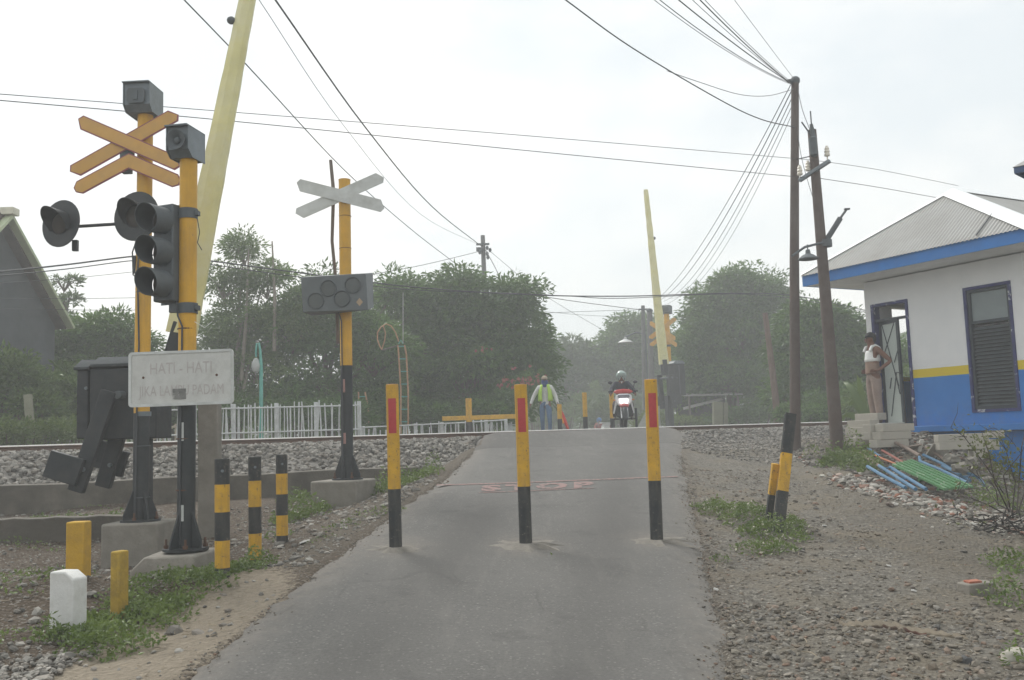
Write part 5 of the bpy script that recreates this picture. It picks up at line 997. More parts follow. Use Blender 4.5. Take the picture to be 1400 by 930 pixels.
# green lamp post and ladder frames
p = P(357, 600, 24); r = empty('garden_lamp', (p.x, p.y, .95), 0, 'slim green lamp post with a curled top behind the bamboo fence', 'lamp post'); O = r.location.copy(); L_ = lambda px, py: P(px, py, 24) - O
MB().tube([V3((0, 0, 0)), L_(357, 503), L_(356, 480), L_(354, 469), L_(351, 470), L_(350, 480), L_(350, 488)], [.05, .045, .03, .028, .026, .024, .02], 8).build('lamp_post', TEAL, r)
MB().lathe([(.0005, .12), (.05, .1), (.1, .0), (.12, -.1), (.08, -.22), (.0005, -.26)], Matrix.Translation(L_(350, 496)), 10).build('lamp_globe', mat('dusty_globe', (.4, .42, .4), .4), r)
def ladder(px0, px1, tops, bot, Y, label, spiral=False):
    p = P((px0 + px1) / 2, bot, Y); r = empty('trellis_arch', (p.x, p.y, .95), 0, label, 'trellis'); O = r.location.copy(); l = lambda px, py: P(px, py, Y) - O
    for px, tp_ in ((px0, tops), (px1, tops)):
        MB().tube([l(px, bot), l(px, (bot + tops) / 2), l(px + (-2.5 if px == px1 else -3), tops + 12), l(px + (-5 if px == px1 else -4), tops)], .022, 6).build('side_rail', PINKM, r)
    k = 0; y = bot - 2
    while y > tops - 1: MB().cyl(l(px0 - (4 if y < tops + 8 else 2 if y < tops + 20 else 0), y), l(px1 - (4 if y < tops + 8 else 2 if y < tops + 20 else 0), y), .014, n=6).build('rung', TEAL, r); y -= 17.2
    if spiral:
        MB().tube([l(545, 467), l(541, 455), l(535, 446), l(528, 443), l(521, 447), l(516, 455), l(516, 464), l(519, 473), l(522, 478)], .018, 6).build('arch_tube', PINKM, r)
        MB().tube([l(522, 478), l(526, 465), l(527, 455), l(524, 446)], .016, 6).build('arch_loop', PINKM, r); MB().tube([l(545, 470), l(548, 465), l(551, 470)], .014, 5).build('apex', TEAL, r)
        MB().tube([l(551, 470), l(551, 400)], .012, 5).build('rod', mat('pale_rod', (.4, .4, .37)), r); MB().tube([l(522, 479), l(545, 472)], .015, 5).build('brace', WOODG, r)
    return r
ladder(548, 558, 472, 596, 26, 'orange and teal trellis ladder with a curled arch in front of the big dark tree', True)
ladder(494, 504, 536, 596, 27, 'shorter faded trellis ladder half hidden at the end of the bamboo fence')

# barred post and bollards beyond the crossing
r = root_at('swing_bar', 642, 598, 24.0, 'yellow post with a long horizontal yellow bar beyond the rail', 'barrier bar'); O = r.location.copy(); r.location.z = 1.0; O = r.location.copy()
h = P(641, 545, 24).z - O.z; hb = P(641, 577, 24).z - O.z; banded('post', .075, [(hb, 1), (h, 0)], r, [YEL, BLK, YEL]); MB().box(((P(656, 571, 24) - O)), (1.86, .1, .11)).build('bar', YEL, r, bevel=.008)
for px, top, bk, Y, lab in ((766, 553, 573, 25.2, 'far yellow and black bollard half hidden behind the flagman'), (801, 537, 570, 25.6, 'far yellow and black bollard standing alone between flagman and motorcycle'), (838, 537, 572, 26.0, 'far yellow and black bollard close beside the motorcycle')):
    p = P(px, 590, Y); z = float(zroad(p.x, p.y)); r = empty('road_bollard', (p.x, p.y, z), 0, lab, 'bollard', 'bollards across the far road'); banded('post', .062, [(P(px, bk, Y).z - z, 1), (P(px, top, Y).z - z, 0)], r, [YEL, BLK, YEL])
p = P(870, 575, 25); z = float(zroad(p.x, p.y)); tag(MB().tube([(p.x, p.y, z - .1), (p.x, p.y, P(870, 558, 25).z)], .03, 8).build('thin_post', BLKM), 'thin dark post at the right hand of the motorcyclist', 'post')

# open shed beyond the far barrier
p = P(968, 575, 44); r = empty('open_shed', (p.x, p.y, .8), R(8), 'low open shed with a pale sheet roof right of the far barrier', 'shed'); zt_ = P(960, 539, 44).z - .8
MB().box((0, 0, zt_), (2.6, 2.2, .05), Matrix.Rotation(R(5), 3, 'X')).build('roof', ROOFM, r)
for x in (-1.15, 1.1):
    for y in (-.95, .95): MB().cyl((x, y, 0), (x, y, zt_ - .02), .05, n=8).build('shed_post', WOODG, r)
MB().box((-.4, -.6, zt_ - .45), (1.9, .04, .12), Matrix.Rotation(R(-12), 3, 'Y')).build('loose_board', mat('pale_board', (.5, .5, .48)), r)
MB().box((.0, .9, zt_ * .5), (2.4, .04, zt_ * .95)).build('back_wall', mat('dark_shed_wall', (.05, .05, .05), .9), r)
p = P(884, 575, 40); q = MB(); nx_, ny_ = 10, 8; vs = []
for i in range(nx_ + 1):
    for j in range(ny_ + 1):
        f, g_ = i / nx_, j / ny_; vs.append((-.55 + 1.1 * f, -.25 + .5 * g_, (1.62 * (1 - abs(g_ - .5) * 1.2) * (.35 + .65 * min(1, f * 1.5)) + .05 * math.sin(f * 9 + g_ * 7))))
q.add(vs, [(i * (ny_ + 1) + j, (i + 1) * (ny_ + 1) + j, (i + 1) * (ny_ + 1) + j + 1, i * (ny_ + 1) + j + 1) for i in range(nx_) for j in range(ny_)])
o_ = q.build('tarpaulin', mat('grey_tarpaulin', (.30, .31, .28), .8), loc=V3((p.x, p.y, .8))); tag(o_, 'grey tarpaulin draped over a heap behind the motorcyclist', 'tarpaulin')
for i, (px, py, tp_, w_, lb) in enumerate(((981, 582, 557, .34, 'mossy squat post standing in the bushes right of the shed'), (992, 582, 558, .16, 'slimmer mossy post beside the squat one right of the shed'), (42, 592, 553, .14, 'leaning pale post in the bushes at the far left'))):
    Y = 36 if i < 2 else 19.5; a = P(px, py, Y); b_ = P(px - (3 if i == 2 else 0), tp_, Y); q = MB(); d = b_ - a; q.box((a + b_) / 2, (w_, w_ * .8, d.length + .4), frame(d, (0, 1, 0))); tag(q.build('old_post', mat('mossy_post', (.22, .22, .16), .9, .2, 4), bevel=.01), lb, 'post')

# ------------------------------------------------------------------ trees and shrubs
LM = [leafmat('mango_leaves', (.026, .074, .018), (.120, .235, .050)), leafmat('light_leaves', (.055, .108, .030), (.175, .265, .075)), leafmat('blue_green_leaves', (.040, .085, .034), (.12, .19, .07)),
      leafmat('weed_leaves', (.06, .105, .026), (.175, .24, .07)), leafmat('dry_leaves', (.06, .06, .025), (.15, .13, .05))]
def ell(e, Y):
    """ellipse in the photo -> crown volume: centre, radii"""
    px, py, rx_, ry_ = e[:4]; Yq = Y + (e[4] if len(e) > 4 else 0); k = Yq / F; return P(px, py, Yq), V3((rx_ * k, max(rx_, ry_) * k * .85, ry_ * k))
def crown(cens, ncl, per, leaf, m, cr=(.35, .6), droop=.5, name='crown', parent=None, origin=V3((0, 0, 0)), shell=.55, slim=.34):
    P_, D_, L_, T_ = [], [], [], []
    vol = np.array([r.x * r.z + .1 for _, r in cens]); vol /= vol.sum(); tips = []
    for (c_, r_), f in zip(cens, vol):
        k = max(int(ncl * f), 3); d = rng.normal(size=(k, 3)); d /= np.linalg.norm(d, axis=1)[:, None]; d[:, 2] = np.where(d[:, 2] < -.3, -d[:, 2] * .6, d[:, 2])
        rad = shell + (1 - shell) * rng.random(k) ** .5; rad *= rng.uniform(.8, 1.2, k); cc = np.array(c_) + d * rad[:, None] * np.array(r_)
        for i in range(k):
            q = cr[0] + (cr[1] - cr[0]) * rng.random() ** 1.3; n = int(per * rng.uniform(.6, 1.3) * (q / (cr[0] + cr[1]) * 2) ** 1.6); o = rng.normal(size=(n, 3)); o /= np.linalg.norm(o, axis=1)[:, None]; o[:, 2] = np.where(rng.random(n) < .5, np.abs(o[:, 2]), o[:, 2]); o *= (q * rng.uniform(.3, 1.05, (n, 1)) ** .6) * np.array([1, 1, .62])
            pts = cc[i] + o; out = o / (np.linalg.norm(o, axis=1)[:, None] + 1e-6) * .8 + d[i] * .5 + rng.normal(size=(n, 3)) * .4; out[:, 2] -= droop; P_.append(pts); D_.append(out); L_.append(leaf * rng.uniform(.6, 1.25, n)); tips.append((V3(cc[i]), c_)); T_.append(np.full(n, rng.random() ** 1.2))
    P_, D_, L_, T_ = np.concatenate(P_), np.concatenate(D_), np.concatenate(L_), np.concatenate(T_); P_ = P_ - np.array(origin)
    v, f = leaf_quads(P_, D_, L_, L_ * slim * rng.uniform(.8, 1.2, len(L_))); return set_tone(np_obj(name, v, f, m, parent=parent), T_), tips
def tree(label, base, ells, Y, ncl, per, leaf, m, trunk_m=TRUNK, tr=.2, cr=(.38, .85), droop=.5, name='tree', lean=0, shell=.5, limbs=9, group=None, cat='tree', slim=.34):
    b0 = P(base[0], base[1], Y); b0.z = .85; r = empty(name, b0, 0, label, cat, group); cens = [ell(e, Y) for e in ells]
    o, tips = crown(cens, ncl, per, leaf, m, cr, droop, 'crown', r, b0, shell, slim); top = cens[0][0] - b0; q = MB()
    fork = V3((top.x * .25, top.y * .2, max(top.z * .38, .8))); q.tube([V3((0, 0, -.3)), fork * .5 + V3((.06, 0, 0)), fork], [tr * 1.25, tr, tr * .85], 9)
    for c_, r_ in cens:
        e = c_ - b0; md = fork.lerp(e, .5) + V3((random.uniform(-.2, .2), 0, .15)); q.tube([fork, md, e + V3((0, 0, r_.z * .5))], [tr * .6, tr * .38, tr * .12], 7)
    for t_, c_ in random.sample(tips, min(limbs * 3, len(tips))):
        e = t_ - b0; s_ = (c_ - b0); q.tube([s_ - V3((0, 0, .3)), s_.lerp(e, .55) + V3((0, 0, random.uniform(-.1, .15))), e], [tr * .25, tr * .15, tr * .05], 5)
    q.build('trunk', trunk_m, r); return r
tree('tall airy tree with pale slanting stems behind the warning board', (322, 600), [(335, 350, 24, 38), (365, 395, 30, 45), (305, 395, 30, 38), (330, 445, 62, 38), (300, 480, 45, 50), (350, 510, 60, 50), (395, 455, 36, 52), (320, 562, 62, 36)], 28, 340, 90, .135, LM[1], PTRUNK, .10, (.30, .60), .35, shell=.25, limbs=20)
q = MB()
for a, b_ in (((318, 590), (345, 470)), ((300, 560), (332, 440)), ((330, 520), (340, 340)), ((375, 480), (372, 330)), ((330, 600), (312, 520))): q.tube([P(*a, 27.2), P((a[0] + b_[0]) / 2 + 2, (a[1] + b_[1]) / 2, 27.3), P(*b_, 27.6)], [.055, .045, .02], 6)
st = q.build('stem_cluster', PTRUNK); tag(st, 'bunch of pale bare slanting stems in front of the airy tree', 'stems')
tree('dark leafy tree behind the pole with white crossed boards', (450, 600), [(440, 420, 46, 44), (400, 470, 45, 60), (470, 470, 50, 60), (510, 500, 42, 66), (430, 545, 62, 46), (505, 560, 50, 36), (540, 410, 20, 30, 3)], 28.5, 300, 120, .17, LM[0], TRUNK, .16, (.34, .8), .5, shell=.4)
tree('largest dark mango tree left of the road beyond the crossing', (640, 590), [(640, 440, 56, 46), (600, 420, 36, 36), (550, 432, 40, 50), (690, 440, 38, 46), (702, 480, 44, 50), (590, 490, 66, 62), (655, 515, 76, 62), (560, 545, 52, 50), (718, 530, 32, 52), (640, 565, 80, 28), (628, 392, 15, 22), (718, 408, 18, 20)], 32, 560, 125, .205, LM[0], TRUNK, .26, (.42, 1.0), .55, shell=.55)
tree('small hazy tree far down the road left of the motorcyclist', (775, 592), [(768, 492, 24, 28), (798, 492, 26, 24), (775, 530, 38, 42), (808, 525, 28, 42), (780, 570, 55, 25)], 62, 150, 80, .36, LM[2], TRUNK, .2, (.5, .9), .4)
tree('rounded hazy tree behind the far barrier and street lamp', (868, 590), [(868, 462, 36, 32), (848, 495, 28, 42), (895, 490, 32, 50), (870, 530, 46, 46), (912, 540, 28, 46), (855, 570, 40, 22)], 62, 280, 100, .32, LM[0], TRUNK, .2, (.6, 1.3), .45)
tree('broad dark mango tree right of the far barrier', (1000, 585), [(995, 400, 30, 30), (1032, 415, 38, 40), (968, 440, 30, 36), (1005, 460, 52, 52), (955, 490, 32, 50), (1055, 470, 30, 50), (1000, 530, 70, 48), (945, 545, 30, 36), (1055, 540, 36, 45)], 45, 520, 120, .25, LM[0], TRUNK, .24, (.5, 1.15), .55, shell=.55)
tree('mango tree between the two utility poles and the hut', (1120, 585), [(1112, 445, 32, 28), (1145, 470, 34, 36), (1095, 490, 34, 50), (1175, 490, 30, 38), (1130, 530, 50, 46), (1180, 540, 28, 40), (1085, 550, 34, 34), (1225, 520, 30, 50)], 34, 380, 115, .21, LM[0], TRUNK, .2, (.42, .95), .55, shell=.55)
tree('bushy tree beside the dark gable at left', (130, 600), [(140, 462, 40, 32), (172, 480, 26, 42), (105, 475, 34, 28), (75, 500, 28, 30), (130, 520, 58, 44), (180, 545, 34, 40)], 26, 230, 105, .16, LM[0], TRUNK, .14, (.32, .7), .45, shell=.4)
r = tree('sparse tiered tree whose level branches show beside the gable', (60, 600), [(88, 386, 26, 3), (92, 412, 28, 5), (60, 440, 50, 8)], 31, 34, 50, .16, LM[2], TRUNK, .12, (.2, .34), .1, shell=.2)
for lb, ells, Y, n, lf, mm in (('tall leafy shrub thicket at the far left edge', [(20, 525, 36, 44), (-20, 540, 40, 56), (48, 560, 30, 36)], 21, 90, .15, LM[1]), ('rounded green shrub under the bushy tree at left', [(82, 540, 30, 40), (108, 575, 30, 28)], 22, 64, .15, LM[1]),
                         ('low shrub beside the black gate housing', [(142, 572, 26, 28), (165, 585, 22, 18)], 22.5, 44, .13, LM[0]), ('low dark shrub row behind the rail at far left', [(20, 598, 46, 14), (90, 598, 44, 12), (-40, 596, 40, 20)], 19, 60, .11, LM[3]),
                         ('leafy shrub under the airy tree behind the bamboo fence', [(250, 560, 40, 40), (300, 575, 50, 30), (220, 580, 25, 30)], 25.5, 80, .16, LM[0]), ('leafy shrub behind the bamboo fence by the crossed boards', [(400, 572, 55, 32), (470, 578, 40, 25)], 25.8, 74, .16, LM[0]),
                         ('dark shrub behind the low white fence', [(560, 580, 50, 24), (620, 582, 40, 22), (670, 575, 34, 28)], 28.5, 84, .16, LM[0]), ('feathery shrub between the flagman and the lone far bollard', [(742, 570, 26, 36), (785, 572, 30, 26)], 57, 74, .17, LM[1]),
                         ('hazy shrub behind the motorcyclist', [(830, 568, 28, 26), (856, 565, 24, 36), (812, 560, 18, 36)], 58.5, 74, .18, LM[1]), ('bright green shrub beside the far barrier', [(895, 578, 14, 18), (940, 582, 24, 14), (880, 585, 12, 12)], 41.5, 40, .14, LM[3]),
                         ('dark shrub right of the open shed', [(1000, 575, 40, 18), (1050, 570, 40, 24), (985, 578, 12, 10)], 42.5, 60, .17, LM[0]), ('leafy shrub behind the tall utility pole', [(1100, 572, 40, 24), (1150, 562, 36, 34)], 31, 74, .16, LM[0]),
                         ('shrub behind the man at the hut door', [(1185, 560, 30, 34), (1225, 555, 26, 46), (1250, 545, 20, 50)], 29, 70, .17, LM[1])):
    b0 = P(ells[0][0], 598, Y); b0.z = .8; r = empty('shrub', b0, 0, lb, 'shrub'); o, tips = crown([ell(e, Y) for e in ells], n, 80, lf, mm, (.26, .46), .3, 'foliage', r, b0, .3); q = MB()
    for t_, c_ in tips[::3]:
        e = t_ - b0; q.tube([V3((e.x * .75, e.y * .75, 0)), V3((e.x * .9, e.y * .9, e.z * .5)), e], [.03, .022, .008], 4)
    q.build('stem', TRUNK, r)
# dark mass of undergrowth that closes the view under the crowns
n = 26000; u = rng.uniform(-16, 45, n); v = rng.uniform(11, 19, n); X = P0[0] + u * .866 - v * .5; Y = P0[1] + u * .5 + v * .866; k = (X < xl(Y) - .6) | (X > xr(Y) + np.where(Y < 47, 6.5, 2.0)); u, v, X, Y = u[k], v[k], X[k], Y[k]
hgt = 1.2 + 1.9 * vnoise(u, v, .45); z = .8 + rng.random(len(X)) ** .8 * hgt; D = rng.normal(size=(len(X), 3)); D[:, 2] -= .3; Ln = .26 * rng.uniform(.6, 1.4, len(X)); vv, ff = leaf_quads(np.stack([X, Y, z], 1), D, Ln, Ln * .45)
tag(set_tone(np_obj('undergrowth', vv, ff, LM[0]), np.clip(vnoise(u, v + z * 2, 1.1) * 1.5 - .3, 0, 1)), 'dark undergrowth growing together beneath the trees beyond the track', 'undergrowth', kind='stuff')
n = 16000; X = rng.uniform(-60, 90, n); Y = 74 + rng.uniform(0, 14, n); z = .7 + rng.random(n) * (3.0 + 5.5 * vnoise(X, Y * 0, .13)); D = rng.normal(size=(n, 3)); Ln = rng.uniform(.6, 1.2, n); vv, ff = leaf_quads(np.stack([X, Y, z], 1), D, Ln, Ln * .6)
tag(set_tone(np_obj('far_woods', vv, ff, LM[2]), np.clip(vnoise(X, z * 1.5, .5) * 1.5 - .3, 0, 1)), 'pale far-off mass of trees at the end of the road', 'woods', kind='stuff')
# arching palm-like fronds and banana plant
def fronds(label, base, Y, tips, m, wid=.10, name='palm_plant', blade_=False):
    b0 = P(*base, Y); r = empty(name, b0, 0, label, 'plant')
    for tx, ty, hx, hy in tips:
        a, h_, e = V3((0, 0, 0)), P(hx, hy, Y + random.uniform(-.4, .4)) - b0, P(tx, ty, Y + random.uniform(-.7, .7)) - b0; path = []
        for i in range(15): f = i / 14; path.append(a * (1 - f) ** 2 + h_ * 2 * f * (1 - f) + e * f * f)
        if blade_:
            vs = []; fs = []
            for i, p in enumerate(path):
                f = i / 14; w_ = wid * math.sin(math.pi * min(f * .9 + .08, 1)) ; d = (path[min(i + 1, 14)] - path[max(i - 1, 0)]).normalized(); s_ = d.cross(V3((0, 1, .3))).normalized(); vs += [p - s_ * w_ + V3((0, 0, w_ * .3)), p, p + s_ * w_ + V3((0, 0, w_ * .3))]
            for i in range(14): k = i * 3; fs += [(k, k + 3, k + 4, k + 1), (k + 1, k + 4, k + 5, k + 2)]
            MB().add(vs, fs).build('leaf', m, r)
        else:
            pts, D = [], []
            for i in range(2, 60):
                f = i / 60; p = a * (1 - f) ** 2 + h_ * 2 * f * (1 - f) + e * f * f; t_ = ((h_ - a) * (1 - f) + (e - h_) * f).normalized(); s_ = t_.cross(V3((0, 1, 0))).normalized()
                for sg in (-1, 1): pts.append(p); D.append(s_ * sg + t_ * .7 + V3((0, random.uniform(-.4, .4), -.25)))
            Ln = np.full(len(pts), wid * 3) * rng.uniform(.7, 1.1, len(pts)); v_, f_ = leaf_quads(np.array(pts), np.array(D), Ln, Ln * .13); o = np_obj('frond', v_, f_, m, parent=r)
    return r
fronds('palm like plant with arching fronds behind the lone far bollard', (822, 592), 55.5, [(793, 556, 806, 540), (846, 553, 840, 536), (800, 575, 806, 556), (815, 545, 818, 548), (848, 572, 842, 552), (830, 542, 829, 550)], LM[1], .22)
fronds('yellow green banana plant left of the man at the hut', (1188, 585), 24, [(1152, 522, 1168, 528), (1160, 556, 1168, 540), (1172, 512, 1176, 535), (1198, 520, 1192, 535), (1206, 548, 1200, 530), (1150, 574, 1162, 560)], leafmat('banana_leaf', (.06, .11, .025), (.12, .17, .04), .3), .085, 'banana_plant', True)
# bougainvillea sprays
b0 = P(712, 585, 29); r = empty('flowering_shrub', b0, 0, 'pink bougainvillea sprays at the edge of the big dark tree beside the flagman', 'shrub'); pts = []
for px, py, n in ((690, 523, 26), (700, 520, 26), (717, 521, 30), (726, 519, 24), (733, 517, 18), (700, 532, 14), (664, 478, 12), (708, 505, 8), (742, 524, 8)):
    c_ = np.array(P(px, py, 28.6) - b0); pts.append(c_ + rng.normal(size=(n // 2, 3)) * np.array([.12, .15, .06]))
pts = np.concatenate(pts); Ln = rng.uniform(.09, .15, len(pts)); v_, f_ = leaf_quads(pts, rng.normal(size=pts.shape), Ln, Ln * .9); np_obj('blossom', v_, f_, PINKF, parent=r)
o, tips = crown([(P(715, 550, 28.8), V3((.9, .6, .8)))], 26, 60, .13, LM[0], (.2, .4), .4, 'foliage', r, b0); q = MB()
for px, py in ((700, 522), (728, 519), (716, 530)): q.tube([V3((0, 0, 0)), (P(px, py, 28.6) - b0) * .6 + V3((0, 0, .1)), P(px, py, 28.6) - b0], [.03, .02, .008], 5)
q.build('stem', TRUNK, r)

# ------------------------------------------------------------------ weeds
def weeds(label, spots, dens, leaf, m=None, hgt=.10, flowers=0):
    P_, D_, L_ = [], [], []
    for px, py, Y, rx_, ry_ in spots:
        c_ = P(px, py, Y); n = int(dens * rx_ * ry_ * 3.14); a = rng.uniform(0, 6.2832, n); rr = np.sqrt(rng.random(n)) * rng.uniform(.75, 1.08, n); X = c_.x + rx_ * rr * np.cos(a); Yv = c_.y + ry_ * rr * np.sin(a)
        h = (hgt * (1.15 - rr) + .015) * (.35 + 1.3 * vnoise(X, Yv, 5)); k = vnoise(X, Yv, 7) + rng.random(n) * .6 > .42; X, Yv, h = X[k], Yv[k], h[k]
        z = np.maximum(ground_z(X, Yv), np.where((X > xl(Yv)) & (X < xr(Yv)), zroad(X, Yv), -9)) + rng.random(len(X)) ** .7 * h; D = rng.normal(size=(len(X), 3)); D[:, 2] = np.abs(D[:, 2]) * .6 + .15; P_.append(np.stack([X, Yv, z], 1)); D_.append(D); L_.append(leaf * rng.uniform(.5, 1.3, len(X)))
    P_, D_, L_ = np.concatenate(P_), np.concatenate(D_), np.concatenate(L_); v_, f_ = leaf_quads(P_, D_, L_, L_ * rng.uniform(.35, .6, len(L_)), .1); mi = np.zeros(len(f_), int); ms = [m or LM[3], mat('tiny_flowers', (.55, .53, .42), .8)]
    if flowers: mi = (rng.random(len(f_)) < flowers).astype(int)
    return tag(set_tone(np_obj('weeds', v_, f_, ms, mi), np.clip(vnoise(P_[:, 0], P_[:, 1], 6) * 1.3 - .1, 0, 1)), label, 'weeds', kind='stuff')
weeds('green weeds along the left road verge around the white and yellow posts', [(128, 875, 6.3, .34, .22), (165, 865, 6.7, .5, .36), (230, 835, 7.3, .5, .35), (290, 803, 7.9, .42, .35), (340, 792, 8.2, .25, .22), (150, 890, 6.0, .32, .2), (70, 873, 6.3, .12, .10), (195, 850, 7.0, .4, .25)], 3600, .036, hgt=.13)
weeds('weeds around the concrete footing of the pole with crossed white boards', [(412, 680, 12.4, .4, .3), (525, 672, 13.2, .5, .35), (560, 663, 13.8, .5, .35), (405, 655, 14, .3, .3), (590, 660, 14.2, .2, .2), (420, 690, 11.9, .3, .2)], 1500, .05, hgt=.24)
weeds('sparse grass below the retaining wall beside the black gate', [(110, 700, 12.6, .8, .25), (160, 695, 12.8, .4, .2), (380, 745, 10, .15, .15), (395, 690, 12, .3, .3)], 900, .05, hgt=.14)
weeds('green weed patch around the leaning yellow banded post', [(1058, 735, 9.7, .36, .5), (1000, 690, 10.9, .42, .30), (1035, 705, 10.4, .42, .40), (1048, 762, 8.9, .30, .28), (975, 682, 11.2, .26, .2), (1075, 715, 10.2, .22, .3)], 2600, .036, hgt=.15, flowers=.05)
weeds('tiny weed tuft on the gravel left of the leaning post', [(985, 766, 8.5, .1, .1), (755, 772, 8.4, .02, .02)], 1800, .03, hgt=.05)
weeds('leafy weeds at the foot of the leaning utility pole', [(1160, 632, 15.6, .38, .45), (1138, 640, 15.4, .25, .3), (1178, 648, 14.6, .35, .25), (1190, 655, 14.2, .2, .15)], 1700, .06, hgt=.42)
weeds('weeds at the right picture edge beside the gravel lot', [(1395, 775, 8.6, .35, .3), (1400, 840, 7.2, .3, .3), (1372, 822, 7.6, .1, .1), (1398, 925, 5.6, .14, .12)], 1700, .04, hgt=.2)
weeds('thin weeds in the rubble below the blue hut wall', [(1352, 664, 13.2, .3, .3), (1370, 690, 12.5, .4, .4), (1150, 612, 17, .3, .2), (1110, 615, 17, .2, .2)], 650, .055, hgt=.38)
weeds('scattered grass tufts along the left road verge', [(520, 715, 10.4, .35, .2), (470, 735, 9.8, .25, .15), (440, 750, 9.3, .18, .12), (330, 760, 9.2, .2, .15), (20, 880, 6.3, .3, .2), (250, 760, 9.4, .3, .2), (220, 720, 10.8, .4, .2)], 700, .032, hgt=.06)
weeds('short grass between the dirt and the ballast at left', [(30, 735, 11, .8, .15), (60, 800, 8, .5, .25), (30, 830, 7.4, .35, .25), (130, 640, 14, .3, .1)], 380, .04, hgt=.06)

def PG(px, py, lift=.03):
    pts = [P(px, py, float(y)) for y in np.arange(10.5, 18.2, .04)]; g_ = ground_z(np.array([a.x for a in pts]), np.array([a.y for a in pts]), False)
    for a, z in zip(pts, g_):
        if a.z < z + lift: return a
    return pts[-1]
# ------------------------------------------------------------------ rubble, blocks, scrap below the hut
n = 8000; X0 = rng.uniform(4.9, 8.3, n); Yv = rng.uniform(11.2, 17.3, n); k = (np.abs((X0 - 6.6) + (Yv - 14) * .12) < 1.9 * (.5 + vnoise(X0, Yv, .9))) & (X0 > 4.4 + (16.5 - Yv) * .12); X0, Yv = X0[k], Yv[k]; sz = np.clip(rng.lognormal(math.log(.024), .5, len(X0)), .008, .08)
tag(stones('rubble', np.stack([X0, Yv, ground_z(X0, Yv) + sz * .2], 1), sz, STR, .55), 'grey white and red building rubble heaped below the hut', 'rubble', kind='stuff')
n = 1700; q0 = P(1150, 655, 13.8); q1 = P(1410, 745, 10.6); f = rng.random(n); X0 = q0.x + (q1.x - q0.x) * f + rng.normal(0, .2, n) * (.6 + f); Yv = q0.y + (q1.y - q0.y) * f + rng.normal(0, .32, n) * (.6 + f); sz = np.clip(rng.lognormal(math.log(.024), .5, n), .01, .07)
tag(stones('rubble_edge', np.stack([X0, Yv, ground_z(X0, Yv) + sz * .25], 1), sz, stonemat('rubble_edge_pieces', [(.12, .11, .10), (.44, .42, .37), (.18, .17, .15), (.36, .34, .30), (.15, .14, .125), (.24, .11, .07), (.48, .46, .42), (.20, .185, .16)]), .6), 'band of pale broken stones along the front of the rubble heap', 'rubble', kind='stuff')
AX_, BX_ = V3((.485, -.875, 0)), V3((.875, .485, 0)); GB = 'pale blocks stacked by the hut'
def block(px, py, Y, along, lab, size=(.6, .2, .125), tilt=0, z=None):
    c_ = P(px, py, Y); ang = math.atan2(along.y, along.x); o = MB().box((0, 0, 0), size, Matrix.Rotation(tilt, 3, 'X')).build('concrete_block', AAC, bevel=.006, loc=c_ if z is None else V3((c_.x, c_.y, z))); o.rotation_euler = (0, 0, ang); return tag(o, lab, 'block', GB)
bs = P(1222, 606, 16.1); bz = bs.z; dirB = V3((.94, .34, 0)).normalized(); dirA = V3((.34, -.94, 0)); ang = math.atan2(dirB.y, dirB.x)
for lay in range(3):
    for sd in (0, 1):
        if lay == 0 and sd == 1: continue
        c_ = V3((bs.x, bs.y, bz + lay * .128)) - dirA * (.205 * sd) + dirB * (.02 * lay * (1 - 2 * sd)); c_ += -dirB * (.05 * (2 - lay))
        o = MB().box((0, 0, 0), (.64, .2, .124)).build('concrete_block', AAC, bevel=.006, loc=c_); o.rotation_euler = (0, 0, ang + random.uniform(-.03, .03))
        tag(o, ['lowest', 'middle', 'topmost'][lay] + ' pale block in the ' + ['near', 'far'][sd] + ' column of the stack before the hut door', 'block', GB)
c_ = V3((bs.x, bs.y, bz + 3 * .128 - .06)) - dirA * .1 + dirB * .05; q = MB(); q.prism([(-.24, -.06), (.1, -.1), (.27, -.02), (.2, .07), (-.1, .08), (-.26, .02)], .012); o = q.build('plank', mat('pale_board', (.5, .5, .48)), loc=c_ + V3((0, 0, .008))); o.rotation_euler = (0, 0, ang); tag(o, 'thin pale board scrap on top of the block stack', 'board')
for px, py, Y, al, lb in ((1185, 603, 16.6, dirB, 'pale block lying on the ground left of the block stack'), (1160, 604, 16.9, dirB, 'pale block at the foot of the leaning utility pole'), (1177, 589, 17.2, dirA, 'lower pale block of the pair behind the ground blocks by the hut'), (1180, 579.5, 17.2, dirA, 'upper pale block of the pair behind the ground blocks by the hut'), (1190, 570, 17.6, dirA, 'small top block right beside the standing man')):
    block(px, py, Y, al, lb)
fr = V3((.97, -.05, 0)).normalized(); WB = P(1315, 608, 15.2)
for k, (px, py, lb, sz_) in enumerate(((1315, 609, 'lower long pale block facing us below the blue ledge', (.76, .2, .125)), (1314, 598.5, 'upper long pale block facing us below the blue ledge', (.77, .2, .115)), (1338, 620, 'short pale block under the right end of the long blocks', (.24, .2, .125)), (1360, 594, 'pale block wedged at the stepped edge of the blue plinth', (.22, .2, .115)), (1357, 608, 'brown stained block stub under the wedged block', (.14, .18, .17)))):
    block(px, py, 15.2 if k < 3 else 15.5, fr, lb, sz_)
def scrap(label, pts, r_, m, Ys, name='pipe', cat='pipe', group='scrap pipes on the rubble', mats2=None):
    out = [PG(px, py, .15) for (px, py), Y in zip(pts, Ys)]; return tag(MB().tube(out, r_, 8).build(name, m), label, cat, group)
PIPEB = mat('dirty_brown_pipe', (.22, .17, .14), .7, .2, 6, chips=((.1, .2, .35), .18, 6))
scrap('long brown pole running from the block stack to the green slats', [(1219, 603), (1238, 612), (1257, 623)], .03, PIPEB, (15.9, 15.4, 14.9)); scrap('second brown pole behind the upright white tile', [(1266, 612), (1282, 622), (1297, 632)], .028, PIPEB, (15.2, 14.9, 14.6))
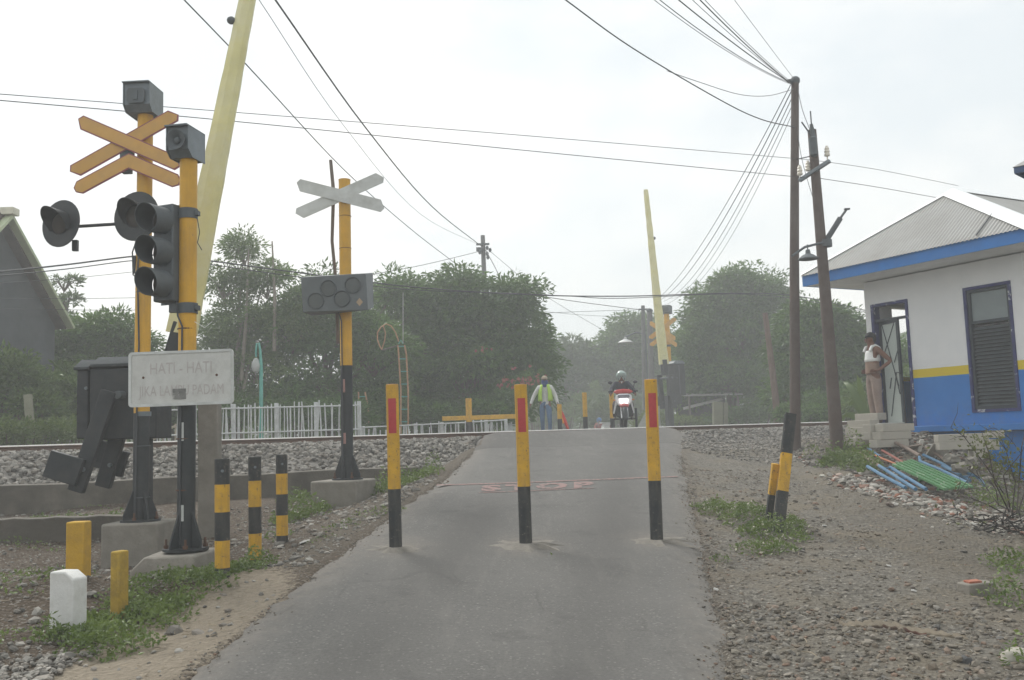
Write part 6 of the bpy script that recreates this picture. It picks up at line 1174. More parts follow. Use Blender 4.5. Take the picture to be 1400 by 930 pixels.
scrap('brown pole at the left end of the scrap beside the weeds', [(1175, 619), (1188, 628), (1203, 638)], .026, PIPEB, (15.4, 15, 14.5))
scrap('upper faded red rod left of the green slats', [(1206, 616), (1222, 625), (1238, 635)], .02, REDM, (15.5, 15.1, 14.7), 'metal_rod', 'rod'); scrap('lower rusty orange rod left of the green slats', [(1185, 617), (1206, 627), (1226, 635)], .015, mat('orange_rod', (.38, .13, .06)), (15.5, 15, 14.6), 'metal_rod', 'rod')
scrap('short blue rod above the red rods', [(1187, 613), (1195, 619), (1203, 624)], .02, BLUEM, (15.6, 15.4, 15.1), 'metal_rod', 'rod')
def bedframe(label, rails, bars, Ys):
    p = PG(*rails[0][0]); r = empty('tube_bedstead', p, 0, label, 'bedstead', 'blue tube frames on the rubble'); O = r.location
    for rl in rails:
        n = len(rl); MB().tube([PG(px, py, .19) - O for i, (px, py) in enumerate(rl)], .024, 8).build('tube', BLUEM, r)
    for (a, fa), (b_, fb) in bars: MB().tube([PG(*a, .19) - O, PG(*b_, .19) - O], .014, 6).build('cross_bar', BLUEM, r)
bedframe('blue tube frame lying left of the green slats', [[(1202, 637), (1225, 652), (1252, 669)], [(1217, 639), (1238, 652), (1266, 669)], [(1186, 638), (1206, 650), (1238, 667)]], [(((1228, 654), .5), ((1243, 655), .5)), (((1204, 640), .05), ((1218, 640), .05))], (14.6, 13.2))
bedframe('blue tube frame lying right of the green slats', [[(1257, 625), (1258, 631), (1285, 642), (1322, 660)], [(1262, 622), (1290, 635), (1312, 650), (1325, 656)], [(1297, 632), (1320, 645), (1340, 655), (1346, 664)], [(1288, 637), (1310, 648), (1326, 657)]], [(((1290, 637), .4), ((1302, 636), .4)), (((1316, 652), .8), ((1330, 650), .7))], (14.9, 13.4))
ga, gb_, gc, gd = PG(1219, 637, .16), PG(1248, 630, .16), PG(1333, 667, .16), PG(1290, 671, .16); r = empty('slatted_panel', gd, 0, 'green painted slatted bench panel with flaking paint lying on the rubble', 'slatted panel'); O = gd
for i in range(6):
    f0, f1 = (i + .16) / 6, (i + .70) / 6; a0, a1, b0_, b1_ = ga.lerp(gb_, f0) - O, ga.lerp(gb_, f1) - O, gd.lerp(gc, f0) - O, gd.lerp(gc, f1) - O; up = V3((0, 0, .03)); a0, a1, b0_, b1_ = [v_ + V3((0, 0, .0)) for v_ in (a0, a1, b0_, b1_)]
    MB().add([a0, a1, b1_, b0_, a0 + up, a1 + up, b1_ + up, b0_ + up], [(3, 2, 1, 0), (4, 5, 6, 7), (0, 1, 5, 4), (1, 2, 6, 5), (2, 3, 7, 6), (3, 0, 4, 7)]).build('bench_slat', GREENM, r, smooth=False)
for f in (.12, .55, .9):
    a, b_ = ga.lerp(gd, f) - O, gb_.lerp(gc, f) - O; MB().tube([a - V3((0, 0, .018)), b_ - V3((0, 0, .018))], .018, 6).build('cross_bar', GREENM, r)
for k, (px, py, Y, w_, h_, tz, tx, mm, lb) in enumerate(((1276, 622, 14.9, .34, .42, .5, -.9, AAC, 'large pale tile leaning beside the second brown pole'), (1245, 612.5, 15.2, .30, .22, .3, -.4, mat('brown_board', (.33, .27, .23)), 'brownish board piece lying above the green slats'), (1258, 612, 15.2, .06, .28, .1, -1.2, TILEW, 'narrow white tile standing on edge in the rubble'),
    (1285, 606, 15.6, .22, .14, .4, -.3, TILEW, 'small white tile piece left of the long blocks'), (1275, 609, 15.6, .2, .12, .1, -.2, TILEW, 'white tile fragment beside the small tile'), (1287, 622, 14.7, .24, .26, .2, -1.0, TILEW, 'white tile leaning right of the large pale tile'), (1212, 608, 16, .3, .14, .6, -.1, TILEW, 'flat pale tile lying before the block stack'))):
    p = PG(px, py, .08); o = MB().box((0, 0, 0), (w_, h_, .02), Matrix.Rotation(tx, 3, 'X')).build('tile_piece', mm, loc=p); o.rotation_euler = (0, .1 * (-1) ** k, tz); tag(o, lb, 'tile', 'loose tiles and boards in the rubble')
def lump(name, px, py, Y, r_, m, lab, cat, seed, flat=.6, mats=None):
    rs = random.Random(seed); p = P(px, py, Y); p.z = max(p.z, gz(p.x, p.y)); q = MB(); v, f = ico()
    import bmesh
    bm_ = bmesh.new(); bmesh.ops.create_icosphere(bm_, subdivisions=3 if name == 'rock' else 2, radius=1)
    for vv in bm_.verts:
        c_ = vv.co; k = 1 + .22 * math.sin(c_.x * 3.1 + seed) * math.cos(c_.y * 2.7 + seed * 2) + .08 * math.sin(c_.z * 7 + c_.x * 5) + (rs.uniform(-.13, .13) if name != 'rock' else 0); k = k / max(abs(c_.x), abs(c_.y), abs(c_.z)) ** (.55 if name != 'rock' else .2); vv.co = V3((c_.x * r_[0] * k, c_.y * r_[1] * k, c_.z * r_[2] * k))
    me = bpy.data.meshes.new(name); bm_.to_mesh(me); bm_.free(); me.materials.append(m); me.shade_smooth() if name == 'rock' else None; o = bpy.data.objects.new(name, me); COL.objects.link(o); o.location = p; o.rotation_euler = (0, 0, seed); return tag(o, lab, cat)
lump('rock', 1387, 905, 5.75, (.115, .07, .05), mat('pale_rock', (.36, .34, .29), .9, .15, 6, .4, 25), 'pale smooth rock in the lower right corner', 'rock', 1)
lump('rock', 1322, 915, 5.65, (.035, .03, .035), mat('dark_rock', (.08, .08, .08), .9, .15, 6, .4, 25), 'small dark stone left of the pale rock', 'rock', 2)
for px, py, Y, lb, k in ((1312, 640, 14.2, 'larger grey rubble chunk below the long blocks', 3), (1328, 632, 14.5, 'rubble chunk under the short block', 4), (1300, 628, 14.7, 'rubble chunk right of the leaning tile', 5)): lump('rubble_chunk', px, py, Y, (.11, .09, .075), CONC, lb, 'rubble chunk', k)
p = P(1336, 812, 7.5); p.z = gz(p.x, p.y) + .035; r = empty('broken_brick', p, R(18), 'broken brick with a red top stuck in grey mortar on the gravel lot', 'brick')
MB().prism([(-.13, -.07), (.10, -.075), (.135, .02), (.11, .085), (-.12, .075)], .10).build('brick_mortar', CONC, r, bevel=.012); MB().prism([(-.09, -.04), (.02, -.05), (.05, .04), (-.07, .045)], .018, Matrix.Translation((-.01, 0, .056))).build('brick', BRICK, r, bevel=.004)
a, b_ = P(1155, 862, 6.5), P(1318, 884, 6.2); q = MB(); n = 40; vs = []; fs = []
for i in range(n + 1):
    f = i / n; p = a.lerp(b_, f); p.y += .05 * math.sin(f * 5) ; p.z = gz(p.x, p.y) - .006 + .012 * (random.random() - .5); h_ = .035 * math.sin(math.pi * (.15 + .75 * f)) + .008 * math.sin(i * 1.9); w_ = .09 + .03 * math.sin(i * 1.3) + .03 * random.random()
    vs += [(p.x, p.y - .04, p.z - .05), (p.x, p.y - .035, p.z + h_ * .8), (p.x, p.y + w_, p.z + h_), (p.x, p.y + w_ + .08, p.z - .05)]
for i in range(n): k = i * 4; fs += [(k, k + 4, k + 5, k + 1), (k + 1, k + 5, k + 6, k + 2), (k + 2, k + 6, k + 7, k + 3)]
kb = q.add(vs, fs + [(0, 1, 2, 3), (4 * n + 3, 4 * n + 2, 4 * n + 1, 4 * n)]); kb.m = [1 if i % 3 == 0 and i < 3 * n and 4 < i // 3 < 27 else 0 for i in range(len(kb.f))]
m, t, b, o = nt('brick_and_mortar'); tc = nd(t, 'ShaderNodeTexCoord').outputs['Object']; t.links.new(mixc(t, ramp(t, noise(t, tc, 9, 6), .45, .6), (.09, .065, .05, 1), (.13, .055, .04, 1)), b.inputs['Base Color']); b.inputs['Roughness'].default_value = .95
tag(kb.build('buried_kerb', [mat('mossy_mortar', (.15, .125, .09), .95, .2, 6, .4, 40), m], bevel=.008), 'half buried mossy brick kerb crossing the gravel lot at lower right', 'kerb')
PAPER = mat('litter_white', (.7, .69, .66), .8)
for px, py, Y, s_, lb in ((979, 821, 7.4, .025, 'white scrap of litter at the right road edge'), (1215, 772, 8.5, .02, 'white scrap of litter in the middle of the gravel lot'), (1128, 722, 10.3, .03, 'pale scrap of litter beside the weed patch'), (1262, 708, 11.2, .03, 'white chip of litter below the rubble'), (1333, 724, 10.8, .03, 'pale chip of litter near the dry shrub'), (415, 753, 9.4, .07, 'pale torn litter beside the farthest striped bollard'), (362, 776, 8.7, .07, 'pale torn litter at the foot of the middle striped bollard'), (255, 845, 7.1, .02, 'white scrap of litter in the left weeds'), (331, 798, 8.0, .02, 'white scrap of litter right of the nearest striped bollard'), (1250, 815, 7.4, .02, 'tiny white chip on the gravel left of the broken brick')):
    p = P(px, py, Y); z = max(gz(p.x, p.y), float(zroad(p.x, p.y)) if xl(p.y) < p.x < xr(p.y) else -9) + .012
    q = MB(); q.prism([(-s_, -s_ * .5), (s_ * .6, -s_ * .7), (s_, s_ * .3), (-s_ * .2, s_ * .6)], .012); o = q.build('litter', PAPER, loc=V3((p.x, p.y, z))); o.rotation_euler = (random.uniform(-.3, .3), random.uniform(-.3, .3), random.random() * 6); tag(o, lb, 'litter', 'scraps of litter')
    o['kind'] = 'thing'

# dry twiggy shrub at the right edge
b0 = P(1383, 702, 10.2); b0.z = gz(b0.x, b0.y); r = empty('dry_shrub', b0, 0, 'dry dark twiggy shrub with a few leaves at the right edge below the hut', 'shrub'); l = lambda px, py, dy=0: P(px, py, 10.2 + dy) - b0; q = MB()
stems = [[(1383, 702), (1372, 675), (1350, 640), (1318, 597), (1300, 585)], [(1390, 702), (1393, 660), (1397, 610), (1404, 580)], [(1385, 700), (1365, 690), (1340, 655), (1322, 640)], [(1380, 700), (1360, 660), (1352, 620), (1342, 590)], [(1392, 700), (1402, 670), (1412, 630)], [(1376, 704), (1350, 690), (1325, 680), (1308, 676)], [(1384, 702), (1388, 660), (1375, 615)], [(1382, 700), (1372, 650), (1380, 640), (1396, 620)]]
for st in stems:
    pts = [l(px, py, random.uniform(-.25, .25)) for px, py in st]; q.tube(pts, [.008 - .006 * i / len(pts) for i in range(len(pts))], 5)
    for k in range(5):
        i = random.randrange(1, len(pts)); a = pts[i]; e = a + V3((random.uniform(-.3, .3), random.uniform(-.2, .2), random.uniform(-.05, .3))); q.tube([a, a.lerp(e, .5) + V3((.03, 0, .02)), e], [.0035, .003, .0015], 4)
q.build('twigs', mat('dead_twig', (.05, .04, .034), .9), r)
pts = []
for px, py, n, s_ in ((1352, 605, 110, .14), (1362, 622, 110, .14), (1378, 640, 60, .1), (1393, 648, 60, .12), (1340, 640, 16, .2), (1370, 660, 20, .2), (1310, 590, 14, .12), (1330, 680, 40, .25)): pts.append(np.array(l(px, py)) + rng.normal(size=(n, 3)) * s_ * np.array([.8, .8, .7]))
pts = np.concatenate(pts); Ln = rng.uniform(.03, .07, len(pts)); v_, f_ = leaf_quads(pts, rng.normal(size=pts.shape), Ln, Ln * .45); set_tone(np_obj('leaves', v_, f_, leafmat('olive_leaves', (.07, .085, .03), (.17, .19, .07)), parent=r), rng.random(len(f_)))
n = 260; c_ = P(1395, 690, 10.4); pts = np.array(c_) + rng.normal(size=(n, 3)) * np.array([.28, .3, .0]); pts[:, 2] = ground_z(pts[:, 0], pts[:, 1]) + rng.random(n) * .16; D = rng.normal(size=(n, 3)) * np.array([1, 1, .5]); Ln = rng.uniform(.08, .25, n); v_, f_ = leaf_quads(pts, D, Ln, Ln * .1); tag(np_obj('dead_branches', v_, f_, mat('charred_wood', (.025, .022, .02), .95)), 'dark tangle of dead branches at the foot of the dry shrub', 'debris', kind='stuff')
n = 2600; X = rng.uniform(-6, 6.5, n); Yv = rng.uniform(5, 13, n); k = (X > xr(Yv) + .05) | ((X < xl(Yv) - .05) & (uv(X, Yv)[1] < -3)); X, Yv = X[k], Yv[k]; D = rng.normal(size=(len(X), 3)) * np.array([1, 1, .08]); Ln = rng.uniform(.03, .14, len(X)); v_, f_ = leaf_quads(np.stack([X, Yv, ground_z(X, Yv) + .012], 1), D, Ln, np.full(len(X), .007)); tag(np_obj('dry_twigs', v_, f_, mat('dry_straw', (.30, .25, .18), .9, .3, 9)), 'dry twigs and straw strewn on the bare earth beside the road', 'twigs', kind='stuff')

# ------------------------------------------------------------------ people
def skin(nodes, edges, sub=2):
    """grow one smooth tapering surface over a skeleton: nodes = {name: ((x, y, z), rx, ry)}"""
    names = list(nodes); me = bpy.data.meshes.new('sk'); me.from_pydata([nodes[k][0] for k in names], [(names.index(a), names.index(b_)) for a, b_ in edges], [])
    ob = bpy.data.objects.new('sk', me); COL.objects.link(ob); sm = ob.modifiers.new('s', 'SKIN'); sm.use_smooth_shade = True
    for i, k in enumerate(names):
        sv = me.skin_vertices[0].data[i]; n_ = nodes[k]; sv.radius = (n_[1], n_[2] if len(n_) > 2 else n_[1]); sv.use_root = (i == 0)
    ss = ob.modifiers.new('ss', 'SUBSURF'); ss.levels = ss.render_levels = sub; bpy.context.view_layer.update()
    m2 = bpy.data.meshes.new_from_object(ob.evaluated_get(bpy.context.evaluated_depsgraph_get())); vs = [tuple(v.co) for v in m2.vertices]; fs = [tuple(p.vertices) for p in m2.polygons]
    bpy.data.objects.remove(ob); bpy.data.meshes.remove(me); bpy.data.meshes.remove(m2); return vs, fs
BODY_E = [('pelvis', 'waist'), ('waist', 'chest'), ('chest', 'neck'), ('neck', 'skull'), ('skull', 'crown')] + [e for s_ in 'LR' for e in (('chest', 'sh' + s_), ('sh' + s_, 'el' + s_), ('el' + s_, 'wr' + s_), ('wr' + s_, 'pm' + s_), ('pelvis', 'hp' + s_), ('hp' + s_, 'kn' + s_), ('kn' + s_, 'an' + s_), ('an' + s_, 'to' + s_))]
RAD = dict(pelvis=(.145, .11), waist=(.13, .095), chest=(.155, .11), neck=(.056, .056), skull=(.078, .088), crown=(.072, .084), sh=(.062, .062), el=(.043, .043), wr=(.030, .026), pm=(.040, .018), hp=(.092, .092), kn=(.058, .058), an=(.042, .042), to=(.042, .03))
def rad(k): return RAD.get(k) or RAD[k[:2]]
def stand(**kw):
    J = dict(pelvis=(0, 0, .95), waist=(0, .005, 1.10), chest=(0, .01, 1.32), neck=(0, 0, 1.48), skull=(0, -.022, 1.585), crown=(0, -.015, 1.65))
    for s_, g_ in (('L', 1), ('R', -1)): J.update({'sh' + s_: (g_ * .175, .01, 1.40), 'el' + s_: (g_ * .225, .03, 1.12), 'wr' + s_: (g_ * .245, -.03, .87), 'pm' + s_: (g_ * .248, -.05, .79), 'hp' + s_: (g_ * .09, 0, .90), 'kn' + s_: (g_ * .10, -.015, .50), 'an' + s_: (g_ * .105, .02, .085), 'to' + s_: (g_ * .125, -.14, .035)})
    J.update(kw); return J
def figure(loc, rz, label, J, face_dir=(0, -1, 0), skin_mat=SKIN, scale=1.0, group=None):
    r = empty('person', loc, rz, label, 'person', group); r.scale = (scale,) * 3; q = MB(); vs, fs = skin({k: (J[k],) + rad(k) for k in J}, BODY_E); q.add(vs, fs)
    h = (V3(J['skull']) + V3(J['crown'])) / 2; f = V3(face_dir).normalized(); rt = f.cross(V3((0, 0, 1))).normalized(); mxh = Matrix((rt, -f, V3((0, 0, 1)))).transposed()
    q.sph(h + f * .092 + V3((0, 0, -.035)), (.016, .022, .026), 8, 0, mxh); q.sph(h + f * .088 + V3((0, 0, -.075)), (.026, .012, .008), 8, 0, mxh)
    for g_ in (-1, 1):
        q.sph(h + rt * (.082 * g_) + V3((0, 0, -.03)), (.012, .022, .034), 8, 0, mxh); q.sph(h + rt * (.032 * g_) + f * .080 + V3((0, 0, -.005)), (.014, .012, .009), 8, 1, mxh)
    for s_, g_ in (('L', 1), ('R', -1)):
        w_, p_ = V3(J['wr' + s_]), V3(J['pm' + s_]); d = (p_ - w_).normalized(); side = d.cross(V3((g_, 0, 0))); side = side.normalized() if side.length > .1 else V3((0, 1, 0)); nrm = d.cross(side).normalized()
        for k in range(4):
            o_ = side * ((k - 1.5) * .018); ln = (.068, .078, .074, .058)[k]; b0 = p_ + o_ - d * .012; q.tube([b0, b0 + d * ln * .5 + nrm * (-.006), b0 + d * ln * .8 + nrm * -.022, b0 + d * ln * .9 + nrm * -.042], [.0095, .009, .008, .006], 6)
        b0 = w_ + d * .03 - side * .022; q.tube([b0, b0 + d * .02 - side * .024, b0 + d * .05 - side * .03 - nrm * .012], [.012, .011, .007], 6)
    q.build('body', [skin_mat, HAIR], r, angle=80); return r
def garment(r, name, m, J, keys, grow=.014, edges=None, tweak=None, bottom=None):
    N_ = {k: (J[k], rad(k)[0] + grow, rad(k)[1] + grow) for k in keys}
    if tweak: N_.update(tweak)
    E_ = [e for e in BODY_E if e[0] in N_ and e[1] in N_] + (edges or []); vs, fs = skin(N_, E_); return MB().add(vs, fs).build(name, m, r, angle=80)
def lerpk(J, a, b_, f): return tuple(V3(J[a]).lerp(V3(J[b_]), f))
def shoes(r, J, m):
    for s_ in 'LR':
        a, t_ = V3(J['an' + s_]), V3(J['to' + s_]); vs, fs = skin({'h': (tuple(a + (a - t_) * .35 * V3((1, 1, 0)).length * .0 + V3((0, .03, -.045))), .04, .045), 'm': (tuple(a.lerp(t_, .5) + V3((0, 0, .0))), .05, .045), 't': (tuple(t_ + (t_ - a) * .15 + V3((0, 0, .012))), .045, .03)}, [('h', 'm'), ('m', 't')]); MB().add(vs, fs).build('shoe', m, r)

# flagman walking over the crossing
p = P(747, 590, 26.3); J = stand(elL=(.30, .02, 1.13), wrL=(.36, -.08, .90), pmL=(.37, -.11, .83), elR=(-.33, .04, 1.15), wrR=(-.42, -.03, .93), pmR=(-.44, -.06, .86), knL=(.11, -.10, .50), anL=(.115, -.04, .09), toL=(.13, -.20, .05), knR=(-.10, .0, .49), anR=(-.10, .16, .12), toR=(-.12, .02, .05))
sc_ = (P(747, 513, 26.3).z - float(zroad(p.x, p.y))) / 1.75
r = figure((p.x, p.y, float(zroad(p.x, p.y))), R(-4), 'flagman in lime safety vest, jeans, tan cap and blue face cloth walking on the crossing', J, scale=sc_)
FM = r
garment(r, 'shirt', SHIRT, J, ['waist', 'chest', 'shL', 'shR', 'elL', 'elR', 'wrL', 'wrR'], .016, tweak={'hem': ((0, 0, .85), .172, .142)}, edges=[('waist', 'hem')])
garment(r, 'trousers', JEANS, J, ['hpL', 'hpR', 'knL', 'knR', 'anL', 'anR', 'pelvis'], .010)
for g_ in (-1, 1):
    q = MB(); vs = []; fs = []
    for i in range(9):
        f = i / 8; z = 1.47 - .47 * f; x0_ = .055 + .02 * f + .02 * math.sin(f * 3); x1_ = .13 + .075 * min(f * 3, 1); 
        for j in range(5):
            e = j / 4; x = x0_ + (x1_ - x0_) * e; y = -.145 - .02 * math.sin(f * 3.1) + .20 * e ** 2.2; vs.append((g_ * x, y, z + .015 * e)); 
        for j in range(5):
            e = 1 - j / 4; x = .01 + (x1_ - .01) * e; y = .165 - .11 * e ** 2.2; vs.append((g_ * x, y, z + .015 * e))
    for i in range(8):
        for j in range(9): k = i * 10 + j; fs.append((k, k + 1, k + 11, k + 10))
    o = MB().add(vs, fs).build('safety_vest', LIME, r); s_ = o.modifiers.new('cloth', 'SOLIDIFY'); s_.thickness = .012
h = V3((0, -.02, 1.62))
o = MB().sph(h + V3((0, 0, -.05)), (.094, .108, .09), 16, zmin=-.75, zmax=.35).lathe([(.065, 1.40), (.08, 1.46), (.088, 1.54)], Matrix.Translation((0, -.015, 0)), 16).build('face_cloth', MASKB, r); s_ = o.modifiers.new('cloth', 'SOLIDIFY'); s_.thickness = .008
q = MB(); q.sph(h + V3((0, .005, .02)), (.092, .105, .095), 16, zmin=.1, zmax=1); q.prism([(-.08, -.08), (.08, -.08), (.07, -.16), (.03, -.185), (-.03, -.185), (-.07, -.16)], .012, Matrix.Translation((0, -.02, 1.635))); q.build('cap', CAPM, r); shoes(r, J, mat('dark_shoes', (.10, .085, .07), .7))
hp_ = r.matrix_basis @ V3(J['pmL']); b0 = P(764, 556, 26.1); fl = empty('signal_flag', hp_, 0, 'furled red and yellow signal flags pointing down from the hand of the flagman', 'flag')
e = P(776, 588, 26.0) - hp_; MB().tube([V3((0, 0, .08)) - e * .08, e], .012, 6).build('flag_stick', WOODB, fl)
for k, (m_, off, f0, f1) in enumerate(((ORF, -.035, .06, .70), (RDF, .02, .10, 1.0))):
    q = MB(); vs = []; fs = []; sd = V3((1, 0, .35)).normalized()
    for i in range(9):
        f = f0 + (f1 - f0) * i / 8; w_ = .01 + .036 * math.sin(math.pi * (i / 8) ** .7 * .86)
        for j in range(5): a = (j - 2) / 2; vs.append(tuple(e * f + sd * (off + a * w_) + V3((0, -.03 - .02 * math.cos(a * 2.5) + .015 * math.sin(i + j * 1.7), 0))))
    for i in range(8):
        for j in range(4): kx = i * 5 + j; fs.append((kx, kx + 1, kx + 6, kx + 5))
    o = q.add(vs, fs).build('flag_cloth', m_, fl); s_ = o.modifiers.new('cloth', 'SOLIDIFY'); s_.thickness = .006

# man at the hut door, seen from his left side, hands on hips
p = P(1199, 578, 17.7); J = stand(skull=(0, -.035, 1.585), crown=(0, -.025, 1.655), elL=(.31, .19, 1.16), wrL=(.20, -.02, .99), pmL=(.155, -.09, .99), elR=(-.31, .17, 1.16), wrR=(-.20, -.02, .99), pmR=(-.155, -.09, .99), waist=(0, -.02, 1.10), pelvis=(0, .0, .95), toL=(.11, -.14, .035))
zf = P(1199, 579, 17.7).z; r = figure((p.x, p.y, zf), R(-80), 'man standing sideways at the hut door in white singlet and brown trousers', J, scale=(P(1192, 454, 17.7).z - zf) / 1.745)
def loft(rings, n=22):
    vs = [(cx + rx_ * math.cos(2 * math.pi * k / n), cy + ry_ * math.sin(2 * math.pi * k / n), z) for z, cx, cy, rx_, ry_ in rings for k in range(n)]
    return vs, [(i * n + k, i * n + (k + 1) % n, (i + 1) * n + (k + 1) % n, (i + 1) * n + k) for i in range(len(rings) - 1) for k in range(n)]
q = MB().add(*loft([(1.17, 0, -.005, .150, .122), (1.18, 0, -.005, .165, .136), (1.22, 0, -.003, .168, .138), (1.25, 0, 0, .162, .130), (1.32, 0, .005, .160, .128), (1.36, 0, .008, .150, .122), (1.385, 0, .01, .142, .11)]))
for g_ in (-1, 1): q.tube([(g_ * .11, -.105, 1.37), (g_ * .105, -.06, 1.455), (g_ * .10, .02, 1.475), (g_ * .105, .09, 1.43), (g_ * .11, .115, 1.37)], .030, 8)
q.build('singlet', WHT, r, angle=80)
MB().add(*loft([(.95, 0, 0, .168, .14), (1.02, 0, -.008, .158, .128), (1.10, 0, -.014, .150, .118), (1.185, 0, -.008, .150, .120)])).build('waist_cloth', mat('tan_cloth', (.24, .165, .125), .9), r, angle=80)
garment(r, 'trousers', BROWNT, J, ['pelvis', 'hpL', 'hpR', 'knL', 'knR', 'anL', 'anR'], .026, tweak={'belt': ((0, -.005, 1.02), .145, .115)}, edges=[('pelvis', 'belt')])
h = V3((0, -.03, 1.625)); q = MB(); q.sph(h + V3((0, .016, .02)), (.092, .108, .098), 16, zmin=-.05, zmax=1).sph(h + V3((0, .06, -.02)), (.078, .06, .09), 12); q.build('hair', HAIR, r); shoes(r, J, mat('brown_sandals', (.12, .08, .06), .7))
MB().box((-.02, -.0, -.055), (.7, .6, .1)).build('step_slab', CONC, empty('stone_step', (p.x, p.y, zf), R(-61), 'flat concrete step under the man at the hut door', 'step'), bevel=.008)

# ------------------------------------------------------------------ motorcycle coming over the crossing
def wheel(r, y, rad_, name='wheel'):
    mx = Matrix.Translation((0, y, rad_)) @ Matrix.Rotation(math.pi / 2, 4, 'Y'); w_ = empty(name, (0, 0, 0)); w_.parent = r
    MB().lathe([(rad_ - .075, -.03), (rad_ - .03, -.045), (rad_ - .006, -.028), (rad_, 0), (rad_ - .006, .028), (rad_ - .03, .045), (rad_ - .075, .03), (rad_ - .075, -.03)], mx, 32).build('tyre', RUBBER, w_)
    q = MB(); q.lathe([(rad_ - .074, -.028), (rad_ - .10, -.015), (rad_ - .10, .015), (rad_ - .074, .028)], mx, 28).lathe([(.0005, -.05), (.05, -.045), (.05, .045), (.0005, .05)], mx, 14)
    for k in range(6): a = k * math.pi / 3; q.box(mx @ V3((math.cos(a) * rad_ * .4, math.sin(a) * rad_ * .4, 0)), (.02, .03, rad_ * .68), Matrix.Rotation(-a, 3, 'X') @ Matrix.Rotation(math.pi / 2, 3, 'X') if 0 else (mx.to_3x3() @ Matrix.Rotation(a, 3, 'Z') @ Matrix.Rotation(math.pi / 2, 3, 'Y')))
    q.build('rim', CHROME, w_)
LIT = bpy.data.materials.new('lit_headlamp'); LIT.use_nodes = True; bs_ = LIT.node_tree.nodes['Principled BSDF']; bs_.inputs['Base Color'].default_value = (.9, .9, .9, 1); bs_.inputs['Emission Color'].default_value = (1, .98, .95, 1); bs_.inputs['Emission Strength'].default_value = 3.0
def motorcycle(loc, rz, label, cowl, front, lit=True, name='motorcycle'):
    r = empty(name, loc, rz, label, 'motorcycle'); wheel(r, -.62, .285); wheel(r, .62, .285)
    for x in (-.075, .075): MB().tube([(x, -.62, .285), (x, -.44, .80)], .022, 8).build('fork', CHROME, r)
    q = MB(); vs = []; n = 10
    for i in range(n + 1):
        a = R(-10) + R(140) * i / n
        for j in range(5): b_ = (j - 2) / 2; vs.append((b_ * .062, -.62 - (.315 - .02 * b_ * b_) * math.cos(a), .285 + (.315 - .02 * b_ * b_) * math.sin(a)))
    o = q.add(vs, [(i * 5 + j, i * 5 + j + 1, i * 5 + j + 6, i * 5 + j + 5) for i in range(n) for j in range(4)]).build('fender', BLKM, r); s_ = o.modifiers.new('t', 'SOLIDIFY'); s_.thickness = .008
    q = MB(); q.sph((0, -.66, .60), (.12, .10, .065), 12).build('fender_badge', mat('pink_red_plastic', (.55, .12, .12), .4), r)
    # front shield
    pl = [(-.20, .86), (-.10, .90), (.10, .90), (.20, .86), (.215, .70), (.15, .62), (.10, .60), (-.10, .60), (-.15, .62), (-.215, .70)]
    MB().prism(pl, .10, Matrix.Translation((0, -.47, 0)) @ Matrix.Rotation(math.pi / 2, 4, 'X')).build('front_panel', front, r, bevel=.03)
    MB().prism([(-.14, .87), (.14, .87), (.15, .81), (.10, .78), (-.10, .78), (-.15, .81)], .03, Matrix.Translation((0, -.53, 0)) @ Matrix.Rotation(math.pi / 2, 4, 'X')).build('smoked_visor', mat('grey_plastic', (.16, .16, .18), .3), r, bevel=.008)
    MB().prism([(-.10, .775), (.10, .775), (.085, .66), (.05, .63), (-.05, .63), (-.085, .66)], .05, Matrix.Translation((0, -.535, 0)) @ Matrix.Rotation(math.pi / 2, 4, 'X')).build('headlight', LIT if lit else CHROME, r, bevel=.012)
    for g_ in (-1, 1):
        MB().add([(g_ * .17, -.50, .66), (g_ * .21, -.46, .70), (g_ * .27, -.36, .42), (g_ * .24, -.36, .40), (g_ * .17, -.44, .66), (g_ * .21, -.40, .70), (g_ * .27, -.30, .42), (g_ * .24, -.30, .40)], [(0, 1, 2, 3), (4, 7, 6, 5), (0, 4, 5, 1), (1, 5, 6, 2), (2, 6, 7, 3), (3, 7, 4, 0)]).build('side_trim', front, r, bevel=.008)
        MB().box((g_ * .235, -.50, .745), (.06, .04, .035)).build('turn_signal', mat('orange_lens', (.5, .16, .02), .2), r, bevel=.01)
        MB().tube([(g_ * .24, -.36, 1.0), (g_ * .30, -.38, 1.16)], .008, 6).sph((g_ * .315, -.385, 1.19), (.055, .018, .038), 10).build('mirror', BLKM, r)
        MB().tube([(g_ * .22, -.36, .985), (g_ * .37, -.30, .965)], .019, 8).build('grip', RUBBER, r)
    MB().prism([(-.26, .95), (-.16, 1.005), (0, 1.025), (.16, 1.005), (.26, .95), (.17, .905), (-.17, .905)], .16, Matrix.Translation((0, -.36, 0)) @ Matrix.Rotation(math.pi / 2, 4, 'X')).build('handlebar_cowl', cowl, r, bevel=.03)
    MB().prism([(-.19, .84), (.19, .84), (.23, .45), (.17, .32), (-.17, .32), (-.23, .45)], .06, Matrix.Translation((0, -.36, 0)) @ Matrix.Rotation(math.pi / 2, 4, 'X')).build('leg_shield', BLKM, r, bevel=.02)
    MB().prism([(-.35, .36), (-.2, .42), (.05, .62), (.55, .74), (.82, .74), (.80, .62), (.45, .46), (.3, .30), (-.3, .28)], .24, Matrix(((0, 0, 1, 0), (1, 0, 0, 0), (0, 1, 0, 0), (0, 0, 0, 1)))).build('body_shell', DGRY, r, bevel=.03)
    MB().prism([(.0, .70), (.1, .77), (.72, .80), (.78, .76), (.7, .72), (.05, .66)], .23, Matrix(((0, 0, 1, 0), (1, 0, 0, 0), (0, 1, 0, 0), (0, 0, 0, 1)))).build('seat', RUBBER, r, bevel=.025)
    MB().tube([(-.30, .05, .28), (.30, .05, .28)], .018, 8).build('foot_peg', BLKM, r); return r
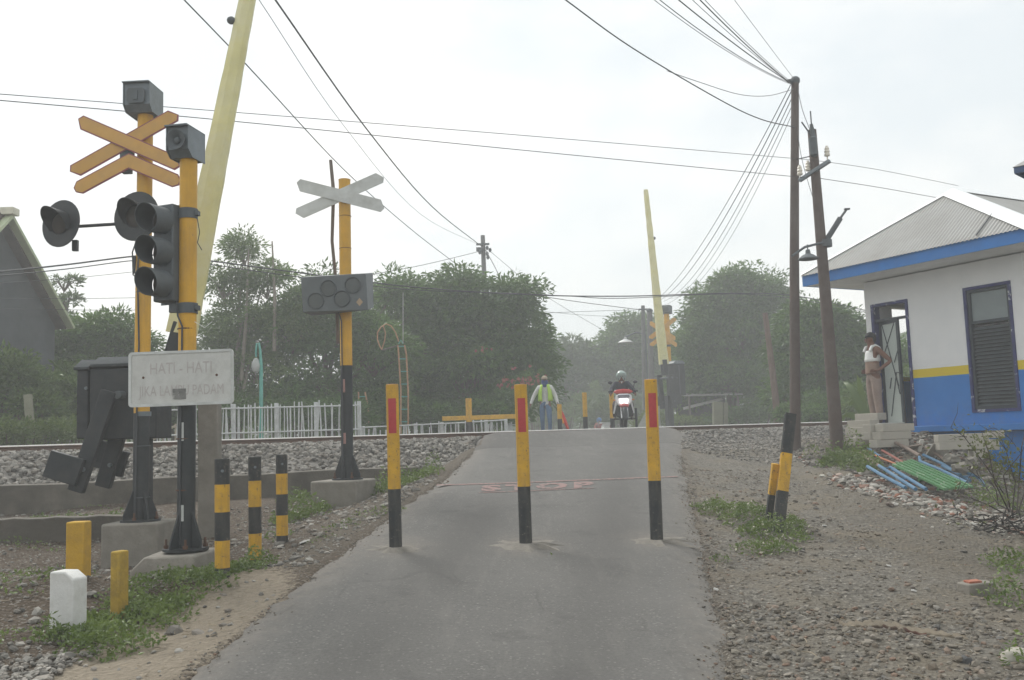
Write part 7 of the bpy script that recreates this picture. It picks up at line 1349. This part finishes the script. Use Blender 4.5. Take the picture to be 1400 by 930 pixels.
YM = 24.6; p = P(853, 590, YM); zm = float(zroad(p.x, p.y)); RZ_ = R(-3)
motorcycle((p.x, p.y, zm), RZ_, 'motorcycle with a lit headlight, white front panel and red handlebar cowl riding over the crossing', BIKER, BIKEW)
def rider(loc, rz, label, jacket, leg, helmet, hm_name, scale):
    J = dict(pelvis=(0, .25, .87), waist=(0, .22, 1.02), chest=(0, .16, 1.22), neck=(0, .12, 1.37), skull=(0, .09, 1.475), crown=(0, .095, 1.54))
    for s_, g_ in (('L', 1), ('R', -1)): J.update({'sh' + s_: (g_ * .175, .14, 1.30), 'el' + s_: (g_ * .31, -.06, 1.11), 'wr' + s_: (g_ * .335, -.25, 1.0), 'pm' + s_: (g_ * .33, -.31, .985), 'hp' + s_: (g_ * .10, .22, .85), 'kn' + s_: (g_ * .235, -.16, .72), 'an' + s_: (g_ * .235, .04, .36), 'to' + s_: (g_ * .245, -.12, .30)})
    r = figure(loc, rz, label, J, scale=scale); garment(r, 'jacket', jacket, J, ['pelvis', 'waist', 'chest', 'shL', 'shR', 'elL', 'elR', 'wrL', 'wrR'], .022); garment(r, 'trousers', leg, J, ['pelvis', 'hpL', 'hpR', 'knL', 'knR', 'anL', 'anR'], .016)
    h = V3((0, .09, 1.515)); q = MB(); q.sph(h + V3((0, .01, .01)), (.148, .16, .15), 20, zmin=.0, zmax=1); q.sph(h + V3((0, .045, .0)), (.142, .12, .145), 18, zmin=-.8, zmax=.3); q.prism([(-.11, -.08), (.11, -.08), (.09, -.16), (-.09, -.16)], .02, Matrix.Translation(h + V3((0, .0, .065)))); q.build(hm_name, helmet, r); q = MB()
    for g_ in (-1, 1): q.tube([h + V3((g_ * .10, -.02, -.02)), h + V3((g_ * .075, -.05, -.12)), h + V3((0, -.07, -.15))], .008, 5)
    q.build('chin_strap', BLKM, r); MB().prism([(-.03, 0), (.03, 0), (0, -.07)], .01, Matrix.Translation((0, .035, 1.37)) @ Matrix.Rotation(R(70), 4, 'X')).build('shirt_collar', SHIRT, r); shoes(r, J, mat('dark_shoes', (.10, .085, .07), .7)); return r
rider((p.x, p.y, zm), RZ_, 'motorcycle rider in a dark jacket and pale green open helmet', DARKC, mat('dark_trouser_cloth', (.07, .055, .055), .85), HELM, 'helmet', (P(853, 507, YM).z - zm) / 1.66)
# second rider farther down the road, mostly hidden behind the crest
Y5 = 55; p5 = P(820.5, 592, Y5); z5 = P(823, 571, Y5).z - 1.66
motorcycle((p5.x, p5.y, z5), R(10), 'far red motorcycle mostly hidden behind the crest of the road', mat('dull_red_plastic', (.25, .05, .035), .4), mat('dull_red_plastic', (.25, .05, .035), .4), False)
rider((p5.x, p5.y, z5), R(10), 'far rider in blue helmet and red shirt just above the road crest', mat('red_shirt_cloth', (.33, .075, .05), .85), JEANS, mat('blue_helmet', (.03, .20, .50), .35), 'helmet', 1.0)
p6 = P(829, 592, 50); z6 = P(829, 577.5, 50).z; r = empty('hand_cart', (p6.x, p6.y, z6 - 1.25), R(6), 'far pale box cart with a red stripe beside the blue helmeted rider', 'cart')
MB().prism([(-.38, .45), (.30, .45), (.30, 1.2), (-.12, 1.2)], .7, Matrix.Rotation(math.pi / 2, 4, 'X')).build('cart_box', mat('pale_cart_paint', (.55, .56, .54), .5), r, bevel=.02); MB().box((.17, -.356, .8), (.09, .012, .6)).build('red_panel', REDM, r); MB().box((.02, 0, 1.225), (.6, .8, .04)).build('cart_lid', WOLD, r)
for g_ in (-1, 1): MB().lathe([(.2, -.03), (.25, -.03), (.25, .03), (.2, .03), (.2, -.03)], Matrix.Translation((0, g_ * .4, .25)) @ Matrix.Rotation(math.pi / 2, 4, 'X'), 18).build('cart_wheel', RUBBER, r)
MB().tube([(-.35, .3, 1.1), (-.35, .3, 1.55)], .015, 6).build('cart_rod', CHROME, r)
HAZE=.0052; EXPO=0.93

# ------------------------------------------------------------------ sky, sun, air
SUN = V3((-.42, .62, .80)).normalized(); el = math.asin(SUN.z); az = math.atan2(SUN.x, SUN.y)
w = bpy.data.worlds.new('World'); sc.world = w; w.use_nodes = True; t = w.node_tree; t.nodes.clear()
out = t.nodes.new('ShaderNodeOutputWorld'); sky = t.nodes.new('ShaderNodeTexSky'); sky.sky_type = 'NISHITA'; sky.sun_disc = False; sky.sun_elevation = el; sky.sun_rotation = az; sky.dust_density = 3; sky.air_density = 1.5
b1 = nd(t, 'ShaderNodeBackground', {0: sky.outputs[0], 1: .07}); tc = nd(t, 'ShaderNodeTexCoord').outputs['Generated']; sx = nd(t, 'ShaderNodeSeparateXYZ', {0: tc})
mp = nd(t, 'ShaderNodeMapping', {'Vector': tc}); mp.inputs['Scale'].default_value = (1, 1, 2.2)
n1 = noise(t, mp.outputs[0], 2.1, 9, .58)
cc = mixc(t, ramp(t, n1, .42, .60), (.80, .85, .87, 1), (1.0, .995, .97, 1))
b2 = nd(t, 'ShaderNodeBackground', {0: cc, 1: ramp_s if 0 else 1.0})
gr = nd(t, 'ShaderNodeMapRange', {0: sx.outputs[0], 1: -.6, 2: .6, 3: .65, 4: .59}); t.links.new(gr.outputs[0], b2.inputs[1])
mx_ = nd(t, 'ShaderNodeMixShader', {0: .88, 1: b1.outputs[0], 2: b2.outputs[0]}); t.links.new(mx_.outputs[0], out.inputs[0])
ld = bpy.data.lights.new('sun', 'SUN'); ld.energy = 1.5; ld.angle = R(22); ld.color = (1, .975, .93); lo_ = bpy.data.objects.new('sun', ld); COL.objects.link(lo_)
lo_.rotation_euler = (-SUN).to_track_quat('-Z', 'Y').to_euler(); lo_.location = SUN * 60
m, t, b, o = nt('hazy_air'); t.nodes.remove(b); pv2 = nd(t, 'ShaderNodeVolumePrincipled'); pv2.inputs['Color'].default_value = (.95, .97, .98, 1); pv2.inputs['Density'].default_value = HAZE; pv2.inputs['Anisotropy'].default_value = .2
t.links.new(pv2.outputs[0], o.inputs['Volume'])
hz_ = MB().box((0, 65, 5.5), (350, 262, 17)).build('haze', m, loc=V3((0, 0, 0)), smooth=False); tag(hz_, 'pale blue haze hanging in the air over the crossing', 'haze', kind='stuff')

sc.render.engine = 'CYCLES'; sc.cycles.use_denoising = True; sc.cycles.max_bounces = 6; sc.cycles.transparent_max_bounces = 8; sc.cycles.volume_bounces = 1
sc.cycles.diffuse_bounces = 3; sc.cycles.glossy_bounces = 2; sc.cycles.transmission_bounces = 3
sc.view_settings.view_transform = 'Standard'; sc.view_settings.look = 'None'; sc.view_settings.exposure = EXPO; sc.view_settings.gamma = 1.0
bpy.context.view_layer.update()
